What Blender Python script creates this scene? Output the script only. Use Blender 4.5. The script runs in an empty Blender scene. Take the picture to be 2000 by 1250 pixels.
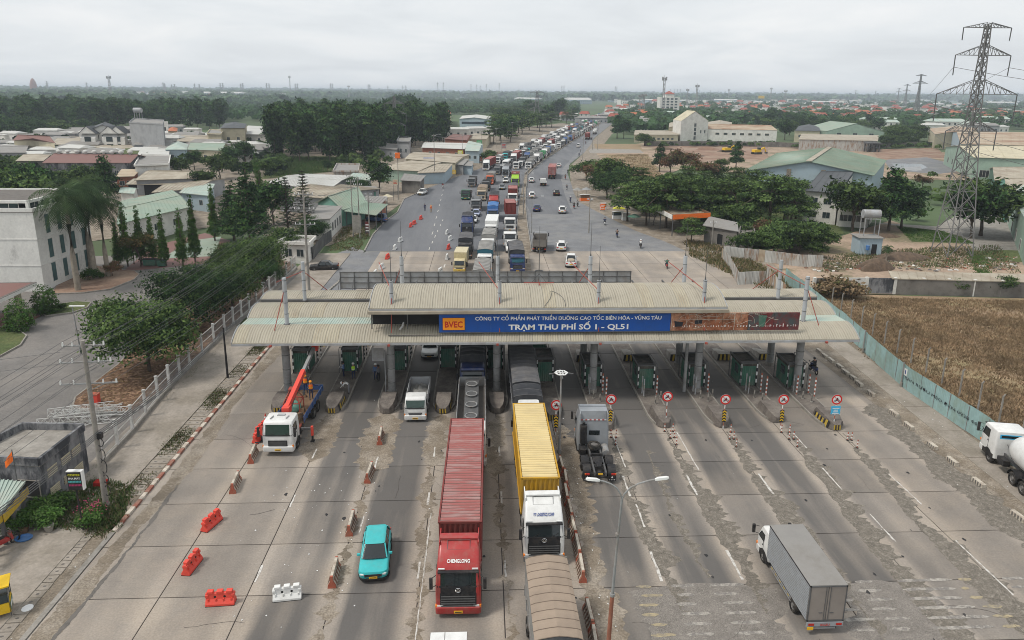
# toll plaza on a national road, seen from a drone: camera and light first, then ground, canopy, vehicles, trees, buildings, haze
import bpy,math,random
import numpy as np
from math import sin,cos,pi,radians,sqrt,atan2
from mathutils import Vector,Matrix
S=bpy.context.scene
COL=S.collection
R=random.Random(7)
TH=0.045
F,CX,CY,HC=1340.,1000.,500.,28.
PITCH,ROLL=math.atan(318/F),0.009
CAMP=(-3.3*cos(TH)-62*sin(TH),3.3*sin(TH)-62*cos(TH),HC)
def ray(x,y):
 u,v=(x-CX)/F,-(y-CY)/F
 u,v=u*cos(ROLL)-v*sin(ROLL),u*sin(ROLL)+v*cos(ROLL)
 a,b,c=u,cos(PITCH)+v*sin(PITCH),-sin(PITCH)+v*cos(PITCH)
 return a*cos(TH)+b*sin(TH),-a*sin(TH)+b*cos(TH),c
def G(x,y,z=0.):
 d=ray(x,y);t=(z-HC)/min(d[2],-1e-4)
 return Vector((CAMP[0]+d[0]*t,CAMP[1]+d[1]*t,z))
def zat(p,py):
 lo,hi=-5.,120.
 for _ in range(40):
  m=(lo+hi)/2
  X,Y,Z=p[0]-CAMP[0],p[1]-CAMP[1],m-HC
  a,b=X*cos(TH)-Y*sin(TH),X*sin(TH)+Y*cos(TH)
  bb,c=b*cos(PITCH)-Z*sin(PITCH),b*sin(PITCH)+Z*cos(PITCH)
  v=-(a/bb)*sin(ROLL)+(c/bb)*cos(ROLL)
  if CY-F*v>py:lo=m
  else:hi=m
 return(lo+hi)/2
cd=bpy.data.cameras.new('camera');cam=bpy.data.objects.new('camera',cd);COL.objects.link(cam)
cam.location=CAMP
cd.sensor_fit='HORIZONTAL';cd.sensor_width=36.;cd.lens=F/2000*36;cd.shift_y=-(625-CY)/2000
cd.clip_start=.5;cd.clip_end=30000
cam.rotation_euler=(Matrix.Rotation(-TH,4,'Z')@Matrix.Rotation(pi/2-PITCH,4,'X')@Matrix.Rotation(ROLL,4,'Z')).to_euler()
S.camera=cam
SUN_EL,SUN_AZ=58.,250.
w=bpy.data.worlds.new('World');S.world=w;w.use_nodes=True
nt=w.node_tree;nt.nodes.clear()
def wn(t,**k):
 n=nt.nodes.new(t)
 for a,b in k.items():setattr(n,a,b)
 return n
out=wn('ShaderNodeOutputWorld');bg=wn('ShaderNodeBackground');bg.inputs[1].default_value=.1
sky=wn('ShaderNodeTexSky',sky_type='NISHITA',sun_disc=False);sky.sun_elevation=radians(SUN_EL);sky.sun_rotation=radians(SUN_AZ)
sky.air_density=1.5;sky.dust_density=4
tc=wn('ShaderNodeTexCoord');sep=wn('ShaderNodeSeparateXYZ');nt.links.new(tc.outputs['Generated'], sep.inputs[0])
mx=wn('ShaderNodeMath',operation='MAXIMUM');nt.links.new(sep.outputs[2],mx.inputs[0]);mx.inputs[1].default_value=0
ad=wn('ShaderNodeMath',operation='ADD');nt.links.new(mx.outputs[0],ad.inputs[0]);ad.inputs[1].default_value=.16
dx=wn('ShaderNodeMath',operation='DIVIDE');dy=wn('ShaderNodeMath',operation='DIVIDE')
nt.links.new(sep.outputs[0],dx.inputs[0]);nt.links.new(ad.outputs[0],dx.inputs[1])
nt.links.new(sep.outputs[1],dy.inputs[0]);nt.links.new(ad.outputs[0],dy.inputs[1])
cmb=wn('ShaderNodeCombineXYZ');nt.links.new(dx.outputs[0],cmb.inputs[0]);nt.links.new(dy.outputs[0],cmb.inputs[1])
nz=wn('ShaderNodeTexNoise');nz.inputs['Scale'].default_value=.9;nz.inputs['Detail'].default_value=6;nz.inputs['Roughness'].default_value=.55
nz.inputs['Distortion'].default_value=.4
nt.links.new(cmb.outputs[0],nz.inputs['Vector'])
cr=wn('ShaderNodeValToRGB');nt.links.new(nz.outputs['Fac'],cr.inputs[0])
cr.color_ramp.elements[0].position=.3;cr.color_ramp.elements[0].color=(.755,.79,.825,1)
cr.color_ramp.elements[1].position=.72;cr.color_ramp.elements[1].color=(.97,.98,.99,1)
e=cr.color_ramp.elements.new(.5);e.color=(.85,.885,.915,1)
CLOUD=10.3
vm=wn('ShaderNodeVectorMath',operation='SCALE');nt.links.new(cr.outputs[0],vm.inputs[0]);vm.inputs['Scale'].default_value=CLOUD
mix=wn('ShaderNodeMixRGB');mix.inputs[0].default_value=.9
nt.links.new(sky.outputs[0],mix.inputs[1]);nt.links.new(vm.outputs[0],mix.inputs[2])
nt.links.new(mix.outputs[0],bg.inputs[0]);nt.links.new(bg.outputs[0],out.inputs[0])
sd=bpy.data.lights.new('sun','SUN');sd.energy=2.4;sd.angle=radians(11);sd.color=(1,.95,.88)
so=bpy.data.objects.new('sun',sd);COL.objects.link(so)
_a=radians(SUN_AZ);_e=radians(SUN_EL)
so.rotation_euler=Vector((sin(_a)*cos(_e),cos(_a)*cos(_e),sin(_e))).to_track_quat('Z','Y').to_euler()
S.view_settings.view_transform='Standard';S.view_settings.look='None'
S.view_settings.exposure=0.;S.view_settings.gamma=1.;S.view_settings.use_curve_mapping=False
S.cycles.max_bounces=6;S.cycles.diffuse_bounces=2;S.cycles.glossy_bounces=2;S.cycles.transparent_max_bounces=4
S.cycles.volume_bounces=0;S.cycles.use_denoising=True;S.cycles.filter_width=.95
MT={}
def mat(name,col,rough=.8,var=.18,scale=1.5,bump=0.,metal=0.,dirt=None,dscale=.6,damt=.35,stretch=(1,1,1),spec=.3,lo=.45,hi=.62,fine=None):
 m=bpy.data.materials.new(name);m.use_nodes=True;t=m.node_tree;L=t.links.new
 b=t.nodes['Principled BSDF'];b.inputs['Roughness'].default_value=rough;b.inputs['Metallic'].default_value=metal
 b.inputs['Specular IOR Level'].default_value=spec
 g=t.nodes.new('ShaderNodeNewGeometry');mp=t.nodes.new('ShaderNodeMapping');L(g.outputs['Position'],mp.inputs[0]);mp.inputs['Scale'].default_value=stretch
 n=t.nodes.new('ShaderNodeTexNoise');n.inputs['Scale'].default_value=scale;n.inputs['Detail'].default_value=5;n.inputs['Roughness'].default_value=.65
 L(mp.outputs[0],n.inputs['Vector'])
 r=t.nodes.new('ShaderNodeValToRGB');L(n.outputs['Fac'],r.inputs[0])
 c=lambda k:tuple(min(1,x*k)for x in col)+(1,)
 r.color_ramp.elements[0].position=.3;r.color_ramp.elements[0].color=c(1-var)
 r.color_ramp.elements[1].position=.7;r.color_ramp.elements[1].color=c(1+var*.8)
 last=r.outputs[0]
 if dirt:
  n2=t.nodes.new('ShaderNodeTexNoise');n2.inputs['Scale'].default_value=dscale;n2.inputs['Detail'].default_value=7;n2.inputs['Roughness'].default_value=.7
  L(mp.outputs[0],n2.inputs['Vector'])
  mr=t.nodes.new('ShaderNodeMapRange');mr.inputs[1].default_value=lo;mr.inputs[2].default_value=hi;mr.inputs[4].default_value=damt
  L(n2.outputs['Fac'],mr.inputs[0])
  x=t.nodes.new('ShaderNodeMixRGB');L(mr.outputs[0],x.inputs[0]);L(last,x.inputs[1]);x.inputs[2].default_value=tuple(dirt)+(1,)
  last=x.outputs[0]
 if fine:
  n3=t.nodes.new('ShaderNodeTexNoise');n3.inputs['Scale'].default_value=fine[0];n3.inputs['Detail'].default_value=3
  L(g.outputs['Position'],n3.inputs['Vector'])
  mr=t.nodes.new('ShaderNodeMapRange');mr.inputs[1].default_value=.3;mr.inputs[2].default_value=.7;mr.inputs[3].default_value=1-fine[1];mr.inputs[4].default_value=1+fine[1]
  L(n3.outputs['Fac'],mr.inputs[0])
  x=t.nodes.new('ShaderNodeVectorMath');x.operation='SCALE';L(last,x.inputs[0]);L(mr.outputs[0],x.inputs['Scale'])
  last=x.outputs[0]
 L(last,b.inputs['Base Color'])
 if bump:
  bp=t.nodes.new('ShaderNodeBump');bp.inputs['Strength'].default_value=bump;bp.inputs['Distance'].default_value=.05
  L(n.outputs['Fac'],bp.inputs['Height']);L(bp.outputs[0],b.inputs['Normal'])
 MT[name]=m
 return m
def paint(name,col,rough=.35,dirt=(.22,.18,.14),damt=.42,spec=.5):
 return mat(name,col,rough,.08,2.,dirt=dirt,dscale=1.8,damt=damt,spec=spec,lo=.46,hi=.7)
def leafmat(name,col,var=.45,scale=.7):
 m=mat(name,col,.75,var,scale,spec=.12)
 t=m.node_tree;b=t.nodes['Principled BSDF'];L=t.links.new
 lk=b.inputs['Base Color'].links[0].from_socket
 oi=t.nodes.new('ShaderNodeObjectInfo');mr=t.nodes.new('ShaderNodeMapRange');mr.inputs[3].default_value=.72;mr.inputs[4].default_value=1.3
 L(oi.outputs['Random'],mr.inputs[0]);x=t.nodes.new('ShaderNodeVectorMath');x.operation='SCALE';L(lk,x.inputs[0]);L(mr.outputs[0],x.inputs['Scale'])
 L(x.outputs[0],b.inputs['Base Color'])
 tr=t.nodes.new('ShaderNodeBsdfTranslucent');L(x.outputs[0],tr.inputs['Color']);ms=t.nodes.new('ShaderNodeMixShader');ms.inputs[0].default_value=.25
 L(b.outputs[0],ms.inputs[1]);L(tr.outputs[0],ms.inputs[2]);L(ms.outputs[0],t.nodes['Material Output'].inputs['Surface'])
 return m
def lanemat(name,col,dark,sandy,fine=.12):
 """concrete or asphalt whose wheel tracks follow the 4.87 m lanes along the road axis"""
 m=mat(name,col,.85,.14,.35,dirt=sandy,dscale=.22,damt=.55,fine=(9.,fine),spec=.2)
 t=m.node_tree;b=t.nodes['Principled BSDF'];L=t.links.new;last=b.inputs['Base Color'].links[0].from_socket
 def N(ty,**k):
  n=t.nodes.new(ty)
  for a,v in k.items():setattr(n,a,v)
  return n
 def mth(op,a,bb=None):
  n=N('ShaderNodeMath',operation=op)
  for i,q in enumerate((a,bb)):
   if q is None:continue
   if isinstance(q,(int,float)):n.inputs[i].default_value=q
   else:L(q,n.inputs[i])
  return n.outputs[0]
 g=N('ShaderNodeNewGeometry');s=N('ShaderNodeSeparateXYZ');L(g.outputs['Position'],s.inputs[0])
 mp=N('ShaderNodeMapping');L(g.outputs['Position'],mp.inputs[0]);mp.inputs['Scale'].default_value=(.9,.09,1)
 nn=N('ShaderNodeTexNoise');nn.inputs['Scale'].default_value=.8;nn.inputs['Detail'].default_value=6;nn.inputs['Roughness'].default_value=.62;L(mp.outputs[0],nn.inputs['Vector'])
 wob=mth('MULTIPLY',mth('SUBTRACT',nn.outputs['Fac'],.5),1.1)
 xx=mth('ADD',s.outputs[0],wob)
 ph=mth('MULTIPLY',mth('ADD',xx,.0),2*pi/4.87)
 c1=mth('MULTIPLY',mth('COSINE',ph),-.5)
 c2=mth('MULTIPLY',mth('COSINE',mth('MULTIPLY',ph,2)),-.28)
 tr=mth('ADD',mth('ADD',c1,c2),.12)
 mr=N('ShaderNodeMapRange');mr.inputs[1].default_value=-.3;mr.inputs[2].default_value=.62;L(mth('ADD',tr,mth('MULTIPLY',mth('SUBTRACT',nn.outputs['Fac'],.5),1.2)),mr.inputs[0])
 n4=N('ShaderNodeTexNoise');n4.inputs['Scale'].default_value=.09;n4.inputs['Detail'].default_value=2;L(g.outputs['Position'],n4.inputs['Vector'])
 lf=mth('FLOOR',mth('DIVIDE',s.outputs[0],4.87));wl=N('ShaderNodeTexWhiteNoise',noise_dimensions='1D');L(mth('ADD',lf,3.3),wl.inputs['W'])
 zone=N('ShaderNodeMapRange',interpolation_type='SMOOTHSTEP');zone.inputs[1].default_value=26;zone.inputs[2].default_value=4;zone.inputs[3].default_value=0;zone.inputs[4].default_value=.45;L(mth('ABSOLUTE',mth('ADD',s.outputs[1],0)),zone.inputs[0])
 amt=mth('MINIMUM',mth('MULTIPLY',mr.outputs[0],mth('ADD',mth('MULTIPLY',mth('ADD',mth('MULTIPLY', wl.outputs['Value'],.7),.75),mth('MULTIPLY',n4.outputs['Fac'],1.3)),zone.outputs[0])),.88)
 far=N('ShaderNodeMapRange',interpolation_type='SMOOTHSTEP');far.inputs[1].default_value=18;far.inputs[2].default_value=34;far.inputs[3].default_value=1;far.inputs[4].default_value=.4;L(s.outputs[1],far.inputs[0]);amt=mth('MULTIPLY',amt,far.outputs[0]);out_=N('ShaderNodeMapRange',interpolation_type='SMOOTHSTEP');out_.inputs[1].default_value=17;out_.inputs[2].default_value=23;out_.inputs[3].default_value=1;out_.inputs[4].default_value=.5;L(mth('ABSOLUTE',s.outputs[0]),out_.inputs[0]);amt=mth('MULTIPLY',amt,out_.outputs[0])
 x=N('ShaderNodeMixRGB');L(amt,x.inputs[0]);L(last,x.inputs[1]);x.inputs[2].default_value=tuple(dark)+(1,)
 fl=N('ShaderNodeVectorMath',operation='FLOOR');sc=N('ShaderNodeMapping');sc.inputs['Scale'].default_value=(1/4.87,1/4.6,0);sc.inputs['Location'].default_value=(0,0,0)
 L(g.outputs['Position'],sc.inputs[0]);L(sc.outputs[0],fl.inputs[0]);wnz=N('ShaderNodeTexWhiteNoise');L(fl.outputs[0],wnz.inputs['Vector'])
 k=N('ShaderNodeMapRange');k.inputs[3].default_value=.9;k.inputs[4].default_value=1.08;L(wnz.outputs['Value'],k.inputs[0])
 y=N('ShaderNodeVectorMath',operation='SCALE');L(x.outputs[0],y.inputs[0]);L(k.outputs[0],y.inputs['Scale'])
 L(y.outputs[0],b.inputs['Base Color'])
 bp=N('ShaderNodeBump');bp.inputs['Strength'].default_value=.25;bp.inputs['Distance'].default_value=.02
 n5=N('ShaderNodeTexNoise');n5.inputs['Scale'].default_value=14;L(g.outputs['Position'],n5.inputs['Vector']);L(n5.outputs['Fac'],bp.inputs['Height']);L(bp.outputs[0],b.inputs['Normal'])
 return m
lanemat('concrete_slab',(.31,.272,.232),(.10,.096,.093),(.39,.328,.262))
mat('joint_dark',(.07,.06,.055),.95)
mat('asphalt',(.135,.14,.15),.85,.16,.25,dirt=(.19,.19,.195),dscale=.15,damt=.6,stretch=(1,.15,1), fine=(7,.12),spec=.2)
mat('asphalt_old',(.175,.178,.185),.9,.2,.3,dirt=(.235,.23,.22),dscale=.12,damt=.7,fine=(6,.15),spec=.2)
mat('soil_dark',(.12,.085,.06),.95,.4,1.5);mat('door_grey',(.25,.22,.195),.6,.1,1);mat('bow_shade_brown',(.17,.13,.10),.9,.2,2);mat('asphalt_speckled',(.19,.172,.153),.95,.25,1.2,dirt=(.262,.236,.206),dscale=5,damt=.7,fine=(16,.35),lo=.5,hi=.62);mat('asphalt_ragged',(.16,.142,.118),.95,.3,2.2,dirt=(.29,.26,.22),dscale=3.5,damt=.55,fine=(12,.3),lo=.52,hi=.6)  # includes the brown of the shade lines painted over tarpaulin bows
mat('terrain_soil',(.085,.125,.055),.95,.35,.02,dirt=(.07,.09,.045),dscale=.012,damt=.9)
mat('sand_lot',(.33,.245,.18),.95,.25,.12,dirt=(.14,.13,.07),dscale=.09,damt=.85,lo=.5,hi=.6,fine=(2,.15))
mat('red_soil',(.24,.15,.105),.95,.3,.2,dirt=(.3,.23,.17),dscale=.1,damt=.8,fine=(3,.15))
mat('dry_field',(.275,.195,.122),.95,.35,.25,dirt=(.20,.18,.085),dscale=.13,damt=.7,fine=(5,.3),stretch=(.6,1.6,1))
mat('verge_soil',(.2,.165,.125),.95,.3,.6,dirt=(.33,.29,.24),dscale=.5,damt=.7,fine=(8,.25))
mat('leaf_litter',(.13,.075,.045),.95,.4,1.5,dirt=(.3,.19,.12),dscale=2.6,damt=.8,lo=.5,hi=.56,fine=(9,.3))
mat('pavement',(.30,.265,.225),.9,.15,.4,dirt=(.19,.165,.13),dscale=.35,damt=.7,fine=(6,.12))
mat('concrete',(.29,.27,.24),.9,.15,1.2,dirt=(.16,.145,.125),dscale=.9,damt=.6,fine=(9,.1))
mat('concrete_dark',(.16,.145,.13),.9,.25,1.2,dirt=(.07,.065,.06),dscale=1.2,damt=.7)
mat('island_top',(.15,.13,.115),.92,.25,.8,dirt=(.22,.195,.165),dscale=.8,damt=.6,fine=(8,.15))
mat('yard_asphalt',(.165,.155,.145),.9,.2,.3,dirt=(.225,.205,.185),dscale=.12,damt=.7,fine=(6,.15),spec=.2);mat('lawn',(.075,.10,.035),.95,.3,.8,dirt=(.12,.12,.05),dscale=.3,damt=.6,fine=(5,.3))
mat('weeds',(.10,.125,.045),.9,.4,1.5)
mat('straw',(.335,.235,.14),.9,.35,1.2,dirt=(.11,.08,.045),dscale=.25,damt=.7)
mat('straw_dark',(.17,.12,.068),.9,.35,1.2)
mat('line_white',(.6,.58,.54),.8,.15,3,dirt=(.26,.23,.2),dscale=3,damt=.9,lo=.48,hi=.6)
mat('worn_paint',(.335,.31,.275),.85,.2,3,dirt=(.19,.175,.16),dscale=2.2,damt=.95,lo=.46,hi=.56,fine=(10,.2))
mat('worn_yellow',(.36,.30,.19),.85,.2,3,dirt=(.2,.18,.15),dscale=2.2,damt=.9)
mat('kerb_white',(.56,.5,.42),.8,.15,3,dirt=(.25,.2,.16),dscale=2.5,damt=.7)
mat('kerb_red',(.26,.095,.065),.8,.2,3,dirt=(.3,.22,.17),dscale=2.5,damt=.6)
mat('roof_cream_b',(.33,.30,.235),.6,.12,.4,dirt=(.24,.20,.15),dscale=.5,damt=.6,stretch=(2.2,.3, 1));mat('roof_cream_c',(.395,.355,.265),.6,.1,.4,dirt=(.27,.215,.15),dscale=.7,damt=.6,stretch=(2.2,.3,1));mat('roof_cream',(.375,.343,.275),.6,.1,.25,dirt=(.25,.215,.165),dscale=.5,damt=.6,spec=.3,stretch=(2.2,.3,1),lo=.5,hi=.7);mat('groove_cream',(.325,.297,.235),.8,.2,1)  # canopy groove tone is darkened to stand for rib shading as well as dirt
mat('roof_mint',(.35,.43,.38),.6,.12,.5,dirt=(.42,.40,.33),dscale=.3,damt=.6)
mat('steel_grey',(.36,.37,.38),.55,.12,1,dirt=(.22,.19,.16),dscale=.8,damt=.5)
mat('steel_dark',(.10,.10,.10),.6,.2,2)
mat('galvanised',(.27,.275,.275),.5,.2,1,dirt=(.2,.15,.11),dscale=1.5,damt=.5)
mat('pylon_steel',(.17,.168,.165),.6,.2,1);mat('mast_paint',(.40,.42,.44),.6,.08,1,dirt=(.3,.29,.27),dscale=.8,damt=.4)
mat('pillar_paint',(.28,.28,.275),.7,.15,1,dirt=(.14,.13,.12),dscale=.7,damt=.6)
mat('rod_red',(.34,.07,.05),.6,.2,2,dirt=(.2,.1,.07),dscale=2)
mat('sign_blue',(.006,.075,.34),.45,.12,.4,dirt=(.012,.06,.22),dscale=.8,damt=.7,spec=.4)
mat('sign_orange',(.85,.30,.015),.5,.08,2)
mat('sign_brown',(.24,.085,.04),.7,.5,.9,dirt=(.40,.20,.12),dscale=.5,damt=.8,lo=.46,hi=.56,fine=(3,.35))
mat('sign_maroon',(.16,.03,.03),.7,.4,1.2,dirt=(.04,.09,.09),dscale=.8,damt=.8)
mat('letter_white',(.75,.75,.73),.6,.05,2)
mat('letter_red',(.48,.03,.015),.6,.05,2)
mat('letter_navy',(.03,.06,.22),.6,.05,2)
mat('letter_black',(.025,.025,.03),.8,.2,4)
mat('letter_yellow',(.62,.6,.03),.6,.05,2)
mat('letter_cyan',(.08,.4,.42),.6,.05,2)
mat('black',(.018,.018,.02),.6,.2,3,dirt=(.08,.07,.06),dscale=2,damt=.4)
mat('rubber',(.022,.021,.02),.9,.3,4,dirt=(.11,.095,.08),dscale=3,damt=.6)
mat('rim_grey',(.2,.19,.18),.6,.2,4,metal=.3)
mat('chrome',(.6,.6,.6),.2,.05,4,metal=.9)
mat('glass_dark',(.012,.018,.02),.08,.1,1,spec=.7)
mat('glass_green',(.02,.045,.035),.1,.2,1,spec=.7)
mat('glass_window',(.03,.045,.05),.15,.3,1,spec=.6)
mat('glass_teal',(.07,.13,.13),.3,.3,1,spec=.5)
mat('lamp_white',(.7,.7,.68),.25,.05,2,spec=.6)
mat('lamp_red',(.45,.02,.01),.35,.05,2,spec=.5)
mat('lamp_orange',(.8,.22,.02),.35,.05,2,spec=.5)
mat('plate_yellow',(.72,.42,.03),.6,.05,2)
mat('yellow_stripe',(.50,.34,.035),.8,.2,3,dirt=(.2,.17,.12),dscale=2,damt=.6)
mat('yellow_bright',(.72,.46,.02),.6,.1,3)
mat('booth_green',(.055,.15,.105),.6,.15,1.2,dirt=(.16,.17,.14),dscale=.9,damt=.55)
mat('booth_roof',(.05,.047,.042),.9,.3,1,dirt=(.13,.11,.09),dscale=1,damt=.7)
mat('plastic_red',(.70,.07,.045),.5,.08,2,dirt=(.45,.07,.05),dscale=2,damt=.4,spec=.4)
mat('plastic_white',(.72,.72,.70),.5,.06,2,dirt=(.4,.38,.34),dscale=2,damt=.4)
mat('barrier_groove',(.23,.15,.115),.85,.2,3);mat('groove_dark',(.10,.07,.06),.9,.3,2);mat('groove_yellow',(.33,.24,.12),.9,.3,2);mat('barrier_white',(.5,.455,.38),.85,.15,3,dirt=(.26,.2,.155),dscale=2.2,damt=.7)  # container groove tones carry painted rib shading along with dirt
mat('barrier_red',(.36,.10,.06),.85,.2,3,dirt=(.28,.15,.1),dscale=2.2,damt=.6)
mat('sign_red',(.62,.02,.015),.5,.05,2)
mat('sign_white',(.72,.72,.70),.5,.05,2)
mat('sign_cyan',(.06,.42,.68),.5,.05,2)
mat('fence_white',(.55,.55,.53),.7,.1,1,dirt=(.3,.28,.25),dscale=1.2,damt=.6)
mat('fence_blue',(.28,.42,.415),.6,.1,.6,dirt=(.22,.29,.24),dscale=.7,damt=.7,stretch=(1,1,.5),fine=(3,.06))
mat('fence_rusty',(.42,.41,.38),.7,.15,1,dirt=(.25,.15,.09),dscale=1.3,damt=.8,stretch=(1,1,.25), lo=.48,hi=.6)
mat('wall_white',(.68,.665,.62),.85,.08,.5,dirt=(.38,.36,.32),dscale=.35,damt=.35,fine=(4,.05))
mat('wall_white_stained',(.70,.69,.65),.85,.1,.5,dirt=(.16,.15,.14),dscale=.32,damt=.7,lo=.56,hi=.72,stretch=(1,1,.5),fine=(3,.06))
mat('wall_cream',(.52,.47,.34),.85,.08,.4,dirt=(.3,.26,.19),dscale=.3,damt=.4)
mat('wall_grime',(.22,.22,.225),.9,.35,1.1,dirt=(.045,.048,.055),dscale=.7,damt=.95,stretch=(1,1, .45),lo=.44,hi=.56)
mat('wall_grey',(.30,.305,.31),.85,.1,.5,dirt=(.18,.18,.17),dscale=.3,damt=.4)
mat('wall_blue',(.36,.45,.5),.8,.1,.5,dirt=(.25,.27,.27),dscale=.5,damt=.4)
mat('wall_green',(.30,.40,.32),.8,.1,.5,dirt=(.2,.24,.2),dscale=.3,damt=.4)
mat('wall_teal',(.16,.34,.27),.8,.1,.5)
mat('block_wall',(.20,.185,.165),.9,.3,1,dirt=(.09,.08,.07),dscale=.5,damt=.8)
mat('roof_green',(.24,.31,.245),.65,.1,.25,dirt=(.32,.31,.24),dscale=.15,damt=.5,stretch=(1,1,1))
mat('roof_maroon',(.20,.105,.09),.7,.12,.3,dirt=(.15,.09,.075),dscale=.3,damt=.5)
mat('roof_orange',(.42,.13,.055),.7,.2,.5,dirt=(.25,.1,.06),dscale=.5,damt=.5)
mat('roof_red',(.30,.075,.05),.7,.2,.5,dirt=(.2,.08,.05),dscale=.5,damt=.5)
mat('roof_grey',(.26,.25,.235),.75,.15,.3,dirt=(.16,.145,.125),dscale=.3,damt=.6)
mat('roof_beige',(.37,.33,.26),.75,.15,.3,dirt=(.22,.17,.12),dscale=.25,damt=.6)
mat('roof_rust',(.40,.33,.24),.75,.15,.3,dirt=(.24,.12,.07),dscale=.12,damt=.9,stretch=(.3,1,1))
mat('roof_slate',(.075,.08,.085),.7,.15,.5)
mat('roof_white',(.52,.52,.49),.65,.12,.3,dirt=(.3,.28,.25),dscale=.3,damt=.5)
mat('dark_opening',(.02,.02,.02),.9,.2,1)
mat('bark',(.11,.085,.065),.9,.3,2)
mat('bark_pale',(.26,.225,.18),.9,.25,2)
mat('wood',(.16,.10,.06),.9,.3,2)
mat('brick',(.27,.11,.07),.9,.25,2)
mat('tarp_grey',(.27,.265,.25),.8,.12,1,dirt=(.17,.16,.14),dscale=.8,damt=.5)
mat('tarp_brown',(.30,.235,.18),.8,.08,1,dirt=(.23,.18,.14),dscale=.6,damt=.5)
mat('tarp_black',(.035,.037,.042),.7,.2,1,dirt=(.09,.09,.09),dscale=.8,damt=.4)
mat('tarp_dkgrey',(.10,.10,.105),.75,.15,1,dirt=(.16,.15,.14),dscale=.8,damt=.5)
mat('tarp_blue',(.05,.17,.42),.7,.12,1,dirt=(.2,.28,.4),dscale=.8,damt=.4)
mat('tarp_teal',(.02,.10,.14),.5,.25,1.5)
mat('tarp_green',(.02,.25,.16),.7,.15,1)
mat('cont_red',(.33,.115,.105),.7,.12,1,dirt=(.36,.25,.235),dscale=.9,damt=.8,stretch=(.4,2.5,1), lo=.46,hi=.62)
mat('cont_red_dark',(.19,.035,.03),.6,.1,1,dirt=(.12,.05,.04),dscale=.9,damt=.6)
mat('cont_yellow_top',(.66,.53,.27),.7,.06,1,dirt=(.52,.42,.23),dscale=.9,damt=.6,stretch=(.4,1,1))
mat('cont_yellow',(.50,.275,.02),.6,.08,1,dirt=(.3,.19,.06),dscale=1.6,damt=.5,stretch=(1,1,.4))
for n_,c_ in dict(white=(.68,.68,.66),silver=(.29,.31,.33),red=(.36,.03,.028),cyan=(.04,.43,.44), navy=(.015,.035,.13),blue=(.035,.09,.24),green=(.03,.15,.08),darkgreen=(.02,.08,.05),lime=(.32,.55,.03),cream=(.55,.47,.27),yellow=(.62,.45,.10),black=(.012,.013,.015),grey=(.16,.165,.17),orange=(.62,.11,.03),beige=(.4,.33,.24),kgreen=(.02,.30,.09),brown=(.13,.08,.055),lightblue=(.4,.45,.6),pink=(.5,.16,.2)).items():
 paint('paint_'+n_,c_,damt=.2 if n_ in('white','cyan','silver','lime')else.4)
mat('skin',(.28,.15,.10),.6,.1,3)
for n_,c_ in dict(navy=(.03,.04,.09),black=(.02,.02,.022),white=(.6,.6,.58),grey=(.2,.2,.21),blue=(.12,.2,.38),brown=(.16,.1,.07),red=(.3,.05,.05),green=(.05,.14,.1),sand=(.35,.25,.15)).items():
 mat('cloth_'+n_,c_,.85,.15,4)
mat('vest_orange',(.85,.17,.02),.6,.1,3);mat('vest_lime',(.45,.75,.05),.6,.1,3)
leafmat('leaf_a',(.075,.125,.036));leafmat('leaf_b',(.022,.044,.017));leafmat('leaf_c',(.125,.185, .055))
leafmat('leaf_dark',(.018,.040,.017));leafmat('leaf_dark2',(.052,.115,.034));leafmat('leaf_bright',(.075,.15,.03));leafmat('leaf_bright2',(.05,.11,.025))
leafmat('leaf_brown',(.15,.085,.05));leafmat('leaf_olive',(.10,.10,.04));leafmat('leaf_yellow',(.18,.13,.05));leafmat('leaf_palm',(.035,.066,.026));leafmat('leaf_palm2',(.07,.11,.045))
leafmat('far_green',(.062,.115,.05),.5,.03);leafmat('far_green2',(.11,.175,.08),.45,.03);leafmat('petal_pink',(.4,.05,.14));leafmat('petal_red',(.5,.04,.03))
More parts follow.
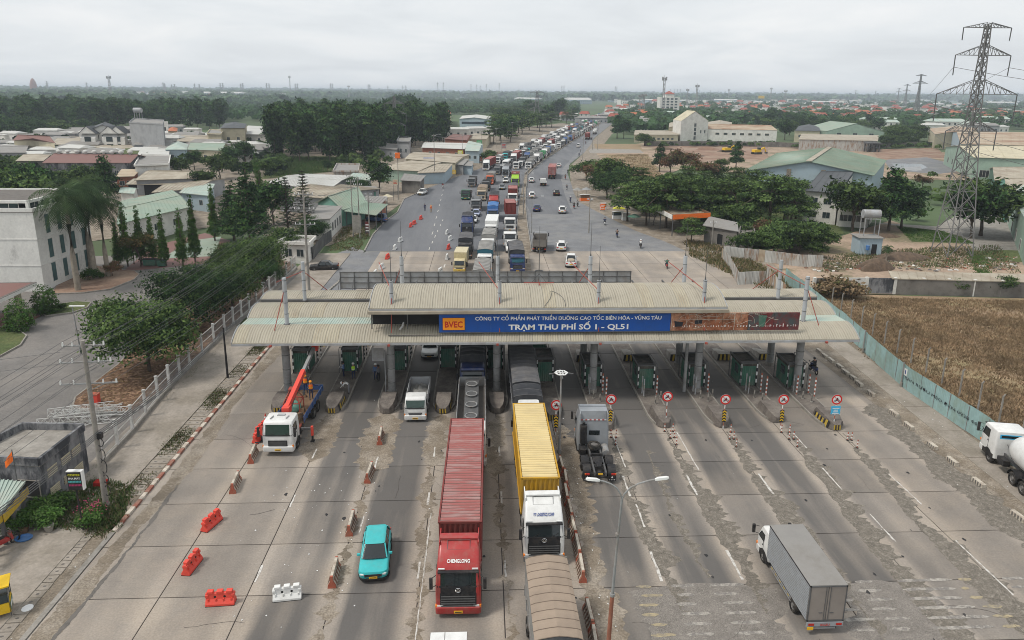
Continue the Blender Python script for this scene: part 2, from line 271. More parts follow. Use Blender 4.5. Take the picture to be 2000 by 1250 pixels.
class M:
 def __init__(s):s.v=[];s.f=[];s.m=[];s.names=[];s.cur=0;s.smooth=None
 def use(s,n):
  if n not in s.names:s.names.append(n)
  s.cur=s.names.index(n);return s
 def add(s,vs,fs):
  b=len(s.v);s.v.extend([tuple(p)for p in vs]);s.f.extend([tuple(b+i for i in f)for f in fs]);s.m.extend([s.cur]*len(fs));return s
 def box(s,x0,x1,y0,y1,z0,z1):
  return s.add([(x0,y0,z0),(x1,y0,z0),(x1,y1,z0),(x0,y1,z0),(x0,y0,z1),(x1,y0,z1),(x1,y1,z1),(x0, y1,z1)],[(0,3,2,1),(4,5,6,7),(0,1,5,4),(1,2,6,5),(2,3,7,6),(3,0,4,7)])
 def hexa(s,b,t):
  return s.add(list(b)+list(t),[(0,3,2,1),(4,5,6,7),(0,1,5,4),(1,2,6,5),(2,3,7,6),(3,0,4,7)])
 def bar(s,p,q,w,h=None):
  p,q=Vector(p),Vector(q);h=h or w;d=(q-p)
  if d.length<1e-6:return s
  d.normalize();a=d.cross(Vector((0,0,1)))
  if a.length<1e-3:a=Vector((1,0,0))
  a.normalize();b=a.cross(d);a*=w/2;b*=h/2
  return s.hexa([p-a-b,p+a-b,q+a-b,q-a-b],[p-a+b,p+a+b,q+a+b,q-a+b])
 def cyl(s,p,q,r0,r1=None,n=8,cap=True):
  p,q=Vector(p),Vector(q);r1=r0 if r1 is None else r1
  d=(q-p).normalized();a=d.cross(Vector((0,0,1)))
  if a.length<1e-3:a=Vector((1,0,0))
  a.normalize();b=d.cross(a);vs=[]
  for c,r in((p,r0),(q,r1)):
   for i in range(n):t=2*pi*i/n;vs.append(c+a*(r*cos(t))+b*(r*sin(t)))
  fs=[(i,(i+1)%n,n+(i+1)%n,n+i)for i in range(n)]
  if cap:fs+=[tuple(range(n-1,-1,-1)),tuple(range(n,2*n))]
  return s.add(vs,fs)
 def tube(s,pts,r,n=5):
  rs=r if isinstance(r,(list,tuple))else[r]*len(pts);P=[Vector(p)for p in pts];vs=[]
  for i,p in enumerate(P):
   d=(P[min(i+1,len(P)-1)]-P[max(i-1,0)]).normalized();a=d.cross(Vector((0,0,1)))
   if a.length<1e-3:a=Vector((1,0,0))
   a.normalize();b=d.cross(a)
   for k in range(n):t=2*pi*k/n;vs.append(p+a*(rs[i]*cos(t))+b*(rs[i]*sin(t)))
  fs=[]
  for i in range(len(P)-1):
   for k in range(n):fs.append((i*n+k,i*n+(k+1)%n,(i+1)*n+(k+1)%n,(i+1)*n+k))
  fs+=[tuple(range(n-1,-1,-1)),tuple(range((len(P)-1)*n,len(P)*n))]
  return s.add(vs,fs)
 def poly(s,pts):return s.add(pts,[tuple(range(len(pts)))])
 def prism(s,poly,z0,z1):
  n=len(poly);vs=[(p[0],p[1],z0)for p in poly]+[(p[0],p[1],z1)for p in poly]
  return s.add(vs,[tuple(range(n-1,-1,-1)),tuple(range(n,2*n))]+[(i,(i+1)%n,n+(i+1)%n,n+i)for i in range(n)])
 def prof(s,poly,x0,x1):
  n=len(poly);vs=[(x0,p[0],p[1])for p in poly]+[(x1,p[0],p[1])for p in poly]
  return s.add(vs,[tuple(range(n)),tuple(range(2*n-1,n-1,-1))]+[(i,n+i,n+(i+1)%n,(i+1)%n)for i in range(n)])
 def grid(s,rows):
  w_=len(rows[0]);vs=[p for r in rows for p in r]
  return s.add(vs,[(j*w_+i,j*w_+i+1,(j+1)*w_+i+1,(j+1)*w_+i)for j in range(len(rows)-1)for i in range(w_-1)])
 def rings(s,rs,c0=True,c1=True):
  n=len(rs[0]);vs=[p for r in rs for p in r]
  fs=[(j*n+i,j*n+(i+1)%n,(j+1)*n+(i+1)%n,(j+1)*n+i)for j in range(len(rs)-1)for i in range(n)]
  if c0:fs.append(tuple(range(n-1,-1,-1)))
  if c1:fs.append(tuple(range((len(rs)-1)*n,len(rs)*n)))
  return s.add(vs,fs)
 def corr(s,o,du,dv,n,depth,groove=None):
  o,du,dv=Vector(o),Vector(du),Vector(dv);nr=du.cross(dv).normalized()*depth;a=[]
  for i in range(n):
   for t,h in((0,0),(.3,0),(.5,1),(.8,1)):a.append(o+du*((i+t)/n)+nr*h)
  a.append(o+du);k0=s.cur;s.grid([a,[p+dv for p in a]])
  if groove:  # low strips get a darker colour, standing in for rib shading and dirt
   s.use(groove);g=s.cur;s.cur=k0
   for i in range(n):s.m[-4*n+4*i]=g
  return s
 def merge(s,m2,mtx):
  b=len(s.v);s.v.extend([tuple(mtx@Vector(p))for p in m2.v]);s.f.extend([tuple(b+i for i in f)for f in m2.f])
  mp=[]
  for n in m2.names:
   if n not in s.names:s.names.append(n)
   mp.append(s.names.index(n))
  s.m.extend([mp[i]for i in m2.m])
  if m2.smooth:s.smooth=m2.smooth
 def mesh(s,name):
  me=bpy.data.meshes.new(name);me.from_pydata(s.v,[],s.f);me.polygons.foreach_set('material_index',s.m)
  for n in s.names or['concrete']:me.materials.append(MT[n])
  if s.smooth:
   me.polygons.foreach_set('use_smooth',[True]*len(s.f));me.set_sharp_from_angle(angle=radians(s.smooth))
  me.update();return me
def tag(o,label=None,cat=None,group=None,kind=None):
 for k,v in(('label',label),('category',cat),('group',group),('kind',kind)):
  if v:o[k]=v
 return o
def obj(name,m,parent=None,loc=(0,0,0),rot=(0,0,0),**k):
 me=m.mesh(name)if isinstance(m,M)else m
 o=bpy.data.objects.new(name,me);COL.objects.link(o);o.parent=parent;o.location=loc;o.rotation_euler=rot
 return tag(o,**k)
def thing(name,label,cat,loc=(0,0,0),rz=0.,group=None):
 o=bpy.data.objects.new(name,None);COL.objects.link(o);o.location=loc;o.rotation_euler=(0,0,rz);o.empty_display_size=.3
 return tag(o,label,cat,group)
def struct(name,m,**k):return obj(name,m,kind='structure',**k)
def U(n):return M().use(n)
class N:
 def __init__(s,name,m=None,loc=(0,0,0),rot=(0,0,0),label=None,bevel=0):s.name,s.m,s.loc,s.rot,s.kids,s.label,s.bevel,s.me,s.fl=name,m,loc,rot,[],label,bevel,None,None
 def kid(s,name,m=None,loc=(0,0,0),rot=(0,0,0),label=None,bevel=0):
  n=name if isinstance(name,N)else N(name,m,loc,rot,label,bevel)
  s.kids.append(n);return n
def mtx(loc,rot):return Matrix.Translation(loc)@Matrix.Rotation(rot[2],4,'Z')@Matrix.Rotation(rot[1],4,'Y')@Matrix.Rotation(rot[0],4,'X')
def emit(n,parent=None,loc=None,rot=None):
 if n.m is not None and n.me is None:n.me=n.m.mesh(n.name)if isinstance(n.m,M)else n.m
 o=bpy.data.objects.new(n.name,n.me);COL.objects.link(o);o.parent=parent
 o.location=n.loc if loc is None else loc;o.rotation_euler=n.rot if rot is None else rot
 if n.label:o['label']=n.label
 if n.name in('rib','bow_shade_line','insulator','openings','reflector_strip','side_guard','chevron'):o['kind']='stuff'
 if n.bevel and n.me:
  b=o.modifiers.new('bevel','BEVEL');b.width=n.bevel;b.segments=2;b.limit_method='ANGLE';b.angle_limit=radians(40)
 for k in n.kids:emit(k,o)
 return o
def flatten(n):
 if n.fl is None:
  m=M()
  def rec(q,mt):
   if isinstance(q.m,M):m.merge(q.m,mt)
   for k in q.kids:rec(k,mt@mtx(k.loc,k.rot))
  rec(n,Matrix.Identity(4));n.fl=m.mesh(n.name)
 return n.fl
def put(n,label,cat,loc,rz=0.,group=None,flat=False):
 if flat:
  o=bpy.data.objects.new(n.name,flatten(n));COL.objects.link(o);o.location=loc;o.rotation_euler=(0,0,rz)
 else:o=emit(n,None,loc,(0,0,rz))
 return tag(o,label,cat,group)
_FT={}
def text(m,s,size,o,du,dv,matname,bold=.0,width=None,align='CENTER'):
 """flat lettering: glyph outlines laid on the plane (du, dv) at o"""
 key=(s,bold)
 if key not in _FT:
  c=bpy.data.curves.new('lettering','FONT');c.body=s;c.size=1;c.offset=bold;c.resolution_u=2
  ob=bpy.data.objects.new('lettering',c);COL.objects.link(ob);dg=bpy.context.evaluated_depsgraph_get()
  me=bpy.data.meshes.new_from_object(ob.evaluated_get(dg));_FT[key]=([tuple(v.co)for v in me.vertices],[tuple(p.vertices)for p in me.polygons])
  bpy.data.objects.remove(ob);bpy.data.curves.remove(c);bpy.data.meshes.remove(me)
 vs,fs=_FT[key]
 if not vs:return
 xs=[v[0]for v in vs];x0,x1=min(xs),max(xs);sx=size if width is None else width/(x1-x0)
 off={'CENTER':-(x0+x1)/2,'LEFT':-x0}[align]
 o,du,dv=Vector(o),Vector(du).normalized(),Vector(dv).normalized()
 m.use(matname);m.add([o+du*((v[0]+off)*sx)+dv*(v[1]*size)for v in vs],fs)
def ordinal(i):return['first','second','third','fourth','fifth','sixth','seventh','eighth','ninth','tenth','eleventh','twelfth','thirteenth','fourteenth','fifteenth','sixteenth','seventeenth','eighteenth','nineteenth','twentieth'][i]if i<20 else '%d%s'%(i+1,{1:'st',2:'nd',3:'rd'}.get((i+1)%10,'th'))
def lerp(a,b,t):return tuple(a[i]+(b[i]-a[i])*t for i in range(len(a)))
def sheet(name,pts,z,m,**k):
 b=U(m);b.poly([(p[0],p[1],z)for p in pts]);return struct(name,b,**k)
def pxs(pts,z=0.):return[G(x,y,z)for x,y in pts]
def area(name,pts,z,m,**k):
 P=pxs(pts)
 a=sum(P[i][0]*P[(i+1)%len(P)][1]-P[(i+1)%len(P)][0]*P[i][1]for i in range(len(P)))
 return sheet(name,P if a>0 else P[::-1],z,m,**k)
b=U('terrain_soil');b.grid([[(-9000+1800*i,-300+1300*j,-.16)for i in range(11)]for j in range(9)]);struct('terrain',b)
plaza=thing('toll_plaza_pavement','pale concrete slab pavement of the toll plaza with dark wheel tracks','pavement');del plaza['category'];plaza['kind']='structure'
b=U('joint_dark');b.box(-29.95,30.65,-46,12.1,-.14,-.045);b.box(-24.4,40,10,59.3,-.14,-.046);obj('base_layer',b,plaza)
XS=[-29.9,-24.4,-19.5,-14.62,-9.75,-4.87,0,4.87,9.75,14.62,19.5,24.4,30.6,37.5]
cache={}
for j in range(23):
 y0=-46.0+4.6*j
 for i in range(13):
  x0,x1=XS[i],XS[i+1]
  if i==0 and y0>12:continue
  if i==12 and y0<12:continue
  if y0+4.6>60:continue
  k=(i,)
  if k not in cache:
   q=U('concrete_slab');g_=.03
   t0=[(x0+g_,g_),(x1-g_,g_),(x1-g_,4.6-g_),(x0+g_,4.6-g_)]
   q.prism(t0,-.06,-.012);c_=.02
   q.hexa([(a,b_,-.012)for a,b_ in t0],[(x0+g_+c_,g_+c_,0),(x1-g_-c_,g_+c_,0),(x1-g_-c_,4.6-g_-c_, 0),(x0+g_+c_,4.6-g_-c_,0)])
   cache[k]=q.mesh('slab')
  obj('slab',cache[k],plaza,(0,y0,R.uniform(-.004,0)))
def ragged(name,x,wd,y0,y1,m,z=.004,seed=0,step=.16,rough=.4,drift=0.,taper=2.,lft=1.):
 r=random.Random(seed);a=b_=0.;rows=[]
 n=max(2,int((y1-y0)/step))
 ph=r.uniform(0,9)
 for i in range(n+1):
  t=i/n;y=y0+(y1-y0)*t
  a=a*.72+r.gauss(0,rough*.42);b_=b_*.72+r.gauss(0,rough*.42)
  ww=wd*(1+.18*sin(y*.31+ph))*min(1,(min(t,1-t)*(y1-y0))/taper+.12)
  c=x+drift*(y-y0)+.2*sin(y*.23+ph)
  l,rr=c-ww/2+a*lft,c+ww/2+b_
  if rr-l<.08:l,rr=c-.05,c+.05
  rows.append([(l,y,z),((l+rr)/2,y,z),(rr,y,z)])
 q=U(m);q.grid(rows);return struct(name,q)
lane=thing('side_lane_pavement',None,None);lane['kind']='structure'
ql=U('pavement');ql.prism([(0,.03),(2.5,.03),(2.5,4.57),(0,4.57)],-.06,0);ql=ql.mesh('slab')
for j in range(14):
 y=-46+4.6*j;obj('slab',ql,lane,(32.3+.052*(y+20),y,R.uniform(-.003,.003)),(0,0,-.05))
sheet('shoulder',[(30.6,-46),(35.2,-46),(36.2,-10),(38.2,20),(46,62),(37.5,59),(37.5,14),(30.6,12)],-.02,'verge_soil')
ragged('gravel_strip',29.9,2.3,-44,-4,'asphalt_ragged',seed=3,z=.008)
for x,wd,ya,yb,sd_,dr in((23.3,1.4,-36,-9.5,11,.045),(19.1,1.4,-38,-9,12,.03),(15.0,1.3,-32,-9,13, -.01),(9.6,1.1,-30,-9,14,.01),(4.8,.9,-30,-9,15,0),(7.4,.5,-27,-12,25,-.02),(24.6,.5,-42,-24,26, -.02)):
 ragged('asphalt_patch',x,wd,ya,yb,'asphalt_ragged',z=.004+(sd_%7)*.0007,seed=sd_,drift=dr,lft=.3, rough=.55,taper=7)
for x,wd,ya,yb,sd_ in((-14.7,2.6,-15,-4.6,17),(-9.7,2.2,-14,-4.8,18),(-19.3,2.4,-13,-4.3,19),(-4.9,1.5,-16,-5,20),(-9.9,.7,-40,-14,21),(-4.8,.35,-42,-16,22),(-14.6,.5,-40,-15,24)):
 ragged('dirt_patch',x,wd,ya,yb,'verge_soil',seed=sd_,z=.0035+(sd_%7)*.0006)
ragged('gutter_dust',-28.9,1.1,-42,14,'verge_soil',seed=30,z=.004,rough=.12)
ragged('gutter_stain',-28.35,.25,-42,-16,'concrete_dark',seed=31,z=.008,rough=.1)
ragged('asphalt_apron',6.6,7.6,-46,-27.4,'asphalt_speckled',seed=41,z=.0032,taper=.6);ragged('asphalt_apron',17.2,5.6,-46,-27.5,'asphalt_speckled',seed=42,z=.0036,taper=.6)
ragged('median_debris',.75,1.5,-44,-7,'verge_soil',seed=33,z=.009)
q=U('line_white')
r=random.Random(5)
def dash(x,y0,y1,w_=.15,z=.012):
 n=max(2,int((y1-y0)/.35));rows=[]
 for i in range(n+1):
  y=y0+(y1-y0)*i/n;rows.append([(x-w_/2+r.uniform(-.03,.03),y,z),(x+w_/2+r.uniform(-.03,.03),y,z)])
 q.grid(rows)
for x in(4.5,9.35,14.9):
 for y in(-45,-36,-27.2,-18.4):dash(x,y,y+2.7)
dash(4.95,-14.5,-9.5,.09);dash(4.7,-22,-19.4,.12);dash(10.5,-15,-9,.1);dash(20.6,-24,-21,.1);dash(20.2,-18,-15,.1);dash(24.6,-29,-24,.09);dash(24.9,-20,-16,.08);dash(20.4,-12,-9.5,.1)
for x in(-19.4,-9.9,-4.7):
 for y in(-41,-33,-26.5,-19,-12.5):dash(x,y,y+1.5,.12)
dash(-9.6,-40,-20,.06);dash(-14.1,-22,-20.2,.1);dash(-14.3,-15.2,-12.4,.12)
for x0_,y0_,y1_ in((-12.2,40,58),):dash(x0_,y0_,y0_+2.5,.3);dash(x0_-.1,48,50,.25)
for y in(61,66.5,72,77.5,84,90):dash(-17.6+.03*y,y,y+2.2,.14);dash(-8.2,y+3,y+5,.12)
for y in range(75,140,9):dash(-16.2-.02*(y-75),y,y+3,.14)
struct('lane_markings',q)
q=M()
for k in range(6):
 y=-27.6-.74*k
 for x0,x1,mm in((2.9,3.9,'worn_yellow'),(5.0,6.2,'worn_paint'),(7.4,9.0,'worn_paint'),(13.6,15.2, 'worn_paint'),(15.9,17.0,'worn_paint'),(18.4,21.6,'worn_paint'),(22.1,22.8,'worn_yellow'),(25.2, 29.2,'worn_paint')):
  q.use(mm);xs=x0+r.uniform(-.3,.2);x1=x1+r.uniform(-.2,.5);n=max(4,int((x1-x0)/.2));a_=[];b2=[]
  for i in range(n+1):
   t=i/n;e_=.11*min(1,8*min(t,1-t)+.3)
   x=xs+(x1-x0)*t;a_.append((x,y-e_+r.uniform(-.035,.035),.011));b2.append((x,y+e_+r.uniform(-.035,.035),.011))
  q.grid([a_,b2])
struct('rumble_strips',q)
q=U('black')
for _ in range(70):
 x,y=r.uniform(-24,29),r.uniform(-40,-6);a0=r.uniform(.03,.13);n=7
 q.poly([(x+a0*r.uniform(.5,1.3)*cos(2*pi*i/n),y+a0*1.6*r.uniform(.5,1.3)*sin(2*pi*i/n),.013)for i in range(n)])
struct('oil_spots',q)
q=U('sign_white')
for _ in range(260):
 x,y=r.choice([(r.uniform(-22,-13),r.uniform(-32,-14)),(r.uniform(-35,-30),r.uniform(-34,5)),(r.uniform(31,36),r.uniform(-30,30)),(r.uniform(-24,30),r.uniform(-38,5)),(r.uniform(.3,1.3),r.uniform(-40,-8))])
 a0=r.uniform(.02,.07);h=r.uniform(0,pi)
 q.add([(x+a0*cos(h),y+a0*sin(h),.02),(x-a0*sin(h),y+a0*cos(h),.05),(x-a0*cos(h),y-a0*sin(h),.02), (x+a0*.6*sin(h),y-a0*.6*cos(h),.03)],[(0,1,2,3)])
obj('litter',q,kind='stuff',label='small white scraps of litter on the plaza and verges')
q=U('joint_dark');r=random.Random(91)
for _ in range(26):
 x,y=r.uniform(-29,30),r.uniform(-42,-4);a0=r.choice([0,0,pi/2,r.uniform(0,pi)]);rows=[];w_=r.uniform(.005,.012)
 for i in range(r.randint(5,14)):rows.append([(x-w_*sin(a0),y+w_*cos(a0),.0125),(x+w_*sin(a0),y-w_*cos(a0),.0125)]);a0+=r.gauss(0,.16);x+=.32*cos(a0);y+=.32*sin(a0)
 q.grid(rows)
struct('slab_cracks',q)
sheet('side_strip',[(-34,12),(-24.3,12),(-24.3,60),(-27,60),(-29,46),(-34,40)],-.016,'asphalt_old')
LE=[(712,490),(728,459),(751,433),(776,415),(789,389),(840,366),(884,348),(935,330),(974,312),(1010,294),(1050,276),(1090,258),(1125,243),(1150,233),(1168,225),(1180,217)]
ML=[(1010,493),(1010,440),(1014,400),(1019,370),(1025,342),(1041,325),(1060,311),(1081,298),(1101, 284),(1128,268),(1150,254),(1168,243),(1180,234),(1190,226),(1196,217)]
MR=[(1038,493),(1030,440),(1026,400),(1027,370),(1031,342),(1046,326),(1064,312),(1085,299),(1105, 285),(1131,269),(1153,255),(1170,244),(1182,235),(1192,226.5),(1198,217)]
RE=[(1345,493),(1300,472),(1240,450),(1190,425),(1160,410),(1129,393),(1121,377),(1116,360),(1109, 340),(1113,320),(1141,298),(1154,282),(1161,269),(1175,258),(1186,249),(1196,241),(1204,233),(1209,226),(1212,217)]
area('road_inbound',LE+ML[::-1],-.012,'asphalt');area('road_outbound',MR+RE[::-1],-.012,'asphalt_old')
area('road_overlay',[(1038,418),(1060,418),(1119,418),(1103,380),(1095,347),(1098,330),(1120,305), (1140,286),(1160,266),(1172,250),(1165,249),(1153,257),(1131,271),(1105,287),(1085,301),(1064,314),(1047,328),(1032,345),(1028,372),(1028,400)],-.006,'asphalt')
area('side_road',[(684,533),(712,490),(690,482),(640,502),(606,522),(575,548),(545,600),(545,690), (700,690),(700,600)],-.01,'asphalt_old')
q=U('concrete')
def wall_line(q,pts,w_,h,z0=0):
 for a_,b2 in zip(pts,pts[1:]):q.bar((a_[0],a_[1],z0+h/2),(b2[0],b2[1],z0+h/2),w_,h)
P_=pxs(LE[:6]);wall_line(q,P_,.25,.14);struct('kerb_north',q)
q=U('verge_soil');P1,P2=pxs(ML),pxs(MR)
q.grid([[(a_[0],a_[1],.10)for a_ in P1],[(c[0],c[1],.10)for c in P2]][::-1])
wp=pxs(ML[4:]);struct('median_strip',q)
q=U('concrete');wall_line(q,P2,.16,.3);wall_line(q,P1,.16,.25);wall_line(q,wp,.25,.75);struct('median_kerb',q)
sheet('median_soil',[(-.1,36),(1.6,36),(2.4,59),(-.4,59)],.06,'verge_soil')
kerb=thing('kerb',None,None);kerb['kind']='structure'
km={}
for c in('kerb_white','kerb_red','concrete'):
 q=U(c);q.prof([(.015,-.05),(.015,.16),(.03,.18),(.84,.18),(.86,.16),(.86,-.05)],-.14,.14);km[c]=q.mesh('kerbstone')
for i in range(70):
 y=-21.5+.89*i
 c=('kerb_white','kerb_red')[i%2]if y<14 else 'concrete'
 x=-30.0 if y<16 else-30+(y-16)*.1
 if 19<y<27:continue
 obj('kerbstone',km[c],kerb,(x+R.uniform(-.02,.02),y,R.uniform(-.03,.01)),(0,0,R.uniform(-.02,.02)))
drain=thing('drain_cover_row',None,None);drain['kind']='structure'
q=U('pavement');q.prism([(-.68,-.29),(.68,-.29),(.68,.29),(-.68,.29)],-.05,.05)
q.use('concrete_dark')
for s_ in(-.33,.33):
 n=10;q.poly([(s_+.1*cos(2*pi*i/n),.07*sin(2*pi*i/n),.053)for i in range(n)])
qm=q.mesh('drain_cover')
for i in range(36):obj('drain_cover',qm,drain,(-31.25-.02*i+R.uniform(-.03,.03),-41+.63*i,R.uniform(-.012,.008)),(R.uniform(-.01,.01),0,R.uniform(-.03,.03)+.03))
for i in range(40):
 obj('drain_cover',qm,drain,(-31.0+R.uniform(-.05,.05),-17+.72*i,-.022+R.uniform(-.008,.006)),(0, 0,R.uniform(-.06,.06)))
q=U('concrete');q.box(-30.25,-29.93,-46,-21.5,-.1,.035);struct('kerb_low',q)
sheet('drain_bed',[(-32.7,-44),(-30.1,-44),(-30.1,14),(-31.7,14),(-32.2,-10)],.0,'verge_soil')
q=U('pavement');q.box(-36.2,-31.7,-46,19,-.1,.09);q.box(-36.2,-29.4,27,58,-.1,.09);q.box(-60,-36.1,-60,-22,-.1,.06);struct('pavement',q)
area('yard',[(-900,1300),(-900,500),(-100,470),(180,500),(380,495),(545,470),(580,520),(420,680), (190,900),(100,1250),(-300,1700)],-.03,'yard_asphalt')
def bed(name,pts,m,h=.14,edge=True,closed=True):
 P=pxs(pts);a=sum(P[i][0]*P[(i+1)%len(P)][1]-P[(i+1)%len(P)][0]*P[i][1]for i in range(len(P)))
 if a<0:P=P[::-1]
 q=U(m);q.poly([(p[0],p[1],h)for p in P]);o=struct(name,q)
 if edge:
  q=U('concrete');wall_line(q,P+[P[0]],.14,h+.05,-.03);struct(name+'_edging',q)
 return P
bed('planting_bed',[(143,793),(147,778),(230,714),(300,640),(380,560),(460,500),(530,472),(575,520),(500,592),(420,668),(330,755),(255,808),(160,805)],'leaf_litter')
bed('palm_bed',[(100,575),(160,573),(215,566),(262,547),(272,537),(262,530),(225,527),(190,520),(165,518),(110,560)],'red_soil')
bed('lawn_island',[(90,618),(140,612),(170,602),(178,592),(150,590),(110,596),(70,610)],'lawn')
bed('lawn_corner',[(-60,720),(0,697),(40,675),(52,657),(30,640),(-60,640)],'lawn')
area('tennis_surround',[(240,530),(430,512),(450,470),(400,455),(300,480)],-.012,'roof_maroon')
area('tennis_court',[(315,505),(418,500),(432,462),(372,470)],-.004,'roof_green')
area('village_ground',[(-900,470),(180,470),(440,440),(560,470),(640,480),(730,445),(745,425),(790,392),(895,346),(975,314),(1050,278),(1125,246),(1100,240),(900,262),(500,262),(0,262),(-900,262)],-.06,'verge_soil')
area('garden_ground',[(510,350),(650,335),(700,320),(650,305),(540,305)],-.03,'lawn')
area('roadside_dust',[(1113,324),(1140,299),(1162,269),(1208,232),(1232,234),(1195,262),(1165,300),(1185,325)],-.045,'verge_soil');area('grove_ground',[(1190,425),(1180,380),(1240,352),(1420,345),(1560,350),(1600,400),(1650,455),(1560,478),(1440,470),(1260,430)],-.046,'weeds')
area('dry_field',[(1555,572),(2400,592),(2700,1000),(2300,1200),(1925,868),(1700,700),(1600,600)], -.03,'dry_field')
area('sand_lot',[(1430,545),(1450,500),(1540,478),(1620,468),(1740,430),(1900,480),(2300,490),(2300,575),(1560,574)],-.04,'sand_lot')
area('roadside_verge',[(1345,494),(1240,452),(1190,427),(1160,412),(1129,395),(1121,379),(1115,358),(1112,330),(1180,320),(1260,410),(1380,450),(1440,490),(1480,545),(1600,600),(1540,600),(1450, 560)],-.035,'verge_soil')
area('lawn_right',[(1750,440),(1840,451),(1879,462),(1905,476),(1781,472)],-.02,'lawn')
area('concrete_yard',[(1700,434),(1830,442),(1905,400),(1935,352),(1950,330),(2100,330),(2300,520),(2000,510),(1900,486),(1880,462),(1840,452)],-.025,'concrete')
area('grass_strip',[(1890,490),(1960,488),(2300,500),(2300,520),(1930,510)],-.02,'weeds')
area('building_plot',[(1150,290),(1270,278),(1500,282),(1900,300),(1900,352),(1500,345),(1330,330),(1290,345),(1180,325)],-.05,'sand_lot')
area('brown_meadow',[(1160,281),(1250,281),(1256,296),(1166,296)],-.03,'dry_field');area('brown_meadow',[(1180,301),(1265,301),(1300,352),(1200,352)],-.03,'dry_field')
area('dirt_path',[(1150,293),(1155,290),(1250,292),(1258,299),(1152,299)],-.02,'concrete')
area('soil_mounds_plot',[(1270,283),(1500,284),(1500,312),(1300,318)],-.03,'red_soil')
area('service_road',[(1725,312),(1810,307),(1860,320),(1868,335),(1830,340),(1740,332)],-.02,'asphalt_old')
area('pond',[(1742,319),(1800,320),(1812,327),(1790,334),(1752,331)],-.01,'glass_window');area('pond_shallow',[(1752,328),(1798,325),(1800,333),(1755,332)],-.005,'wall_grey')
area('red_plot',[(1700,292),(1830,288),(1850,308),(1720,312)],-.03,'red_soil')
can=thing('toll_canopy','long cream corrugated canopy roof over the toll booths, in stepped arches','canopy',(0,0,0))
def arch(y0,z0,y1,z1,bulge,n=9):
 pts=[]
 for i in range(n):
  t=i/(n-1);pts.append((y0+(y1-y0)*t,z0+(z1-z0)*t+bulge*(1-(2*t-1)**2)))
 return pts
def roof_sheets(x0,x1,prof,m,wdt=1.17,name='roof_sheet',pitch=.24,dep=.035,th=.05):
 """corrugated sheets side by side, each a panel of its own, ribs running over the arch"""
 n=round((x1-x0)/wdt);wd=(x1-x0)/n;k=max(2,round(wd/pitch));q=U(m)
 xs=[]
 for i in range(k):
  for t,h in((0,0),(.35,0),(.5,dep),(.85,dep)):xs.append((.006+(wd-.012)*(i+t)/k,h))
 xs.append((wd-.006,0))
 q.grid([[(x,y,z+h)for x,h in xs]for y,z in prof])
 if m=='roof_cream':  # darker troughs put rib shading and dirt into the colour
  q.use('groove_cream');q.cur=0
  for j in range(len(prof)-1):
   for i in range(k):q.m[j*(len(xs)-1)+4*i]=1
 q.grid([[(x,prof[0][0],prof[0][1]-th)for x,h in xs],[(x,prof[0][0],prof[0][1]+h)for x,h in xs]])
 q.grid([[(0,y,z-.06),(wd,y,z-.06)]for y,z in prof][::-1])
 mes=[q.mesh(name)]
 if m=='roof_cream':
  for alt in('roof_cream_b','roof_cream_c'):q.names[0]=alt;mes.append(q.mesh(name))
 for i in range(n):me=mes[0]if len(mes)<2 or R.random()<.74 else mes[R.choice((1,2))];obj(name,me, can,(x0+wd*i,0,R.uniform(-.008,.008)))
A1=arch(-3.55,6.25,-1.05,7.15,.26);A2=arch(1.0,7.1,4.75,7.45,.42);A3=arch(5.0,7.75,9.1,7.4,.3)
roof_sheets(-28.2,28.6,A1,'roof_cream');roof_sheets(-28.2,28.6,[(-1.1,7.13),(1.02,7.08)],'roof_mint')
roof_sheets(-28.2,28.6,A2,'roof_cream');roof_sheets(-28.2,28.6,A3,'roof_cream')
UP=arch(-3.0,9.25,2.0,10.1,.5,11)+arch(2.0,10.1,7.0,8.6,.08,5)[1:]
zup=lambda y:float(np.interp(y,[p[0]for p in UP],[p[1]for p in UP]))
roof_sheets(-16.1,16.2,UP,'roof_cream',1.1)
q=U('roof_beige');q.box(-16.2,16.3,-3.32,-2.75,8.86,9.02);q.box(-16.2,16.3,-3.36,-3.3,8.80,9.06);obj('upper_fascia',q,can)
q=U('steel_grey');q.box(-16.15,16.25,-3.02,-2.85,9.02,9.2);obj('upper_gutter',q,can)
q=U('steel_grey');q.box(-28.25,28.65,-3.62,-3.5,6.0,6.2);obj('front_gutter',q,can)
q=U('steel_dark');q.box(-28.1,-16.2,4.76,4.96,7.3,7.72);q.box(16.3,28.5,4.76,4.96,7.3,7.72);obj('roof_step',q,can)
q=U('steel_grey')
for x in(-28.25,28.62):
 for A in(A1,A2,A3):
  for a_,b2 in zip(A,A[1:]):q.bar((x,a_[0],a_[1]-.03),(x,b2[0],b2[1]-.03),.07,.16)
for x in(-16.15,16.22):
 for a_,b2 in zip(UP,UP[1:]):q.bar((x,a_[0],a_[1]-.03),(x,b2[0],b2[1]-.03),.07,.16)
obj('edge_trim',q,can)
q=U('steel_dark')
for i in range(24):
 x=-28+i*2.46
 q.bar((x,-3.4,6.1),(x,9,6.9),.1,.16);q.bar((x,-3.3,5.95),(x,-1,6.5),.07)
for y,z in((-3.3,6.02),(-1,6.35),(1.2,6.5),(4.8,6.7),(8.8,6.95)):q.bar((-28,y,z),(28.4,y,z),.14,.2)
for x in[-16+3.2*i for i in range(11)]:
 q.bar((x,-2.8,8.9),(x,7,9.0),.1,.2);q.bar((x,-2.6,7.2),(x,-2.6,9),.09);q.bar((x,6.4,7.4),(x,6.4, 9),.09)
obj('roof_truss',q,can)
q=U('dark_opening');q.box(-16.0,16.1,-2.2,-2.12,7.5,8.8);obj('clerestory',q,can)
q=U('rod_red')
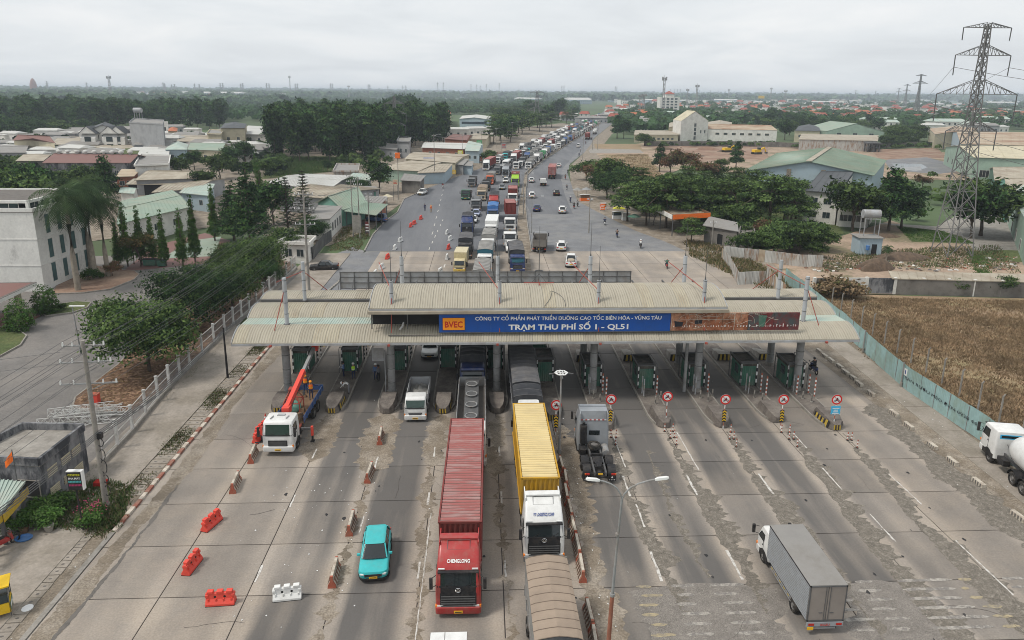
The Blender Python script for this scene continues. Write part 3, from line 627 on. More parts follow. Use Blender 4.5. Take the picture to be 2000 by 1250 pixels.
for x in(-24.8,-14.4,-4.7,4.6,14.3,25.5):
 q.box(x-.1,x+.1,-3.78,-3.6,5.93,6.1)
obj('bracket',q,can)
q=U('steel_dark');q.bar((-14.5,-3.06,6.74),(-9.8,-3.06,6.74),.08,.05);obj('cable_tray',q,can)
q=U('fence_white');q.tube([(-13.2,-2.2,8.8),(-13.2,-2.1,7.7),(-13.3,-2.4,7.35),(-13.5,-2.8,7.2)], .09,7);obj('downpipe',q,can)
def mast(x,y,z0,z1,r_,rod,spike):
 n=N('mast');q=U('mast_paint');q.smooth=40
 q.cyl((0,0,z0-.2),(0,0,z1),r_,r_,14);n.m=q
 b_=U('steel_dark')
 for k in range(1,int((z1-z0)/1.05)+1):b_.cyl((0,0,z0+k*1.05),(0,0,z0+k*1.05+.05),r_+.015,n=14)
 b_.cyl((0,0,z0-.02),(0,0,z0+.08),r_+.12,n=14);n.kid('band',b_)
 if spike:
  s_=U('steel_dark');s_.cyl((0,0,z1),(0,0,z1+.35),.09,.03,8);s_.cyl((0,0,z1+.3),(0,0,z1+spike),.035,.012,6);n.kid('lightning_rod',s_)
 for(dx_,dy_,dz_)in rod:
  s_=U('rod_red');s_.cyl((0,0,z1-.95),(dx_,dy_,dz_),.038,n=6);n.kid('tie_rod',s_)
 return emit(n,can,(x,y,0),(0,0,0))
mast(-24.0,-1.0,7.1,11.55,.19,[(-.8,-1.3,6.95),(-1.9,5.2,7.6)],0);mast(24.4,-1.0,7.1,11.55,.19,[(1.1,-1.0,6.95),(-1.6,5.6,11.3)],0)
for x in(-14.2,-4.5,4.5,14.25):mast(x,-2.3,9.4,11.6,.17,[(0,-.85,7.0),(-1.9,5.8,11.9)],3.2)
mast(-23.8,4.85,7.6,11.6,.18,[(1.6,3.6,7.5),(-1.3,-4.6,10.8)],0);mast(24.4,4.85,7.6,11.7,.18,[(-1.6,3.3,7.5)],0)
for x in(-14.2,5.0,14.8):mast(x,5.9,8.9,11.9,.2,[(-.9,1.4,8.7)],3.6)
mast(-4.5,5.9,8.9,11.9,.18,[],2.8)
for x in(-24.3,-14.6,-4.7,4.5,14.6,24.4):
 for y in(-1.1,5.2):
  q=U('pillar_paint');q.smooth=40;q.cyl((x,y,.1),(x,y,6.9),.36,.34,16)
  o=obj('pillar',q,can);q=U('steel_dark')
  for z in(1.4,2.8,4.2,5.5):q.cyl((x,y,z),(x,y,z+.05),.375,n=16)
  q.use('concrete').cyl((x,y,.1),(x,y,.55),.46,n=12);obj('band',q,o)
for x in(14.1,):q=U('pillar_paint');q.cyl((x-.7,-1.1,.1),(x-.7,-1.1,6.9),.16,n=10);obj('pillar',q, can)
t=thing('roof_antenna','rusty tripod antenna standing on the upper canopy roof beside its wire coil','antenna',(-1.05,1.2,0))
t.location=(-.0+G(1053,553,10.4)[0],G(1053,553,10.4)[1]+.3,0);t.location.z=zup(t.location.y)+.05
q=U('rod_red');q.bar((-1.45,0,.1),(1.45,0,.1),.07);q.bar((0,-.8,.1),(0,.8,.1),.07);obj('base_frame',q,t)
q=U('steel_dark');q.cyl((0,0,.1),(0,0,5.6),.045,.02,6);q.bar((0,0,1.0),(-.7,0,.1),.035);q.bar((0, 0,1.0),(.75,0,.1),.035);q.bar((0,0,1),(0,.7,.1),.035);obj('mast',q,t)
q=U('steel_dark');P_=[(.38*cos(a_*pi/6),.28*sin(a_*pi/6),1.28)for a_ in range(13)];q.tube(P_,.04, 5);q.bar((-.4,0,1.28),(.4,0,1.28),.05);obj('ring',q,t)
q=U('steel_dark')
rr_=random.Random(3);P_=[G(1062+40*t_+6*sin(9*t_),592-14*abs(sin(3.2*t_)),9.7)for t_ in[i/14 for i in range(15)]]
P_=[(p[0],p[1],zup(p[1])+.08)for p in P_];q.tube(P_,.022,4)
tag(obj('loose_cable',q),'loose black cable lying in loops on the upper canopy roof','cable')
YS=-3.05
sg=thing('toll_station_sign','long blue sign with white Vietnamese lettering on the canopy front', 'sign',(0,YS,0))
q=U('sign_blue')
X0,X1,XM=-9.95,11.05,23.0;Z0,Z1=7.0,8.68
for i in range(9):
 xa,xb=X0+(X1-X0)*i/9,X0+(X1-X0)*(i+1)/9
 q=U('sign_blue');q.box(xa+.004,xb-.004,-.04,.04,Z0,Z1);obj('sign_panel',q,sg)
q=M();text(q,'CÔNG TY CỔ PHẦN PHÁT TRIỂN ĐƯỜNG CAO TỐC BIÊN HÒA - VŨNG TÀU',.47,(1.75,-.055,8.12), (1,0,0),(0,0,1),'letter_white',.022,16.9)
text(q,'TRẠM THU PHÍ SỐ 1 - QL51',.68,(1.75,-.055,7.22),(1,0,0),(0,0,1),'letter_white',.03,10.9);obj('lettering',q,sg)
q=U('sign_orange');q.box(X0+.35,X0+2.3,-.1,-.04,7.24,8.36);q.use('sign_maroon');q.box(X0+.32,X0+2.33,-.075,-.041,7.21,8.39);pl=obj('badge',q,sg)
q=M();text(q,'BVEC',.78,(X0+1.33,-.115,7.5),(1,0,0),(0,0,1),'letter_red',.03,1.6);obj('badge_lettering',q,pl)
q=U('steel_dark');q.box(X0-.03,X1,-.05,.05,Z0-.06,Z0-.003);q.box(X0-.03,X1,-.05,.05,Z1+.003,Z1+.05)
for x in range(-9,11,2):q.bar((x,.06,7),(x,.3,6.9),.06);q.bar((x,.06,8.6),(x,1.0,8.9),.06)
obj('sign_frame',q,sg)
bn=thing('torn_banner','torn brown and maroon billboard with peeling pale strips beside the blue sign','billboard',(0,YS,0))
for i in range(5):
 xa,xb=X1+.03+(XM-X1)*i/5,X1+(XM-X1)*(i+1)/5
 q=U('sign_brown' if i<3 else 'sign_maroon');q.box(xa,xb,-.04,.04,Z0+.03,Z1+.03);obj('sign_panel', q,bn)
q=U('barrier_white');r=random.Random(8)
for k in range(34):
 x=r.uniform(X1+.3,X1+9.0);z=r.uniform(Z0+.2,Z1-.1);P_=[(x,-.05,z)];a0=r.choice([0,pi/2,r.uniform(0,pi)])
 for i in range(5):a0+=r.uniform(-.5,.5);x+=.3*cos(a0);z=min(Z1-.02,max(Z0+.06,z+.22*sin(a0)));x=min(x,X1+11.8);P_.append((x,-.05,z))
 q.tube(P_,.014,4)
for x in(X1+.1,X1+5.9):q.bar((x,-.05,Z0+.05),(x,-.05,Z1),.035)
q.bar((X1+.2,-.05,8.05),(X1+6,-.05,8.1),.03)
obj('peeling_strips',q,bn)
q=U('letter_white')
x=X1+.3
while x<XM-.3:
 wd=r.uniform(.05,.22);h=r.uniform(.08,.3)*(.7 if x<X1+6 else 1)
 if r.random()<.8:q.box(x,x+wd*.4,-.052,-.045,7.36,7.36+h);
 if r.random()<.5:q.box(x,x+wd,-.053,-.046,7.36+h*.6,7.36+h*.8)
 x+=wd+r.uniform(.05,.2)
obj('letter_fragments',q,bn)
q=U('letter_black');q.poly([(X1+.35,-.06,7.95),(X1+.45,-.06,7.4),(X1+1.1,-.06,7.45),(X1+1.2,-.06, 7.85)]);q.poly([(X1+2.2,-.06,8.0),(X1+2.25,-.06,7.65),(X1+2.9,-.06,7.7),(X1+2.95,-.06,8.05)])
q.use('booth_green');q.poly([(X1+8.1,-.06,8.5),(X1+8.2,-.06,7.4),(X1+8.7,-.06,7.35),(X1+8.9,-.06, 8.45)]);obj('torn_patches',q,bn)
bb=thing('rear_billboard','grey back of a long billboard with steel bracing standing behind the canopy','billboard',(0,9.6,0))
xl,xr=G(663,535,9.2)[0],G(1233,533,9.2)[0];zt=9.35
n=21
for i in range(n):
 xa,xb=xl+(xr-xl)*i/n,xl+(xr-xl)*(i+1)/n
 q=U('steel_grey');q.box(xa+.02,xb-.02,0,.04,7.55,zt-.05);obj('panel',q,bb)
 q=U('steel_dark');q.box(xa-.035,xa+.035,-.1,-.01,7.3,zt)
 q.bar((xa,-.05,8.9),(xa-.15,-.9,7.4),.05);obj('brace',q,bb)
q=U('steel_dark');q.box(xl-.05,xr+.05,-.1,-.01,zt-.06,zt);q.box(xl,xr,-.08,-.01,8.72,8.78);q.box(xl,xr,-.08,-.01,8.1,8.16);q.box(xl,xr,-.1,-.01,7.45,7.52);q.box(xr-.03,xr+.04,-.1,0,7.3,zt);obj('frame',q,bb)
def nose_poly(x0,w_,y0,y1,tip=2.2):
 a=[]
 for i in range(9):t=pi+pi*i/8;a.append((x0+w_/2*cos(t),y0+tip+tip*sin(t)))
 for i in range(9):t=pi*i/8;a.append((x0+w_/2*cos(t),y1-1.5+1.5*sin(t)))
 return a
IX=[-24.35,-19.5,-14.65,-9.6,-4.75,.1,4.65,9.7,14.75,19.9,24.4]
NAMES=['under the crane truck','where two men in vests and caps stand','beside the pillar left of the white pickup cab','between the white small truck and the red container','between the two container truck lanes','behind the yellow container','ahead of the silver tractor','right of the silver tractor','behind the pair of pillars','second from the right end','at the right end of the canopy']
SN=['under the crane','of the two men in vests','left of the small white lorry','left of the red container','between the container lorries','by the yellow container','ahead of the silver tractor','right of the silver tractor','with paired pillars','second from the right','at the right end']
NB_={}
def nth(k):NB_[k]=NB_.get(k,-1)+1;return ordinal(NB_[k])
FRONT=[-4.6,-4.8,-5.0,-5.1,-5.2,-6.6,-8.6,-8.3,-8.4,-7.6,-9.1]
def booth(h=2.45,d=2.6,w_=1.45,frames='bars',redposts=False):
 n=N('toll_booth');q=U('booth_green');x=w_/2;k=7
 q.corr((-x,0,.1),(w_,0,0),(0,0,h-.35),k,.035);q.corr((x,0,.1),(0,d,0),(0,0,h-.35),12,.035);q.corr((-x,d,.1),(0,-d,0),(0,0,h-.35),12,.035);q.corr((x,d,.1),(-w_,0,0),(0,0,h-.35),k,.035)
 n.kid('corrugated_walls',q)
 q=U('booth_roof');q.box(-x-.1,x+.1,-.1,d+.1,h-.26,h-.02);q.box(-x-.06,x+.06,-.06,d+.06,h-.3,h-.25)
 q.use('steel_dark')
 for a_,c in(((-x-.1,-.1),(x+.1,-.1)),((x+.1,-.1),(x+.1,d+.1)),((x+.1,d+.1),(-x-.1,d+.1)),((-x-.1, d+.1),(-x-.1,-.1))):q.bar((*a_,h+.05),(*c,h+.05),.06,.14)
 n.kid('roof',q)
 q=U('concrete_dark');q.box(-x-.12,x+.12,-.12,d+.12,0,.12);n.kid('plinth',q)
 for sx in(-1,1):
  q=M();
  for z in range(6):q.use('sign_white' if z%2 else 'black');q.box(sx*(x+.05)-.06,sx*(x+.05)+.06,-.16,-.06,.1+z*.38,.1+z*.38+.38)
  n.kid('striped_corner',q)
 q=U('steel_dark')
 for sx in(-1,1):
  q.tube([(sx*(x+.22),-.55,.1),(sx*(x+.22),-.55,h+.1),(sx*(x+.22),-.45,h+.25),(sx*(x+.22),d-.1,h+.25)],.035,6);q.bar((sx*(x+.22),d,0),(sx*(x+.22),d,h+.2),.06)
 q.bar((-x-.22,-.2,h+.25),(x+.22,-.2,h+.25),.05)
 n.kid('guard_frame',q)
 q=U('glass_window');q.box(x+.03,x+.06,.7,1.6,1.1,1.9);q.box(-x-.06,-x-.03,.7,1.6,1.1,1.9);n.kid('window',q)
 return n
B1=booth()
BY=[4.0,4.2,4.4,5.0,4.6,1.2,-.1,-.7,-.3,-.3,-.7]
for i,x in enumerate(IX):
 isl=thing('traffic_island','raised concrete toll island '+NAMES[i],'traffic island',(x,0,0),0,'islands between the toll lanes')
 q=U('island_top');q.prism(nose_poly(0,1.95,FRONT[i]+.2,15),0,.2);obj('kerb_slab',q,isl)
 q=U('concrete');P_=nose_poly(0,2.0,FRONT[i]+.15,15.05)
 for a_,c in zip(P_,P_[1:]+P_[:1]):q.bar((*a_,.1),(*c,.1),.12,.24)
 obj('kerb',q,isl)
 yf=FRONT[i]
 w2=.78;q=U('concrete' if 1<i<11 else 'concrete')
 rings_=[]
 for(yy,ww,zt_)in((yf+.0,.30,.55),(yf+.35,.62,.78),(yf+1.0,w2,.95),(yf+2.6,w2,.95),(yf+3.0,w2-.05, .5)):
  rings_.append([(-ww,yy,.05),(ww,yy,.05),(ww*.85,yy,zt_),(-ww*.85,yy,zt_)])
 q.names=['island_top'];q.rings(rings_);bf=obj('buffer',q,isl,label='concrete buffer at the near end')
 q=M()
 nst=9
 for k in range(nst):
  q.use('yellow_stripe' if k%2 else 'black')
  for sx in(-1,1):
   a0,a1=yf+.35+k*.26,yf+.35+(k+1)*.26
   w0=lambda y:.62+(w2-.62)*min(1,(y-yf-.35)/.65)
   q.add([(sx*(w0(a0)+.012),a0,.06),(sx*(w0(a1)+.012),a1,.06),(sx*(w0(a1)*.87+.012),a1-.1,.72),(sx*(w0(a0)*.87+.012),a0-.1,.72)],[(0,1,2,3)if sx>0 else(3,2,1,0)])
 for k in range(5):
  q.use('yellow_stripe' if k%2==0 else 'black');a0=-.3+.12*k
  q.poly([(a0,yf-.012,.07),(a0+.12,yf-.012,.07),(a0+.1,yf-.012,.52),(a0-.02,yf-.012,.52)])
 if i in(0,1,5,10,3):obj('hazard_stripes',q,bf,kind='stuff')
 q=U('concrete');rings_=[]
 yb=14.5 if i<5 else 9.5
 for(yy,ww,zt_)in((yb,.35,.4),(yb-1.6,.7,.75),(yb-2.2,.75,.95),(yb-3.0,.75,.95)):rings_.append([(-ww,yy,.05),(ww,yy,.05),(ww*.85,yy,zt_),(-ww*.85,yy,zt_)])
 q.rings(rings_[::-1]);bf=obj('buffer',q,isl)
 q=M()
 for k in range(6):q.use('yellow_stripe' if k%2 else 'black');q.poly([(-.7+k*.233,yb-3.02,.1),(-.7+(k+1)*.233,yb-3.02,.1),(-.7*.85+(k+1)*.2,yb-3.02,.9),(-.7*.85+k*.2,yb-3.02,.9)])
 obj('hazard_stripes',q,bf,kind='stuff')
 o=put(B1,'green corrugated toll booth on the island '+NAMES[i],'toll booth',(x,BY[i],.2),0,'toll booths')
put(B1,'green toll booth set behind another, to the right of the striped tarpaulin truck','toll booth',(.1,8.2,.2),0,'toll booths')
q=U('sign_white')
def post(h=1.5,a_='kerb_red',c='sign_white',r_=.055,n=6):
 q=M()
 for k in range(n):q.use(a_ if k%2==0 else c);q.cyl((0,0,.1+k*(h-.1)/n),(0,0,.1+(k+1)*(h-.1)/n),r_,n=8,cap=(k==n-1))
 q.use('concrete');q.cyl((0,0,0),(0,0,.1),r_*1.7,n=8)
 return N('striped_post',q)
PR,PW,PS=post(2.0,'barrier_red','sign_white',.07,9),post(1.8,'steel_grey','concrete',.06,3),post(.75,'concrete_dark','concrete',.07,2)
PB=post(2.2,'black','sign_white',.06,9)
for i in range(6,11):
 x=IX[i]
 for dx_,dy_,p_ in((-.55,-1.6,PR if i==10 else PW),(.75,-1.3,PR),(.95,-2.1,PR if i>8 or i==6 else PS),(-.3,-2.4,PS),(-.55,-.9,PW),(.2,-3.1,PS)):
  if i in(7,)and dx_==-.3:continue
  side='left' if dx_<0 else 'right'
  put(p_,'%s post, %s at the booth %s'%('red and white' if p_ is PR else 'tall grey' if p_ is PW else 'short stubby grey',nth((i,id(p_))),SN[i]),'post',(x+dx_,BY[i]+dy_-.1,.2),0,'posts guarding the toll booths')
for i in range(0,4):
 for dx_ in(1.05,):
  for dy_ in(3.2,4.6):put(PB,'black and white post behind the booth %s, %s'%(SN[i],'nearer' if dy_<4 else 'farther'),'post',(IX[i]+dx_-.15,BY[i]+dy_,.2),0,'black and white posts behind the booths')
q=M()
for k in range(5):q.use('barrier_red' if k%2==0 else 'sign_white');q.cyl((0,0,.03+k*.14),(0,0,.03+(k+1)*.14),.045,n=8,cap=(k==4))
q.use('black');q.cyl((0,0,0),(0,0,.04),.11,n=8);BL=N('flexible_bollard',q)
for x_,y_ in((1193,855),(1203,855),(1202,869),(1298,843),(1314,843),(1309,856),(1317,855),(1321,869),(1427,844),(1425,858),(1433,858),(1438,873),(1542,845),(1541,858),(1550,858),(1557,873),(1526, 845),(1655,860),(1663,860),(1674,875)):
 g_=G(x_,y_);ii=min(range(11),key=lambda k:abs(IX[k]-g_[0]))
 put(BL,'maroon and white bollard, %s before the island %s'%(nth(('b',ii)),SN[ii]),'bollard',(g_[0],g_[1],.01),0,'flexible bollards before the toll islands')
def no_bike_sign(chev=True,cyan=False,h=2.75):
 n=N('no_motorcycle_sign');q=M()
 for k in range(8):q.use('barrier_red' if k%2 else 'sign_white');q.cyl((0,0,k*(h-.2)/8),(0,0,(k+1)*(h-.2)/8),.04,n=8)
 n.kid('pole',q)
 def disc(m,r_,y,mm):m.use(mm);m.poly([(r_*cos(2*pi*k/24),y,h+r_*sin(2*pi*k/24))for k in range(24)])
 q=U('steel_grey');q.cyl((0,-.03,h),(0,.0,h),.46,n=24);disc(q,.46,-.034,'sign_red');disc(q,.335,-.038,'sign_white');n.kid('disc',q)
 q=U('letter_black')
 for cx_ in(-.15,.17):q.tube([(cx_+.08*cos(k*pi/4),-.045,h-.1+.08*sin(k*pi/4))for k in range(9)], .018,4)
 q.poly([(-.16,-.048,h-.1),(.02,-.048,h-.1),(.17,-.048,h-.06),(.1,-.048,h+.06),(-.02,-.048,h+.05), (-.08,-.048,h+.02)])
 q.poly([(-.03,-.049,h+.04),(.07,-.049,h+.02),(.09,-.049,h+.16),(-.01,-.049,h+.17)]);n.kid('symbol',q)
 q=U('sign_red');q.bar((-.22,-.055,h+.24),(.24,-.055,h-.22),.01,.045);n.kid('slash',q)
 if chev:
  q=U('letter_black');q.box(-.17,.17,-.04,-.0,.65,1.75);c=n.kid('chevron_board',q);q=U('yellow_bright')
  for k in range(4):
   z=.75+k*.26
   q.poly([(-.16,-.046,z-.03),(0,-.046,z+.1),(0,-.046,z+.22),(-.16,-.046,z+.09)]);q.poly([(0,-.046,z+.1),(.16,-.046,z-.03),(.16,-.046,z+.09),(0,-.046,z+.22)])
  c.kid('chevron',q)
 if cyan:
  q=U('sign_cyan');q.box(-.4,.4,-.05,-.01,1.4,2.15);c=n.kid('info_board',q);q=U('sign_white')
  for z,w_ in((1.95,.3),(1.78,.18),(1.62,.2),(1.48,.28)):q.box(-w_,w_,-.056,-.052,z-.035,z+.035)
  c.kid('print',q)
 return n
NB,NBC,NB0=no_bike_sign(),no_bike_sign(False,True),no_bike_sign(False)
for(x_,y_),p_,l_ in(((1085,850),NB,'round no-motorcycle sign with a chevron board, beside the yellow container'),((1191,838),NB,'round no-motorcycle sign with a chevron board, behind the silver tractor cab'),((1300,832),NB0,'round no-motorcycle sign without a board below, on its concrete buffer'),((1412,838),NB,'round no-motorcycle sign with a chevron board, in front of the pair of pillars'),((1524,838),NB,'round no-motorcycle sign with chevron board, second from the right end'),((1627,838),NBC,'round no-motorcycle sign with a sky blue board below, on the striped buffer')):
 g_=G(x_,y_);put(p_,l_,'road sign',(g_[0],g_[1],.02),0,'no motorcycle signs before the toll lanes')
q=U('steel_grey');q.box(-.55,.55,-.04,.0,3.3,4.6);q.cyl((.65,0,.2),(.65,0,4.4),.06,n=8);q.bar((-.5,0,4.3),(.65,0,4.3),.05);tag(obj('hanging_board',q,None,(-15.9,-.6,0)),'blank grey board hung off the pillar beside the third toll booth','board')
hl=thing('plaza_lamp','slim lamp post with a hexagonal flat lamp ring in the median by the yellow container','street lamp',(*G(1092,884)[:2],0));h=zat(hl.location,728)
q=U('galvanised');q.cyl((0,0,0),(0,0,h),.1,.06,10);q.cyl((0,0,0),(0,0,.3),.18,n=8);obj('pole',q,hl)
q=U('lamp_white')
for k in range(6):
 a0,a1=k*pi/3,(k+1)*pi/3;q.bar((.48*cos(a0),.48*sin(a0),h),(.48*cos(a1),.48*sin(a1),h),.12,.05);q.bar((0,0,h),(.45*cos(a0),.45*sin(a0),h),.05)
obj('lamp_ring',q,hl)
q=U('steel_dark')
for k in range(4):a0=k*pi/2;q.bar((.5*cos(a0),.5*sin(a0),h-.03),(.95*cos(a0),.95*sin(a0),h-.1),.1, .06)
obj('floodlight',q,hl)
sl=thing('double_street_lamp','tall grey street lamp with two curved arms and a rusty lower tube', 'street lamp',(-.78,-37.0,0),0)
q=U('brick');q.cyl((0,0,0),(.2,0,7.35),.12,.085,10);obj('lower_tube',q,sl)
q=U('galvanised');q.smooth=50;q.tube([(.2,0,7.3),(.28,0,9.4),(.4,0,11.9)],[.065,.055,.05],8);q.cyl((.2,0,7.28),(.2,0,7.4),.11,n=8);q.cyl((.285,0,10.2),(.285,0,10.3),.09,n=8);obj('upper_tube',q,sl)
for sx,L_ in((-1,.95),(1,1.3)):
 q=U('galvanised');q.smooth=50;q.tube([(.4+sx*x_*L_,0,z_)for x_,z_ in((0,11.85),(.06,12.1),(.25,12.4),(.5,12.58),(.8,12.7),(1.1,12.78))],.034,6);obj('arm',q,sl)
 q=U('lamp_white');q.smooth=50;q.rings([[(.4+sx*(1.05*L_+x_),-w_,z_-.04),(.4+sx*(1.05*L_+x_),w_,z_-.04),(.4+sx*(1.05*L_+x_),w_*.7,z_+h_),(.4+sx*(1.05*L_+x_),-w_*.7,z_+h_)]for x_,w_,z_,h_ in((-.05,.04,12.76,.03),(.08,.08,12.79,.05),(.42,.085,12.83,.045),(.52,.04,12.84,.02))]);obj('lamp_head', q,sl)
def rr(hw,yf,yb,r_,z,n=3,zf=None):
 """rounded rectangle in plan; zf(y) may shift the height along the length"""
 pts=[]
 for cx_,cy_,a0 in((hw-r_,yf+r_,-pi/2),(hw-r_,yb-r_,0),(-hw+r_,yb-r_,pi/2),(-hw+r_,yf+r_,pi)):
  for i in range(n+1):
   a_=a0+(pi/2)*i/n;x,y=cx_+r_*cos(a_),cy_+r_*sin(a_);pts.append((x,y,z+(zf(y)if zf else 0)))
 return pts
def wheel_m(r_,w_):
 q=U('rubber');q.smooth=40;n=16
 prof_=[(-w_/2,r_*.62),(-w_/2,r_*.93),(-w_/2+.04,r_),(w_/2-.04,r_),(w_/2,r_*.93),(w_/2,r_*.62)]
 q.rings([[(x,rad*cos(2*pi*k/n),rad*sin(2*pi*k/n))for k in range(n)]for x,rad in prof_],False,False)
 return q
_wc={}
def wheel(parent,x,y,r_=.5,w_=.3,dual=False,rim='rim_grey'):
 k=(r_,w_,x>0,rim)
 if k not in _wc:
  n_=N('wheel',wheel_m(r_,w_));q=U(rim);q.smooth=30;n=16;s_=1 if x>0 else-1
  q.rings([[(s_*xx,rad*cos(2*pi*j/n),rad*sin(2*pi*j/n))for j in range(n)]for xx,rad in((w_*.42,r_*.64),(w_*.3,r_*.55),(w_*.3,r_*.3),(w_*.5,r_*.26),(w_*.5,r_*.01))],False,True)
  q.use('dark_opening');q.poly([(-s_*w_*.4,r_*.63*cos(2*pi*j/n),r_*.63*sin(2*pi*j/n))for j in range(n)])
  n_.kid('rim',q);_wc[k]=n_
 b=_wc[k];n=N('wheel',b.m,(x,y,r_));n.kids=b.kids;n.share=b
 parent.kids.append(n);return n
def emit_share(n):
 if getattr(n,'share',None)is not None:
  if n.share.me is None:n.share.me=n.share.m.mesh('wheel')
  n.me=n.share.me
 for k in n.kids:emit_share(k)
def cab(n,paint_,hw=1.24,L=2.2,z0=.42,zw=1.95,z1=2.75,zr=2.98,fair=None,fairy=1.55,ysl=.28,grille='black',lower=None,bump='paint_white',name=None,namecol='letter_white',glass='glass_dark',emblem=False,visor=True,roofm=None,sleeper=False,lights='mid',rounded=.16):
 """forward-control lorry cab"""
 c=rounded;q=U(paint_);q.smooth=35
 zm=z0+.45
 rs=[rr(hw-.04,.06,L,c,z0),rr(hw,.0,L,c,zm),rr(hw,.03,L,c,zw),rr(hw-.05,ysl,L-.03,c,z1),rr(hw-.08, ysl+.12,L-.04,c,zr)]
 if fair:
  rs+=[rr(hw-.12,fairy*.62,L-.1,c,zr+(fair-zr)*.55),rr(hw-.16,fairy,L-.15,c*.9,fair),]
 else:rs+=[rr(hw-.16,ysl+.26,L-.12,c,zr+.06)]
 q.rings(rs);body=n.kid('cab_body',q,bevel=0)
 if roofm:m2=U(roofm);m2.box(-hw*.6,hw*.6,ysl+.5,L-.5,zr+.06,zr+.1);n.kid('roof_hatch',m2)
 fy=lambda z:(0+(z-zm)/(zw-zm)*.03)if z<zw else.03+(z-zw)/(z1-zw)*(ysl-.03)
 def front(z_a,z_b,x_a,x_b,m,mm,o=.015,nx=6):
  a_=[(x_a+(x_b-x_a)*i/nx,fy(z_a)-o+.06*abs((x_a+(x_b-x_a)*i/nx)/hw)**6,z_a)for i in range(nx+1)]
  b2=[(x_a+(x_b-x_a)*i/nx,fy(z_b)-o+.06*abs((x_a+(x_b-x_a)*i/nx)/hw)**6,z_b)for i in range(nx+1)]
  m.use(mm);m.grid([a_,b2])
 q=M();front(zw+.04,z1-.04,-hw+.13,hw-.13,q,glass,.02);
 q.use('black');front(zw-.04,zw+.05,-hw+.1,hw-.1,q,'black',.03)
 ws=n.kid('windscreen',q)
 q=U('black')
 for x in(-.55,.35):q.bar((x*hw,fy(zw+.05)-.045,zw+.05),(x*hw+.42,fy(zw+.3)-.045,zw+.22),.02)
 ws.kid('wiper',q)
 for sx in(-1,1):
  q=U('glass_dark');X=lambda z:sx*(hw+.012-(max(0,z-zw)/(z1-zw))*.05)
  pp=[(X(zw),.2,zw+.06),(X(zw),.28+.9*min(1,L/1.9),zw+.06),(X(z1),.3+.85*min(1,L/1.9),z1-.12),(X(z1),ysl+.16,z1-.12)]
  q.poly(pp if sx>0 else pp[::-1]);n.kid('side_window',q)
  q=U('black');q.bar((sx*(hw-.05),.12,z1-.1),(sx*(hw+.22),-.1,z1-.15),.04);q.bar((sx*(hw-.05),.12, zw+.05),(sx*(hw+.2),-.1,zw+.05),.04)
  q.box(min(sx*(hw+.12),sx*(hw+.30)),max(sx*(hw+.12),sx*(hw+.30)),-.18,-.04,zw+.0,z1-.1);n.kid('mirror',q,bevel=.02)
  q=U('lamp_white');zl=z0+.22 if lights=='low' else zm+.1
  x0_,x1_=sorted((sx*(hw-.42),sx*(hw-.1)));q.box(x0_,x1_,-.035,.1,zl,zl+.2);q.use('lamp_orange');q.box(*sorted((sx*(hw-.1),sx*(hw+.01))),-.02,.14,zl,zl+.18);n.kid('headlight',q)
  q=U('black');q.poly([(sx*(hw+.006),.25,zm+.3),(sx*(hw+.006),.27,zm+.3),(sx*(hw+.006),.27,zw),(sx*(hw+.006),.25,zw)]);q.box(*sorted((sx*(hw+.002),sx*(hw+.02))),1.15*min(1,L/1.9),1.17*min(1,L/1.9),z0+.2,z1-.2)
  q.box(*sorted((sx*(hw+.0),sx*(hw+.03))),1.0*min(1,L/1.9),1.1*min(1,L/1.9),zw-.2,zw-.14);n.kid('door',q)
 q=U('black')
 for sx in(-1,1):q.box(*sorted((sx*(hw-.02),sx*(hw+.012))),.5,L-.1,z0-.12,z0+.3);q.poly([(sx*(hw+.014),1.3*min(1,L/1.9)+.62*cos(pi*k/8),z0-.1+.62*sin(pi*k/8))for k in range(9)][::sx])
 n.kid('side_skirt',q);q=M()
 if grille:
  gw=.8 if lower else.62;front(zm-.25,zw-.38,-hw*gw,hw*gw,q,grille,.03)
  q.use('steel_dark')
  for k in range(5):z=zm-.1+k*(zw-.35-zm)/5;q.box(-hw*(gw-.05),hw*(gw-.05),fy(z)-.06,fy(z)-.025,z, z+.05)
  n.kid('grille',q)
 q=U(bump);q.smooth=30;q.rings([rr(hw,-.06,.9,.14,z0-.12),rr(hw+.01,-.1,.9,.14,z0),rr(hw+.01,-.09, .9,.14,z0+.28),rr(hw-.02,-.04,.8,.12,z0+.33)]);bp=n.kid('bumper',q)
 q=U('plate_yellow');q.box(-.24,.24,-.125,-.1,z0-.03,z0+.12);q.use('letter_black');q.box(-.18,.18, -.129,-.126,z0+.02,z0+.07);bp.kid('number_plate',q)
 if lower:
  q=M();front(zm-.2,zw-.02,-hw+.12,hw-.12,q,lower,.02)
  n.kid('front_panel',q)
 if visor:
  q=U('black' if visor is True else visor);q.box(-hw+.12,hw-.12,ysl-.16,ysl+.06,z1-.02,z1+.06);n.kid('sun_visor',q,bevel=.02)
 if fair:
  q=U('steel_dark');ya,za,yb,zb=ysl+.3,zr+.28*(fair-zr),fairy*.62,zr+(fair-zr)*.55;f_=lambda t:(fairy*.66+(fairy*.34-.06)*t,zb+.02+(fair-zb)*t)
  P0,P1=f_(.1),f_(.9)
  for x in(-hw*.5,hw*.5):q.bar((x,*P0),(x,*P1),.025)
  q.bar((-hw*.5,*P0),(hw*.5,*P0),.025);q.bar((-hw*.5,*P1),(hw*.5,*P1),.025);n.kid('roof_hatch',q)
  q=U(paint_);q.bar((-hw+.2,fairy+.05,fair+.04),(hw-.2,fairy+.05,fair+.04),.3,.1);q.box(-hw+.14,-hw+.2,fairy-.3,L+.35,zr+.1,fair-.02);q.box(hw-.2,hw-.14,fairy-.3,L+.35,zr+.1,fair-.02);n.kid('roof_fairing',q)
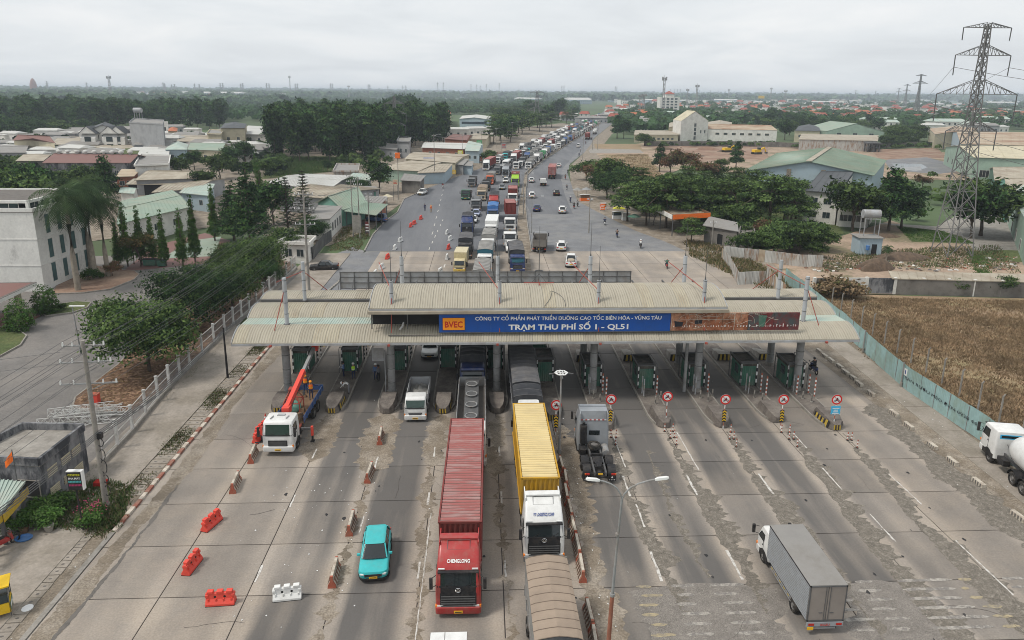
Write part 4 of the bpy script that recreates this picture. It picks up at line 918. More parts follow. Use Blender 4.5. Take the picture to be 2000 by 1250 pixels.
  q=U('lamp_white')
  for sx in(-1,1):q.box(*sorted((sx*(hw-.5),sx*(hw-.16))),ysl+.0,ysl+.06,zr-.12,zr-.06)
  n.kid('marker_light',q)
 if emblem:
  q=U('chrome');z=zw-.2
  for a_,b2 in(((-.12,-.04),(0,.12)),((0,.12),(.12,-.04)),((-.12,-.04),(.12,-.04))):q.bar((a_[0], fy(z)-.05,z+a_[1]),(b2[0],fy(z)-.05,z+b2[1]),.035)
  q.tube([(.15*cos(k*pi/6),fy(z)-.05,z+.02+.13*sin(k*pi/6))for k in range(13)],.015,4);n.kid('emblem',q)
 if name:
  q=M();zt_=zr+(fair-zr)*.14 if fair else zw-.3
  if fair:
   y_a,z_a=ysl+.12,zr;y_b,z_b=fairy*.62,zr+(fair-zr)*.55;d_=Vector((0,y_b-y_a,z_b-z_a)).normalized()
   text(q,name,.26,(0,y_a+(y_b-y_a)*.22-.03,z_a+(z_b-z_a)*.22+.04),(1,0,0),d_,namecol,.03,1.25)
  else:text(q,name,.14,(0,fy(zt_)-.035,zt_),(1,0,0),(0,0,1),namecol,.03,.8)
  n.kid('lettering',q)
def chassis(n,y0,y1,hw=.42,z=.85,axles=(),r_=.5,tank=True,W=1.2):
 q=U('steel_dark')
 for sx in(-1,1):q.box(sx*hw-.06,sx*hw+.06,y0,y1,z-.14,z+.14)
 k=y0
 while k<y1:q.box(-hw,hw,k,k+.12,z-.1,z+.08);k+=1.4
 for a_ in axles:q.box(-W+.1,W-.1,a_-.08,a_+.08,r_-.08,r_+.08)
 n.kid('chassis',q)
 if tank:
  q=U('galvanised');q.smooth=40;q.cyl((-W+.32,y0+1.3,z-.1),(-W+.32,y0+2.4,z-.1),.3,n=12);n.kid('fuel_tank',q)
  q=U('black');q.box(W-.55,W-.05,y0+1.3,y0+2.2,z-.35,z+.12);n.kid('battery_box',q,bevel=.02)
def wheels(n,axles,W=1.05,r_=.5,w_=.32,dual=None):
 for a_ in axles:
  for sx in(-1,1):
   ww=.52 if(dual and a_>dual)else w_
   wheel(n,sx*(W+.14-ww/2),a_,r_,ww)
def container(top,side,L=12.19,W=2.438,H_=2.6,mark=None):
 n=N('container');q=U(side);x=W/2
 q.corr((-x+.05,0.0,0),(W-.1,0,0),(0,0,H_),8,-.06)
 ks=int(L/.29)
 q.corr((x-.05,0,.05),(0,L,0),(0,0,H_-.1),ks,.045);q.corr((-x+.05,L,.05),(0,-L,0),(0,0,H_-.1),ks, .045)
 q.box(-x+.05,x-.05,L-.06,L-.02,.02,H_-.02);n.kid('corrugated_walls',q)
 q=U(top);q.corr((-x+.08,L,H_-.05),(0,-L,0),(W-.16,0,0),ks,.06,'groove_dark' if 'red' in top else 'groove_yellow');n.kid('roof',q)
 q=U(side)
 for sx in(-1,1):
  for y in(.0,L-.12):q.box(sx*x-(.1 if sx>0 else 0),sx*x+(.1 if sx<0 else 0),y-.02,y+.12,0,H_+.01)
  q.box(sx*x-.05,sx*x+.05,0,L,H_-.08,H_+.012);q.box(sx*x-.05,sx*x+.05,0,L,0,.14)
 for y in(0,L-.1):q.box(-x,x,y-.02,y+.1,H_-.1,H_+.014);q.box(-x,x,y-.02,y+.1,0,.12)
 n.kid('frame',q)
 q=U('galvanised')
 for dx_ in(-.55,-.2,.2,.55):q.cyl((dx_,L+.05,.1),(dx_,L+.05,H_-.1),.02,n=6)
 q.use('black');q.box(-.01,.01,L+.0,L+.03,.1,H_-.1);n.kid('door_bars',q)
 if mark:q=M();mark(q);n.kid('lettering',q)
 return n
def tarp(n,y0,y1,z0,z1,W,top,side,ribs,front=None,sag=.11,ridge=.12,frontm=None,name='tarpaulin'):
 q=M();x=W/2;k=ribs*4;rows=[];q.use(top)
 for i in range(k+1):
  t=(i%4)/4;s_=sag*sin(pi*t)if i%4 else 0;y=y0+(y1-y0)*i/k
  rows.append([(-x,y,z1-.1-s_*.4),(-x*.8,y,z1-s_*.8),(-x*.33,y,z1+ridge*.7-s_),(0,y,z1+ridge-s_*.9),(x*.33,y,z1+ridge*.7-s_),(x*.8,y,z1-s_*.8),(x,y,z1-.1-s_*.4)])
 q.grid(rows)
 t_=n.kid(name,q);b_=U('bow_shade_brown' if top=='tarp_brown' else 'tarp_dkgrey')  # dark lines added along the bows stand in for fold shading
 for i in range(ribs+1):y=y0+(y1-y0)*i/ribs;b_.tube([(a_[0],y,a_[2]+.004)for a_ in rows[4*i]],.022,4)
 t_.kid('bow_shade_line',b_)
 q=U(side)
 for sx in(-1,1):
  rw=[]
  for i in range(k+1):
   t=(i%4)/4;s_=.05*sin(pi*t)if i%4 else 0;y=y0+(y1-y0)*i/k
   rw.append([(sx*x,y,z1-.1-s_*.2),(sx*(x-s_),y,(z0+z1)/2),(sx*(x-s_*.3),y,z0)])
  q.grid(rw if sx<0 else rw[::-1])
 q.box(-x,x,y1-.03,y1,z0,z1-.02)
 t_.kid('side_curtain',q)
 q=U(frontm or side);a_=[(-x,y0,z1-.1),(-x*.8,y0,z1),(0,y0,z1+ridge),(x*.8,y0,z1),(x,y0,z1-.1)];d_=front or 0.
 q.grid([[(p[0],p[1]+.01,p[2])for p in a_],[(-x,y0-d_,z0),(-x*.8,y0-d_*1.1,z0),(0,y0-d_*1.15,z0), (x*.8,y0-d_*1.1,z0),(x,y0-d_,z0)]])
 if d_:
  for sx in(-1,1):q.poly([(sx*x,y0,z1-.1),(sx*x,y0,z0),(sx*x,y0-d_,z0)]if sx>0 else[(sx*x,y0,z1-.1),(sx*x,y0-d_,z0),(sx*x,y0,z0)])
 t_.kid('front_flap',q)
def flatbed(n,y0,y1,z0,W,side,h=.5,floor='wood'):
 q=U(side);x=W/2
 q.box(-x,-x+.05,y0,y1,z0,z0+h);q.box(x-.05,x,y0,y1,z0,z0+h);q.box(-x,x,y0-.03,y0+.02,z0,z0+h);q.box(-x,x,y1-.02,y1+.03,z0,z0+h)
 k=y0
 while k<y1:
  for sx in(-1,1):q.box(sx*x-.04,sx*x+.04,k,k+.08,z0-.05,z0+h+.02)
  k+=1.1
 n.kid('bed_sides',q);q=U(floor);q.box(-x+.03,x-.03,y0,y1,z0-.1,z0);n.kid('bed_floor',q)
def boxbody(n,y0,y1,z0,z1,W,m,roof=None,ribs=True,door=True,name='box_body'):
 x=W/2;q=U(m if not ribs else 'rim_grey');q.box(-x,x,y0,y1,z0,z1);q.use(m)
 if ribs:
  k=int((z1-z0)/.15)
  for sx in(-1,1):
   for i in range(k):z=z0+.03+i*.15;q.box(*sorted((sx*x,sx*(x+.02))),y0+.05,y1-.05,z,z+.095)
 b_=n.kid(name,q);q=U(roof or m);q.box(-x-.01,x+.01,y0-.01,y1+.01,z1,z1+.03);q.use('black');q.box(-x-.025,-x-.008,y0,y1,z1-.05,z1+.02);q.box(x+.008,x+.025,y0,y1,z1-.05,z1+.02);b_.kid('roof',q)
 if door:
  for sx in(-1,1):
   q=U('door_grey' if m=='paint_silver' else m);q.box(*sorted((sx*.03,sx*(x-.06))),y1,y1+.03,z0+.08,z1-.06);q.use('steel_dark')
   q.cyl((sx*.12,y1+.045,z0+.05),(sx*.12,y1+.045,z1-.05),.018,n=6);q.box(*sorted((sx*.2,sx*.4)),y1+.03,y1+.05,z0+.5,z0+.54);n.kid('rear_door',q)
  q=U('steel_dark');q.box(-x,x,y1+.001,y1+.05,z0-.02,z0+.07);q.box(-x,x,y1+.001,y1+.05,z1-.06,z1);q.box(-x,-x+.06,y1+.001,y1+.05,z0,z1);q.box(x-.06,x,y1+.001,y1+.05,z0,z1);n.kid('door_frame',q)
def rearlights(n,y,z,W,plate=True):
 for sx in(-1,1):q=U('lamp_red');q.box(*sorted((sx*(W/2-.35),sx*(W/2-.05))),y,y+.05,z,z+.14);q.use('lamp_orange');q.box(*sorted((sx*(W/2-.05),sx*(W/2+.0))),y,y+.05,z,z+.14);n.kid('tail_light',q)
 if plate:q=U('plate_yellow');q.box(-.17,.17,y+.0,y+.03,z,z+.14);n.kid('number_plate',q)
VC={}
def vkey(f):
 def g(*a,**k):
  key=(f.__name__,a,tuple(sorted(k.items(),key=str)))
  if key not in VC:VC[key]=f(*a,**k);emit_share(VC[key])
  return VC[key]
 return g
@vkey
def artic(col,top='cont_red',side='cont_red_dark',L=12.19,style='high',name=None,gap=.75,mark=None,load='container',bump=None):
 n=N('container_truck' if load=='container' else 'lorry')
 cab(n,'paint_'+col,fair=3.85 if style=='high' else None,z1=2.72,zr=2.95,lower='black' if style=='high' else None,lights='low' if style=='high' else 'mid',bump='paint_'+col if bump is None else bump,name=name,emblem=style=='high',namecol='letter_white' if col!='white' else 'letter_navy')
 y=2.25+gap
 if load=='container':
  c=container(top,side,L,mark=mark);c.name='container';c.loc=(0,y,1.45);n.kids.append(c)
 elif load=='tarp':flatbed(n,y,y+L,1.35,2.45,'steel_grey',.8);tarp(n,y,y+L,2.1,3.6,2.45,top,side, max(5,int(L/.95)),front=.0)
 elif load=='tank':
  q=U(top);q.smooth=50;q.rings([[(.1*0+rd*cos(2*pi*k/18),yy,2.35+rd*sin(2*pi*k/18)+sg_)for k in range(18)]for yy,rd,sg_ in((y-.2,.3,0),(y,.85,0),(y+.35,1.15,0),(y+3.5,1.2,-.1),(y+7,1.2,0),(y+8.6, 1.1,0),(y+9,.6,0))]);tk=n.kid('tank',q)
  q=U('steel_grey');q.box(-.35,.35,y+1,y+8,3.5,3.54)
  for yy in(1.5,4,6.5):q.cyl((0,y+yy,3.5),(0,y+yy,3.75),.25,n=12)
  tk.kid('walkway',q)
 LL=y+L if load!='tank' else y+9
 chassis(n,1.2,LL-.3,axles=(1.45,4.1,5.4,LL-2.9,LL-1.6),z=1.15 if False else 1.0);wheels(n,(1.45, 4.1,5.4,LL-4.0,LL-2.75,LL-1.5),dual=3)
 rearlights(n,LL+.02,1.0,2.4)
 return n
@vkey
def rigid(col,body='tarp',top='tarp_grey',side='tarp_dkgrey',L=6.5,big=True,ribs=7,name=None,W=None,cabtop=None,visor=True,glass='glass_dark',bump=None,sidem='steel_grey'):
 n=N('lorry');W=W or(2.45 if big else 2.05)
 if big:cab(n,'paint_'+col,hw=1.2,L=1.95,z0=.42,zw=1.75,z1=2.5,zr=2.72,name=name,bump=bump or 'paint_'+col,visor=visor,lights='low',glass=glass);y,r_,zc,H_=2.15,.5,1.0,3.35
 else:cab(n,'paint_'+col,hw=.95,L=1.55,z0=.36,zw=1.28,z1=1.95,zr=2.1,ysl=.3,name=name,bump=bump or 'paint_'+col,visor=False,lights='low',rounded=.14,glass=glass);y,r_,zc,H_=1.7,.4,.8,2.75
 if body=='tarp':flatbed(n,y,y+L,zc+.3,W,sidem,.6);tarp(n,y,y+L,zc+.85,H_,W,top,side,ribs)
 elif body=='box':boxbody(n,y,y+L,zc+.15,H_ if big else 2.95,W,top,side,ribs=False)
 elif body=='dump':
  flatbed(n,y+.1,y+L,zc+.35,W,top,1.25 if big else.75,side)
  q=U(top);q.box(-W/2,W/2,y-.3,y+.12,zc+1.55,zc+1.65);n.kid('bed_hood',q)
 elif body=='flat':flatbed(n,y,y+L,zc+.3,W,top,.4,side)
 elif body=='mixer':
  q=U(top);q.smooth=50;q.rings([[(rd*cos(2*pi*k/16),yy,zz+rd*sin(2*pi*k/16))for k in range(16)]for yy,rd,zz in((y,.5,2.1),(y+.6,1.0,2.2),(y+2.2,1.2,2.4),(y+4.0,.8,2.8),(y+4.8,.45,3.0))]);n.kid('drum',q)
 LL=y+L;ax=(1.2 if big else.95,LL-1.6)if not big or L<6 else(1.3,LL-2.6,LL-1.3)
 chassis(n,1.,LL-.2,z=zc,axles=ax,r_=r_,tank=big,W=1.15 if big else.9);wheels(n,ax,W=1.02 if big else.82,r_=r_,w_=.3 if big else.24,dual=2)
 rearlights(n,LL+.03,zc-.15,W)
 return n
@vkey
def car(col,style='suv',big=1.,plate='plate_yellow',glass='glass_dark'):
 L,W,Hh=dict(suv=(4.35,1.82,1.64),sedan=(4.6,1.8,1.46),pickup=(5.3,1.85,1.8),hatch=(4.1,1.76,1.55),van=(4.7,1.8,1.9))[style]
 n=N('pickup_truck' if style=='pickup' else 'parked_car' if False else 'car');q=U('paint_'+col);q.smooth=38;hw=W/2
 hood={'suv':.98,'sedan':.84,'pickup':1.08,'hatch':.92,'van':1.05}[style];belt={'suv':1.06,'sedan':.94,'pickup':1.14,'hatch':.98,'van':1.12}[style]
 yw={'suv':1.22,'sedan':1.3,'pickup':1.35,'hatch':1.05,'van':.75}[style]
 yr={'suv':L-.12,'sedan':L-.95,'pickup':3.55,'hatch':L-.12,'van':L-.08}[style]
 tail={'suv':belt,'sedan':.95,'pickup':belt,'hatch':belt,'van':belt}[style]
 def zt(y):
  if y<yw:return hood-.14*(1-y/yw)**2+(belt-hood)*(max(0,y)/yw)**2-belt
  if y>yr:return tail-belt
  return 0
 q.rings([rr(hw-.1,.14,L-.12,.3,.24,4),rr(hw-.03,.02,L-.02,.38,.42,4),rr(hw,.0,L,.4,.62,4),rr(hw-.02,.06,L-.04,.4,.62+(hood-.62)*.55,4),rr(hw-.06,.14,L-.1,.38,belt-.03,4,zt),rr(hw-.15,.28,L-.2,.34,belt,4,zt)]);body=n.kid('body',q)
 q=U(glass);q.smooth=30;rt=Hh-.05;yf2=yw+(.62 if style!='van' else.45);yb2=yr-{'suv':.42,'sedan':.55,'pickup':.22,'hatch':.5,'van':.25}[style]
 g0=rr(hw-.12,yw-.04,yr,.18,belt-.01,2);g1=rr(hw-.28,yf2,yb2,.16,rt,2)
 q.rings([g0,g1],False,False);n.kid('windows',q)
 q=U('paint_'+col);q.smooth=38;q.rings([rr(hw-.285,yf2+.01,yb2-.01,.16,rt-.01,3),rr(hw-.265,yf2-.03,yb2+.05,.18,rt+.02,3),rr(hw-.30,yf2+.04,yb2-.04,.18,rt+.05,3),rr(hw-.42,yf2+.2,yb2-.2,.2,rt+.062,3)])
 rf=n.kid('roof',q)
 q=U('paint_'+col)
 for sx in(-1,1):
  q.bar((sx*(hw-.145),yw+.04,belt-.02),(sx*(hw-.285),yf2+.03,rt),.07);q.bar((sx*(hw-.14),yr-.12,belt-.02),(sx*(hw-.285),yb2-.06,rt),.12,.05)
  ym=(yf2+yb2)/2+.1;q.bar((sx*(hw-.105),ym,belt-.02),(sx*(hw-.27),ym,rt),.07,.02)
 n.kid('pillars',q)
 if style in('suv','van'):
  q=U('black')
  for sx in(-1,1):q.bar((sx*(hw-.33),yf2+.2,rt+.09),(sx*(hw-.33),yb2-.1,rt+.09),.035)
  rf.kid('roof_rails',q)
 q=U('black');q.rings([rr(hw-.08,.1,L-.1,.3,.16,4),rr(hw-.0,.01,L-.01,.38,.3,4),rr(hw-.0,.0,L-.0, .38,.38,4)]);n.kid('lower_trim',q)
 q=U('black');q.box(-.5,.5,-.012,.12,.5,.66);q.box(-.42,.42,-.02,.1,.3,.42);n.kid('grille',q)
 q=U(plate);q.box(-.24,.24,-.03,-.005,.40,.52);q.box(-.24,.24,L+.002,L+.03,.6,.74);q.use('letter_black');q.box(-.18,.18,-.034,-.031,.44,.48);n.kid('number_plate',q)
 for sx in(-1,1):
  q=U('lamp_white');q.add([(sx*.52,.005,.62),(sx*(hw-.1),.12,.62),(sx*(hw-.04),.35,.7),(sx*.54,.015,.71)],[(0,1,2,3)if sx>0 else(3,2,1,0)]);q.box(*sorted((sx*.55,sx*(hw-.16))),.01,.14,.61,.69);n.kid('headlight',q)
  q=U('lamp_red');q.box(*sorted((sx*(hw-.42),sx*(hw-.06))),L-.1,L-.01,.74,.88);n.kid('tail_light', q)
  q=U('paint_'+col);q.box(*sorted((sx*(hw-.04),sx*(hw+.17))),yw+.28,yw+.4,belt-.02,belt+.12);n.kid('mirror',q,bevel=.03)
  q=U('black')
  for ya in(.82,L-.88):q.poly([(sx*(hw+.004),ya+.40*cos(2*pi*k/16),.33+.39*sin(2*pi*k/16))for k in range(16)][::(1 if sx>0 else-1)])
  for yy in(ym,yr-.5):q.box(*sorted((sx*(hw-.03),sx*(hw+.003))),yy,yy+.012,.42,belt-.06)
  q.box(*sorted((sx*(hw-.01),sx*(hw+.02))),ym+.15,ym+.3,belt-.2,belt-.17);n.kid('door',q)
  for ya in(.82,L-.88):wheel(n,sx*(hw-.09),ya,.33,.22,rim='galvanised')
 if style=='pickup':
  q=U('black');q.box(-hw+.2,hw-.2,yr+.1,L-.12,.95,belt+.002);n.kid('cargo_bed',q)
 return n
@vkey
def bus(col='white',L=8):
 n=N('bus');q=U('paint_'+col);q.smooth=35;q.rings([rr(1.15,.05,L,.2,.4),rr(1.2,0,L,.2,.8),rr(1.2, .02,L,.2,1.6),rr(1.15,.2,L-.05,.2,2.75),rr(1.05,.35,L-.2,.2,2.9)]);n.kid('body',q)
 q=U('glass_dark');q.grid([[(-1.05,.01,1.5),(1.05,.01,1.5)],[(-1,.16,2.55),(1,.16,2.55)]])
 for sx in(-1,1):q.poly([(sx*1.215,.5,1.5),(sx*1.215,L-.3,1.5),(sx*1.18,L-.3,2.4),(sx*1.18,.6,2.4)][::sx])
 n.kid('windows',q);wheels(n,(1.8,L-2),W=1.0,r_=.45);return n
def ft_mark(q):text(q,'52',.28,(-.55,-.085,1.95),(1,0,0),(0,0,1),'yellow_bright',.03,.42)
def crane_truck():
 n=N('crane_truck');cab(n,'paint_white',hw=1.2,L=1.95,z0=.55,zw=1.75,z1=2.65,zr=2.8,ysl=.22,bump='paint_white',visor=False,glass='glass_green',lights='low',name=None)
 q=U('steel_grey');q.bar((-.65,.6,2.93),(-.55,1.1,2.93),.06);q.bar((.55,.7,2.93),(.65,1.2,2.93),.06);q.box(-.3,.3,1.2,1.5,2.86,2.92);n.kid('roof_hatch',q)
 chassis(n,1,9.6,axles=(1.35,6.4,7.7),z=1.05);wheels(n,(1.35,6.6,7.9),dual=3)
 q=U('rod_red');q.box(-1.1,1.1,2.15,2.9,1.1,1.35);q.box(-.9,-.1,2.2,2.6,1.4,2.2);q.box(-.95,-.4,2.2,2.8,1.6,1.8);q.box(.1,.7,2.3,2.9,1.2,1.7);cr_=n.kid('crane_base',q)
 q=U('plastic_red');q.cyl((0,2.6,1.3),(0,2.6,2.6),.3,.24,12);q.box(-.3,.3,2.3,3.1,2.4,3.0);n.kid('slewing_column',q,bevel=.02)
 a_=Vector((0,2.7,2.8));e_=Vector((.55,10.3,6.0))-Vector((0,0,.6));d_=e_-a_
 q=U('plastic_red');q.bar(a_,a_+d_*.56,.36,.46);bo=n.kid('boom',q,bevel=.02)
 q=U('galvanised');q.bar(a_+d_*.5,a_+d_*.96,.26,.32);q.use('steel_dark');q.bar(Vector((0,2.75,1.9)),a_+d_*.34-Vector((0,0,.2)),.16);bo.kid('boom_extension',q)
 q=U('plastic_red');q.bar(a_+d_*.94,e_,.34,.42);q.box(e_[0]-.2,e_[0]+.2,e_[1]-.2,e_[1]+.3,e_[2]-.5,e_[2]+.1);bo.kid('boom_head',q)
 q=U('steel_dark');q.cyl(a_+d_*.42,a_+d_*.42-Vector((-.4,0,1.3)),.02,n=5);q.box(.45,.62,a_[1]+d_[1]*.42-.1,a_[1]+d_[1]*.42+.1,2.55,2.85);bo.kid('hook',q)
 q=U('paint_blue');q.box(1.15,1.2,3.2,9.6,1.3,1.8);q.box(-1.2,-1.15,3.2,9.6,1.3,1.8);q.box(-1.2,1.2,9.6,9.65,1.3,1.8)
 for k in range(8):
  for sx in(-1,1):q.box(sx*1.22-.03,sx*1.22+.03,3.2+k*.9,3.26+k*.9,1.25,1.85)
 n.kid('side_boards',q);q=U('wood');q.box(-1.15,1.15,3.1,9.6,1.2,1.3);n.kid('bed_floor',q)
 q=U('steel_dark')
 for sx in(-1,1):q.box(*sorted((sx*1.15,sx*2.1)),2.3,2.5,1.05,1.22)
 q.use('plastic_red')
 for sx in(-1,1):q.box(sx*2.05-.09,sx*2.05+.09,2.28,2.5,.55,1.35)
 q.use('black')
 for sx in(-1,1):q.box(sx*2.05-.06,sx*2.05+.06,2.3,2.48,.08,.55);q.box(sx*2.05-.16,sx*2.05+.16,2.2,2.58,0,.08)
 q.box(-1.75,-1.35,-.1,.0,1.2,1.25);n.kid('outrigger',q)
 emit_share(n);return n
def tractor_unit():
 n=N('tractor_unit');cab(n,'paint_silver',fair=3.75,fairy=1.2,z1=2.72,zr=2.95,L=2.3,lower='black', bump='paint_silver')
 q=U('glass_dark');q.box(-.5,.35,2.26,2.31,1.75,2.15);n.kid('rear_window',q)
 q=M()
 for k in range(12):q.use('lamp_red' if k%2 else 'sign_white');q.box(-1.0+k*.167,-1.0+(k+1)*.167, 2.27,2.30,3.02,3.08)
 n.kid('reflector_strip',q)
 q=U('black');q.box(.55,1.05,2.35,2.75,1.2,2.75);q.cyl((.8,2.55,2.7),(.8,2.55,3.0),.1,n=8);n.kid('air_intake',q,bevel=.05)
 q=U('steel_grey');q.box(-.3,.3,1.0,1.7,3.5,3.56);n.kid('roof_hatch',q)
 chassis(n,1.2,6.7,axles=(1.45,4.35,5.65),z=.95);wheels(n,(1.45,4.45,5.75),dual=3)
 q=U('rubber');q.smooth=40
 q.rings([[(0+rd*cos(2*pi*k/16),3.05+rd*sin(2*pi*k/16),z_)for k in range(16)]for z_,rd in((1.15,.35),(1.13,.5),(1.3,.53),(1.42,.48),(1.42,.3))],False,False);q.use('rim_grey');q.poly([(.31*cos(2*pi*k/16),3.05+.31*sin(2*pi*k/16),1.36)for k in range(16)]);n.kid('spare_wheel',q)
 q=U('black');q.box(-.35,.35,4.6,5.5,1.15,1.24);q.poly([(-.3,5.5,1.24),(.3,5.5,1.24),(.12,6.0,1.2),(-.12,6.0,1.2)]);q.box(-.45,.45,4.3,4.45,1.05,1.3);n.kid('fifth_wheel',q)
 for sx in(-1,1):
  for ya in(4.45,5.75):
   q=U('black');q.smooth=40;X0_,X1_=sorted((sx*.62,sx*1.22))
   q.grid([[(X0_,ya+.6*cos(t),.55+.62*sin(t)),(X1_,ya+.6*cos(t),.55+.62*sin(t))]for t in[pi*k/8 for k in range(9)]]);n.kid('mudguard',q)
  q=U('black');q.box(*sorted((sx*.62,sx*1.2)),6.42,6.46,.25,.85);q.use('sign_white')
  for k in range(4):q.box(sx*.91-.22+k*.12,sx*.91-.16+k*.12,6.465,6.475,.33,.38)
  q.poly([(sx*.91-.08,6.468,.5),(sx*.91+.08,6.468,.5),(sx*.91,6.468,.68)]);n.kid('mud_flap',q)
 rearlights(n,6.7,.9,2.3);emit_share(n);return n
def tank_truck():
 n=N('tank_truck');cab(n,'paint_white',hw=1.22,L=2.1,z0=.6,zw=1.85,z1=2.7,zr=2.85,ysl=.2,grille='black',bump='paint_white',visor=True)
 q=U('sign_cyan');q.box(-.95,.95,2.07,2.09,2.3,2.65);q.use('glass_dark');q.box(-.85,.85,2.09,2.10, 2.38,2.58);n.kid('rear_window_strip',q)
 q=U('paint_navy');q.poly([(-1.235,.5,1.5),(-1.235,.9,1.65),(-1.235,.55,1.2)]);q.poly([(-1.235,.7, 1.1),(-1.235,1.6,1.15),(-1.235,1.6,1.22),(-1.235,.7,1.2)]);n.kid('door_print',q)
 q=U('black');q.box(-1.1,-.7,2.2,2.6,1.2,2.4);n.kid('air_intake',q,bevel=.04)
 q=U('paint_white');q.smooth=50;q.rings([[(rd*cos(2*pi*k/24),yy,2.35+rd*sin(2*pi*k/24))for k in range(24)]for yy,rd in((3.1,.2),(3.25,.7),(3.6,1.05),(4.2,1.2),(9.5,1.2),(10.2,1.0),(10.6,.4))]);n.kid('tank',q)
 q=U('steel_dark')
 for k in range(5):q.tube([(-.6+.25*k,2.2,1.9),(-.55+.25*k,2.7,1.5+.05*k),(-.5+.22*k,3.2,1.6)],.03,5)
 n.kid('air_hoses',q)
 chassis(n,1.2,10.4,axles=(1.45,4.6,5.9),z=1.0);wheels(n,(1.45,4.8,6.1),dual=3)
 for sx in(-1,1):
  for ya in(4.8,6.1):
   q=U('black');q.smooth=40;X0_,X1_=sorted((sx*.62,sx*1.24));q.grid([[(X0_,ya+.6*cos(t),.55+.62*sin(t)),(X1_,ya+.6*cos(t),.55+.62*sin(t))]for t in[pi*k/8 for k in range(9)]]);n.kid('mudguard',q)
 emit_share(n);return n
@vkey
def motorbike(col='red'):
 n=N('motorbike');q=U('rubber');
 for y in(-.62,.62):
  q=U('rubber');q.smooth=40;q.rings([[(x,y+rd*cos(2*pi*k/12),.3+rd*sin(2*pi*k/12))for k in range(12)]for x,rd in((-.04,.22),(-.05,.28),(0,.31),(.05,.28),(.04,.22))],False,False);n.kid('wheel',q)
 q=U('paint_'+col);q.smooth=40;q.rings([rr(.12,-.35,.7,.08,.38),rr(.15,-.3,.75,.1,.6),rr(.12,-.1, .72,.08,.72)]);q.hexa([(-.16,-.5,.45),(.16,-.5,.45),(.16,-.38,.4),(-.16,-.38,.4)],[(-.14,-.42,.95),(.14,-.42,.95),(.14,-.3,.95),(-.14,-.3,.95)]);n.kid('body',q)
 q=U('black');q.box(-.12,.12,-.02,.65,.73,.8);n.kid('seat',q);q=U('steel_dark');q.bar((0,-.4,.9), (0,-.62,.3),.06);q.bar((-.32,-.3,1.0),(.32,-.3,1.0),.035);q.bar((.13,.1,.3),(.13,.75,.32),.07)
 for sx in(-1,1):q.bar((sx*.3,-.32,1.0),(sx*.36,-.3,1.2),.02);q.box(sx*.38-.05,sx*.38+.05,-.31,-.29,1.18,1.26)
 n.kid('handlebar',q);return n
def skin(bones,rad,name,cols):
 """bones: joint name -> position; one continuous surface, faces coloured by the nearest bone"""
 ed=[('pelvis','belly'),('belly','chest'),('chest','neck'),('neck','head'),('head','top')]
 for s_ in 'LR':ed+=[('chest','sh'+s_),('sh'+s_,'el'+s_),('el'+s_,'wr'+s_),('wr'+s_,'ha'+s_),('pelvis','hip'+s_),('hip'+s_,'kn'+s_),('kn'+s_,'an'+s_),('an'+s_,'to'+s_)]
 ks=list(bones);ix={k:i for i,k in enumerate(ks)}
 me=bpy.data.meshes.new(name);me.from_pydata([bones[k]for k in ks],[(ix[a_],ix[b_])for a_,b_ in ed],[])
 ob=bpy.data.objects.new(name,me);COL.objects.link(ob);ob.modifiers.new('skin','SKIN');sb=ob.modifiers.new('smooth','SUBSURF');sb.levels=1;sb.render_levels=1
 for i,k in enumerate(ks):
  r_=rad[k.rstrip('LR')if k[-1]in 'LR' else k];me.skin_vertices[0].data[i].radius=r_ if isinstance(r_,tuple)else(r_,r_);me.skin_vertices[0].data[i].use_root=(k=='pelvis')
 dg=bpy.context.evaluated_depsgraph_get();m2=bpy.data.meshes.new_from_object(ob.evaluated_get(dg));bpy.data.objects.remove(ob);bpy.data.meshes.remove(me)
 m2.materials.clear();names=[]
 part={}
 for a_,b_ in ed:
  p='torso' if b_ in('belly','chest')or b_.startswith('sh')or b_=='neck' and False else 'skin' if b_ in('neck','head','top')or b_.startswith('ha')else 'arm' if b_[:2]in('el','wr')else 'leg' if b_[:2]in('hi','kn','an')else 'shoe'
  part[(a_,b_)]=p
 used=sorted(set(cols.values()))
 for c in used:m2.materials.append(MT[c])
 seg=[(Vector(bones[a_]),Vector(bones[b_]),used.index(cols[part[(a_,b_)]]))for a_,b_ in ed]
 for pl_ in m2.polygons:
  c=pl_.center;best=9e9;bi=0
  for a_,b_,i in seg:
   d_=b_-a_;t=max(0,min(1,(c-a_).dot(d_)/d_.length_squared));e_=(a_+d_*t-c).length
   if e_<best:best,bi=e_,i
  pl_.material_index=bi;pl_.use_smooth=True
 return m2
RAD=dict(pelvis=(.15,.11),belly=(.14,.10),chest=(.17,.11),neck=.06,head=(.085,.10),top=(.07,.08), sh=.065,el=.045,wr=.035,ha=(.045,.02),hip=.085,kn=.06,an=.045,to=(.045,.03))
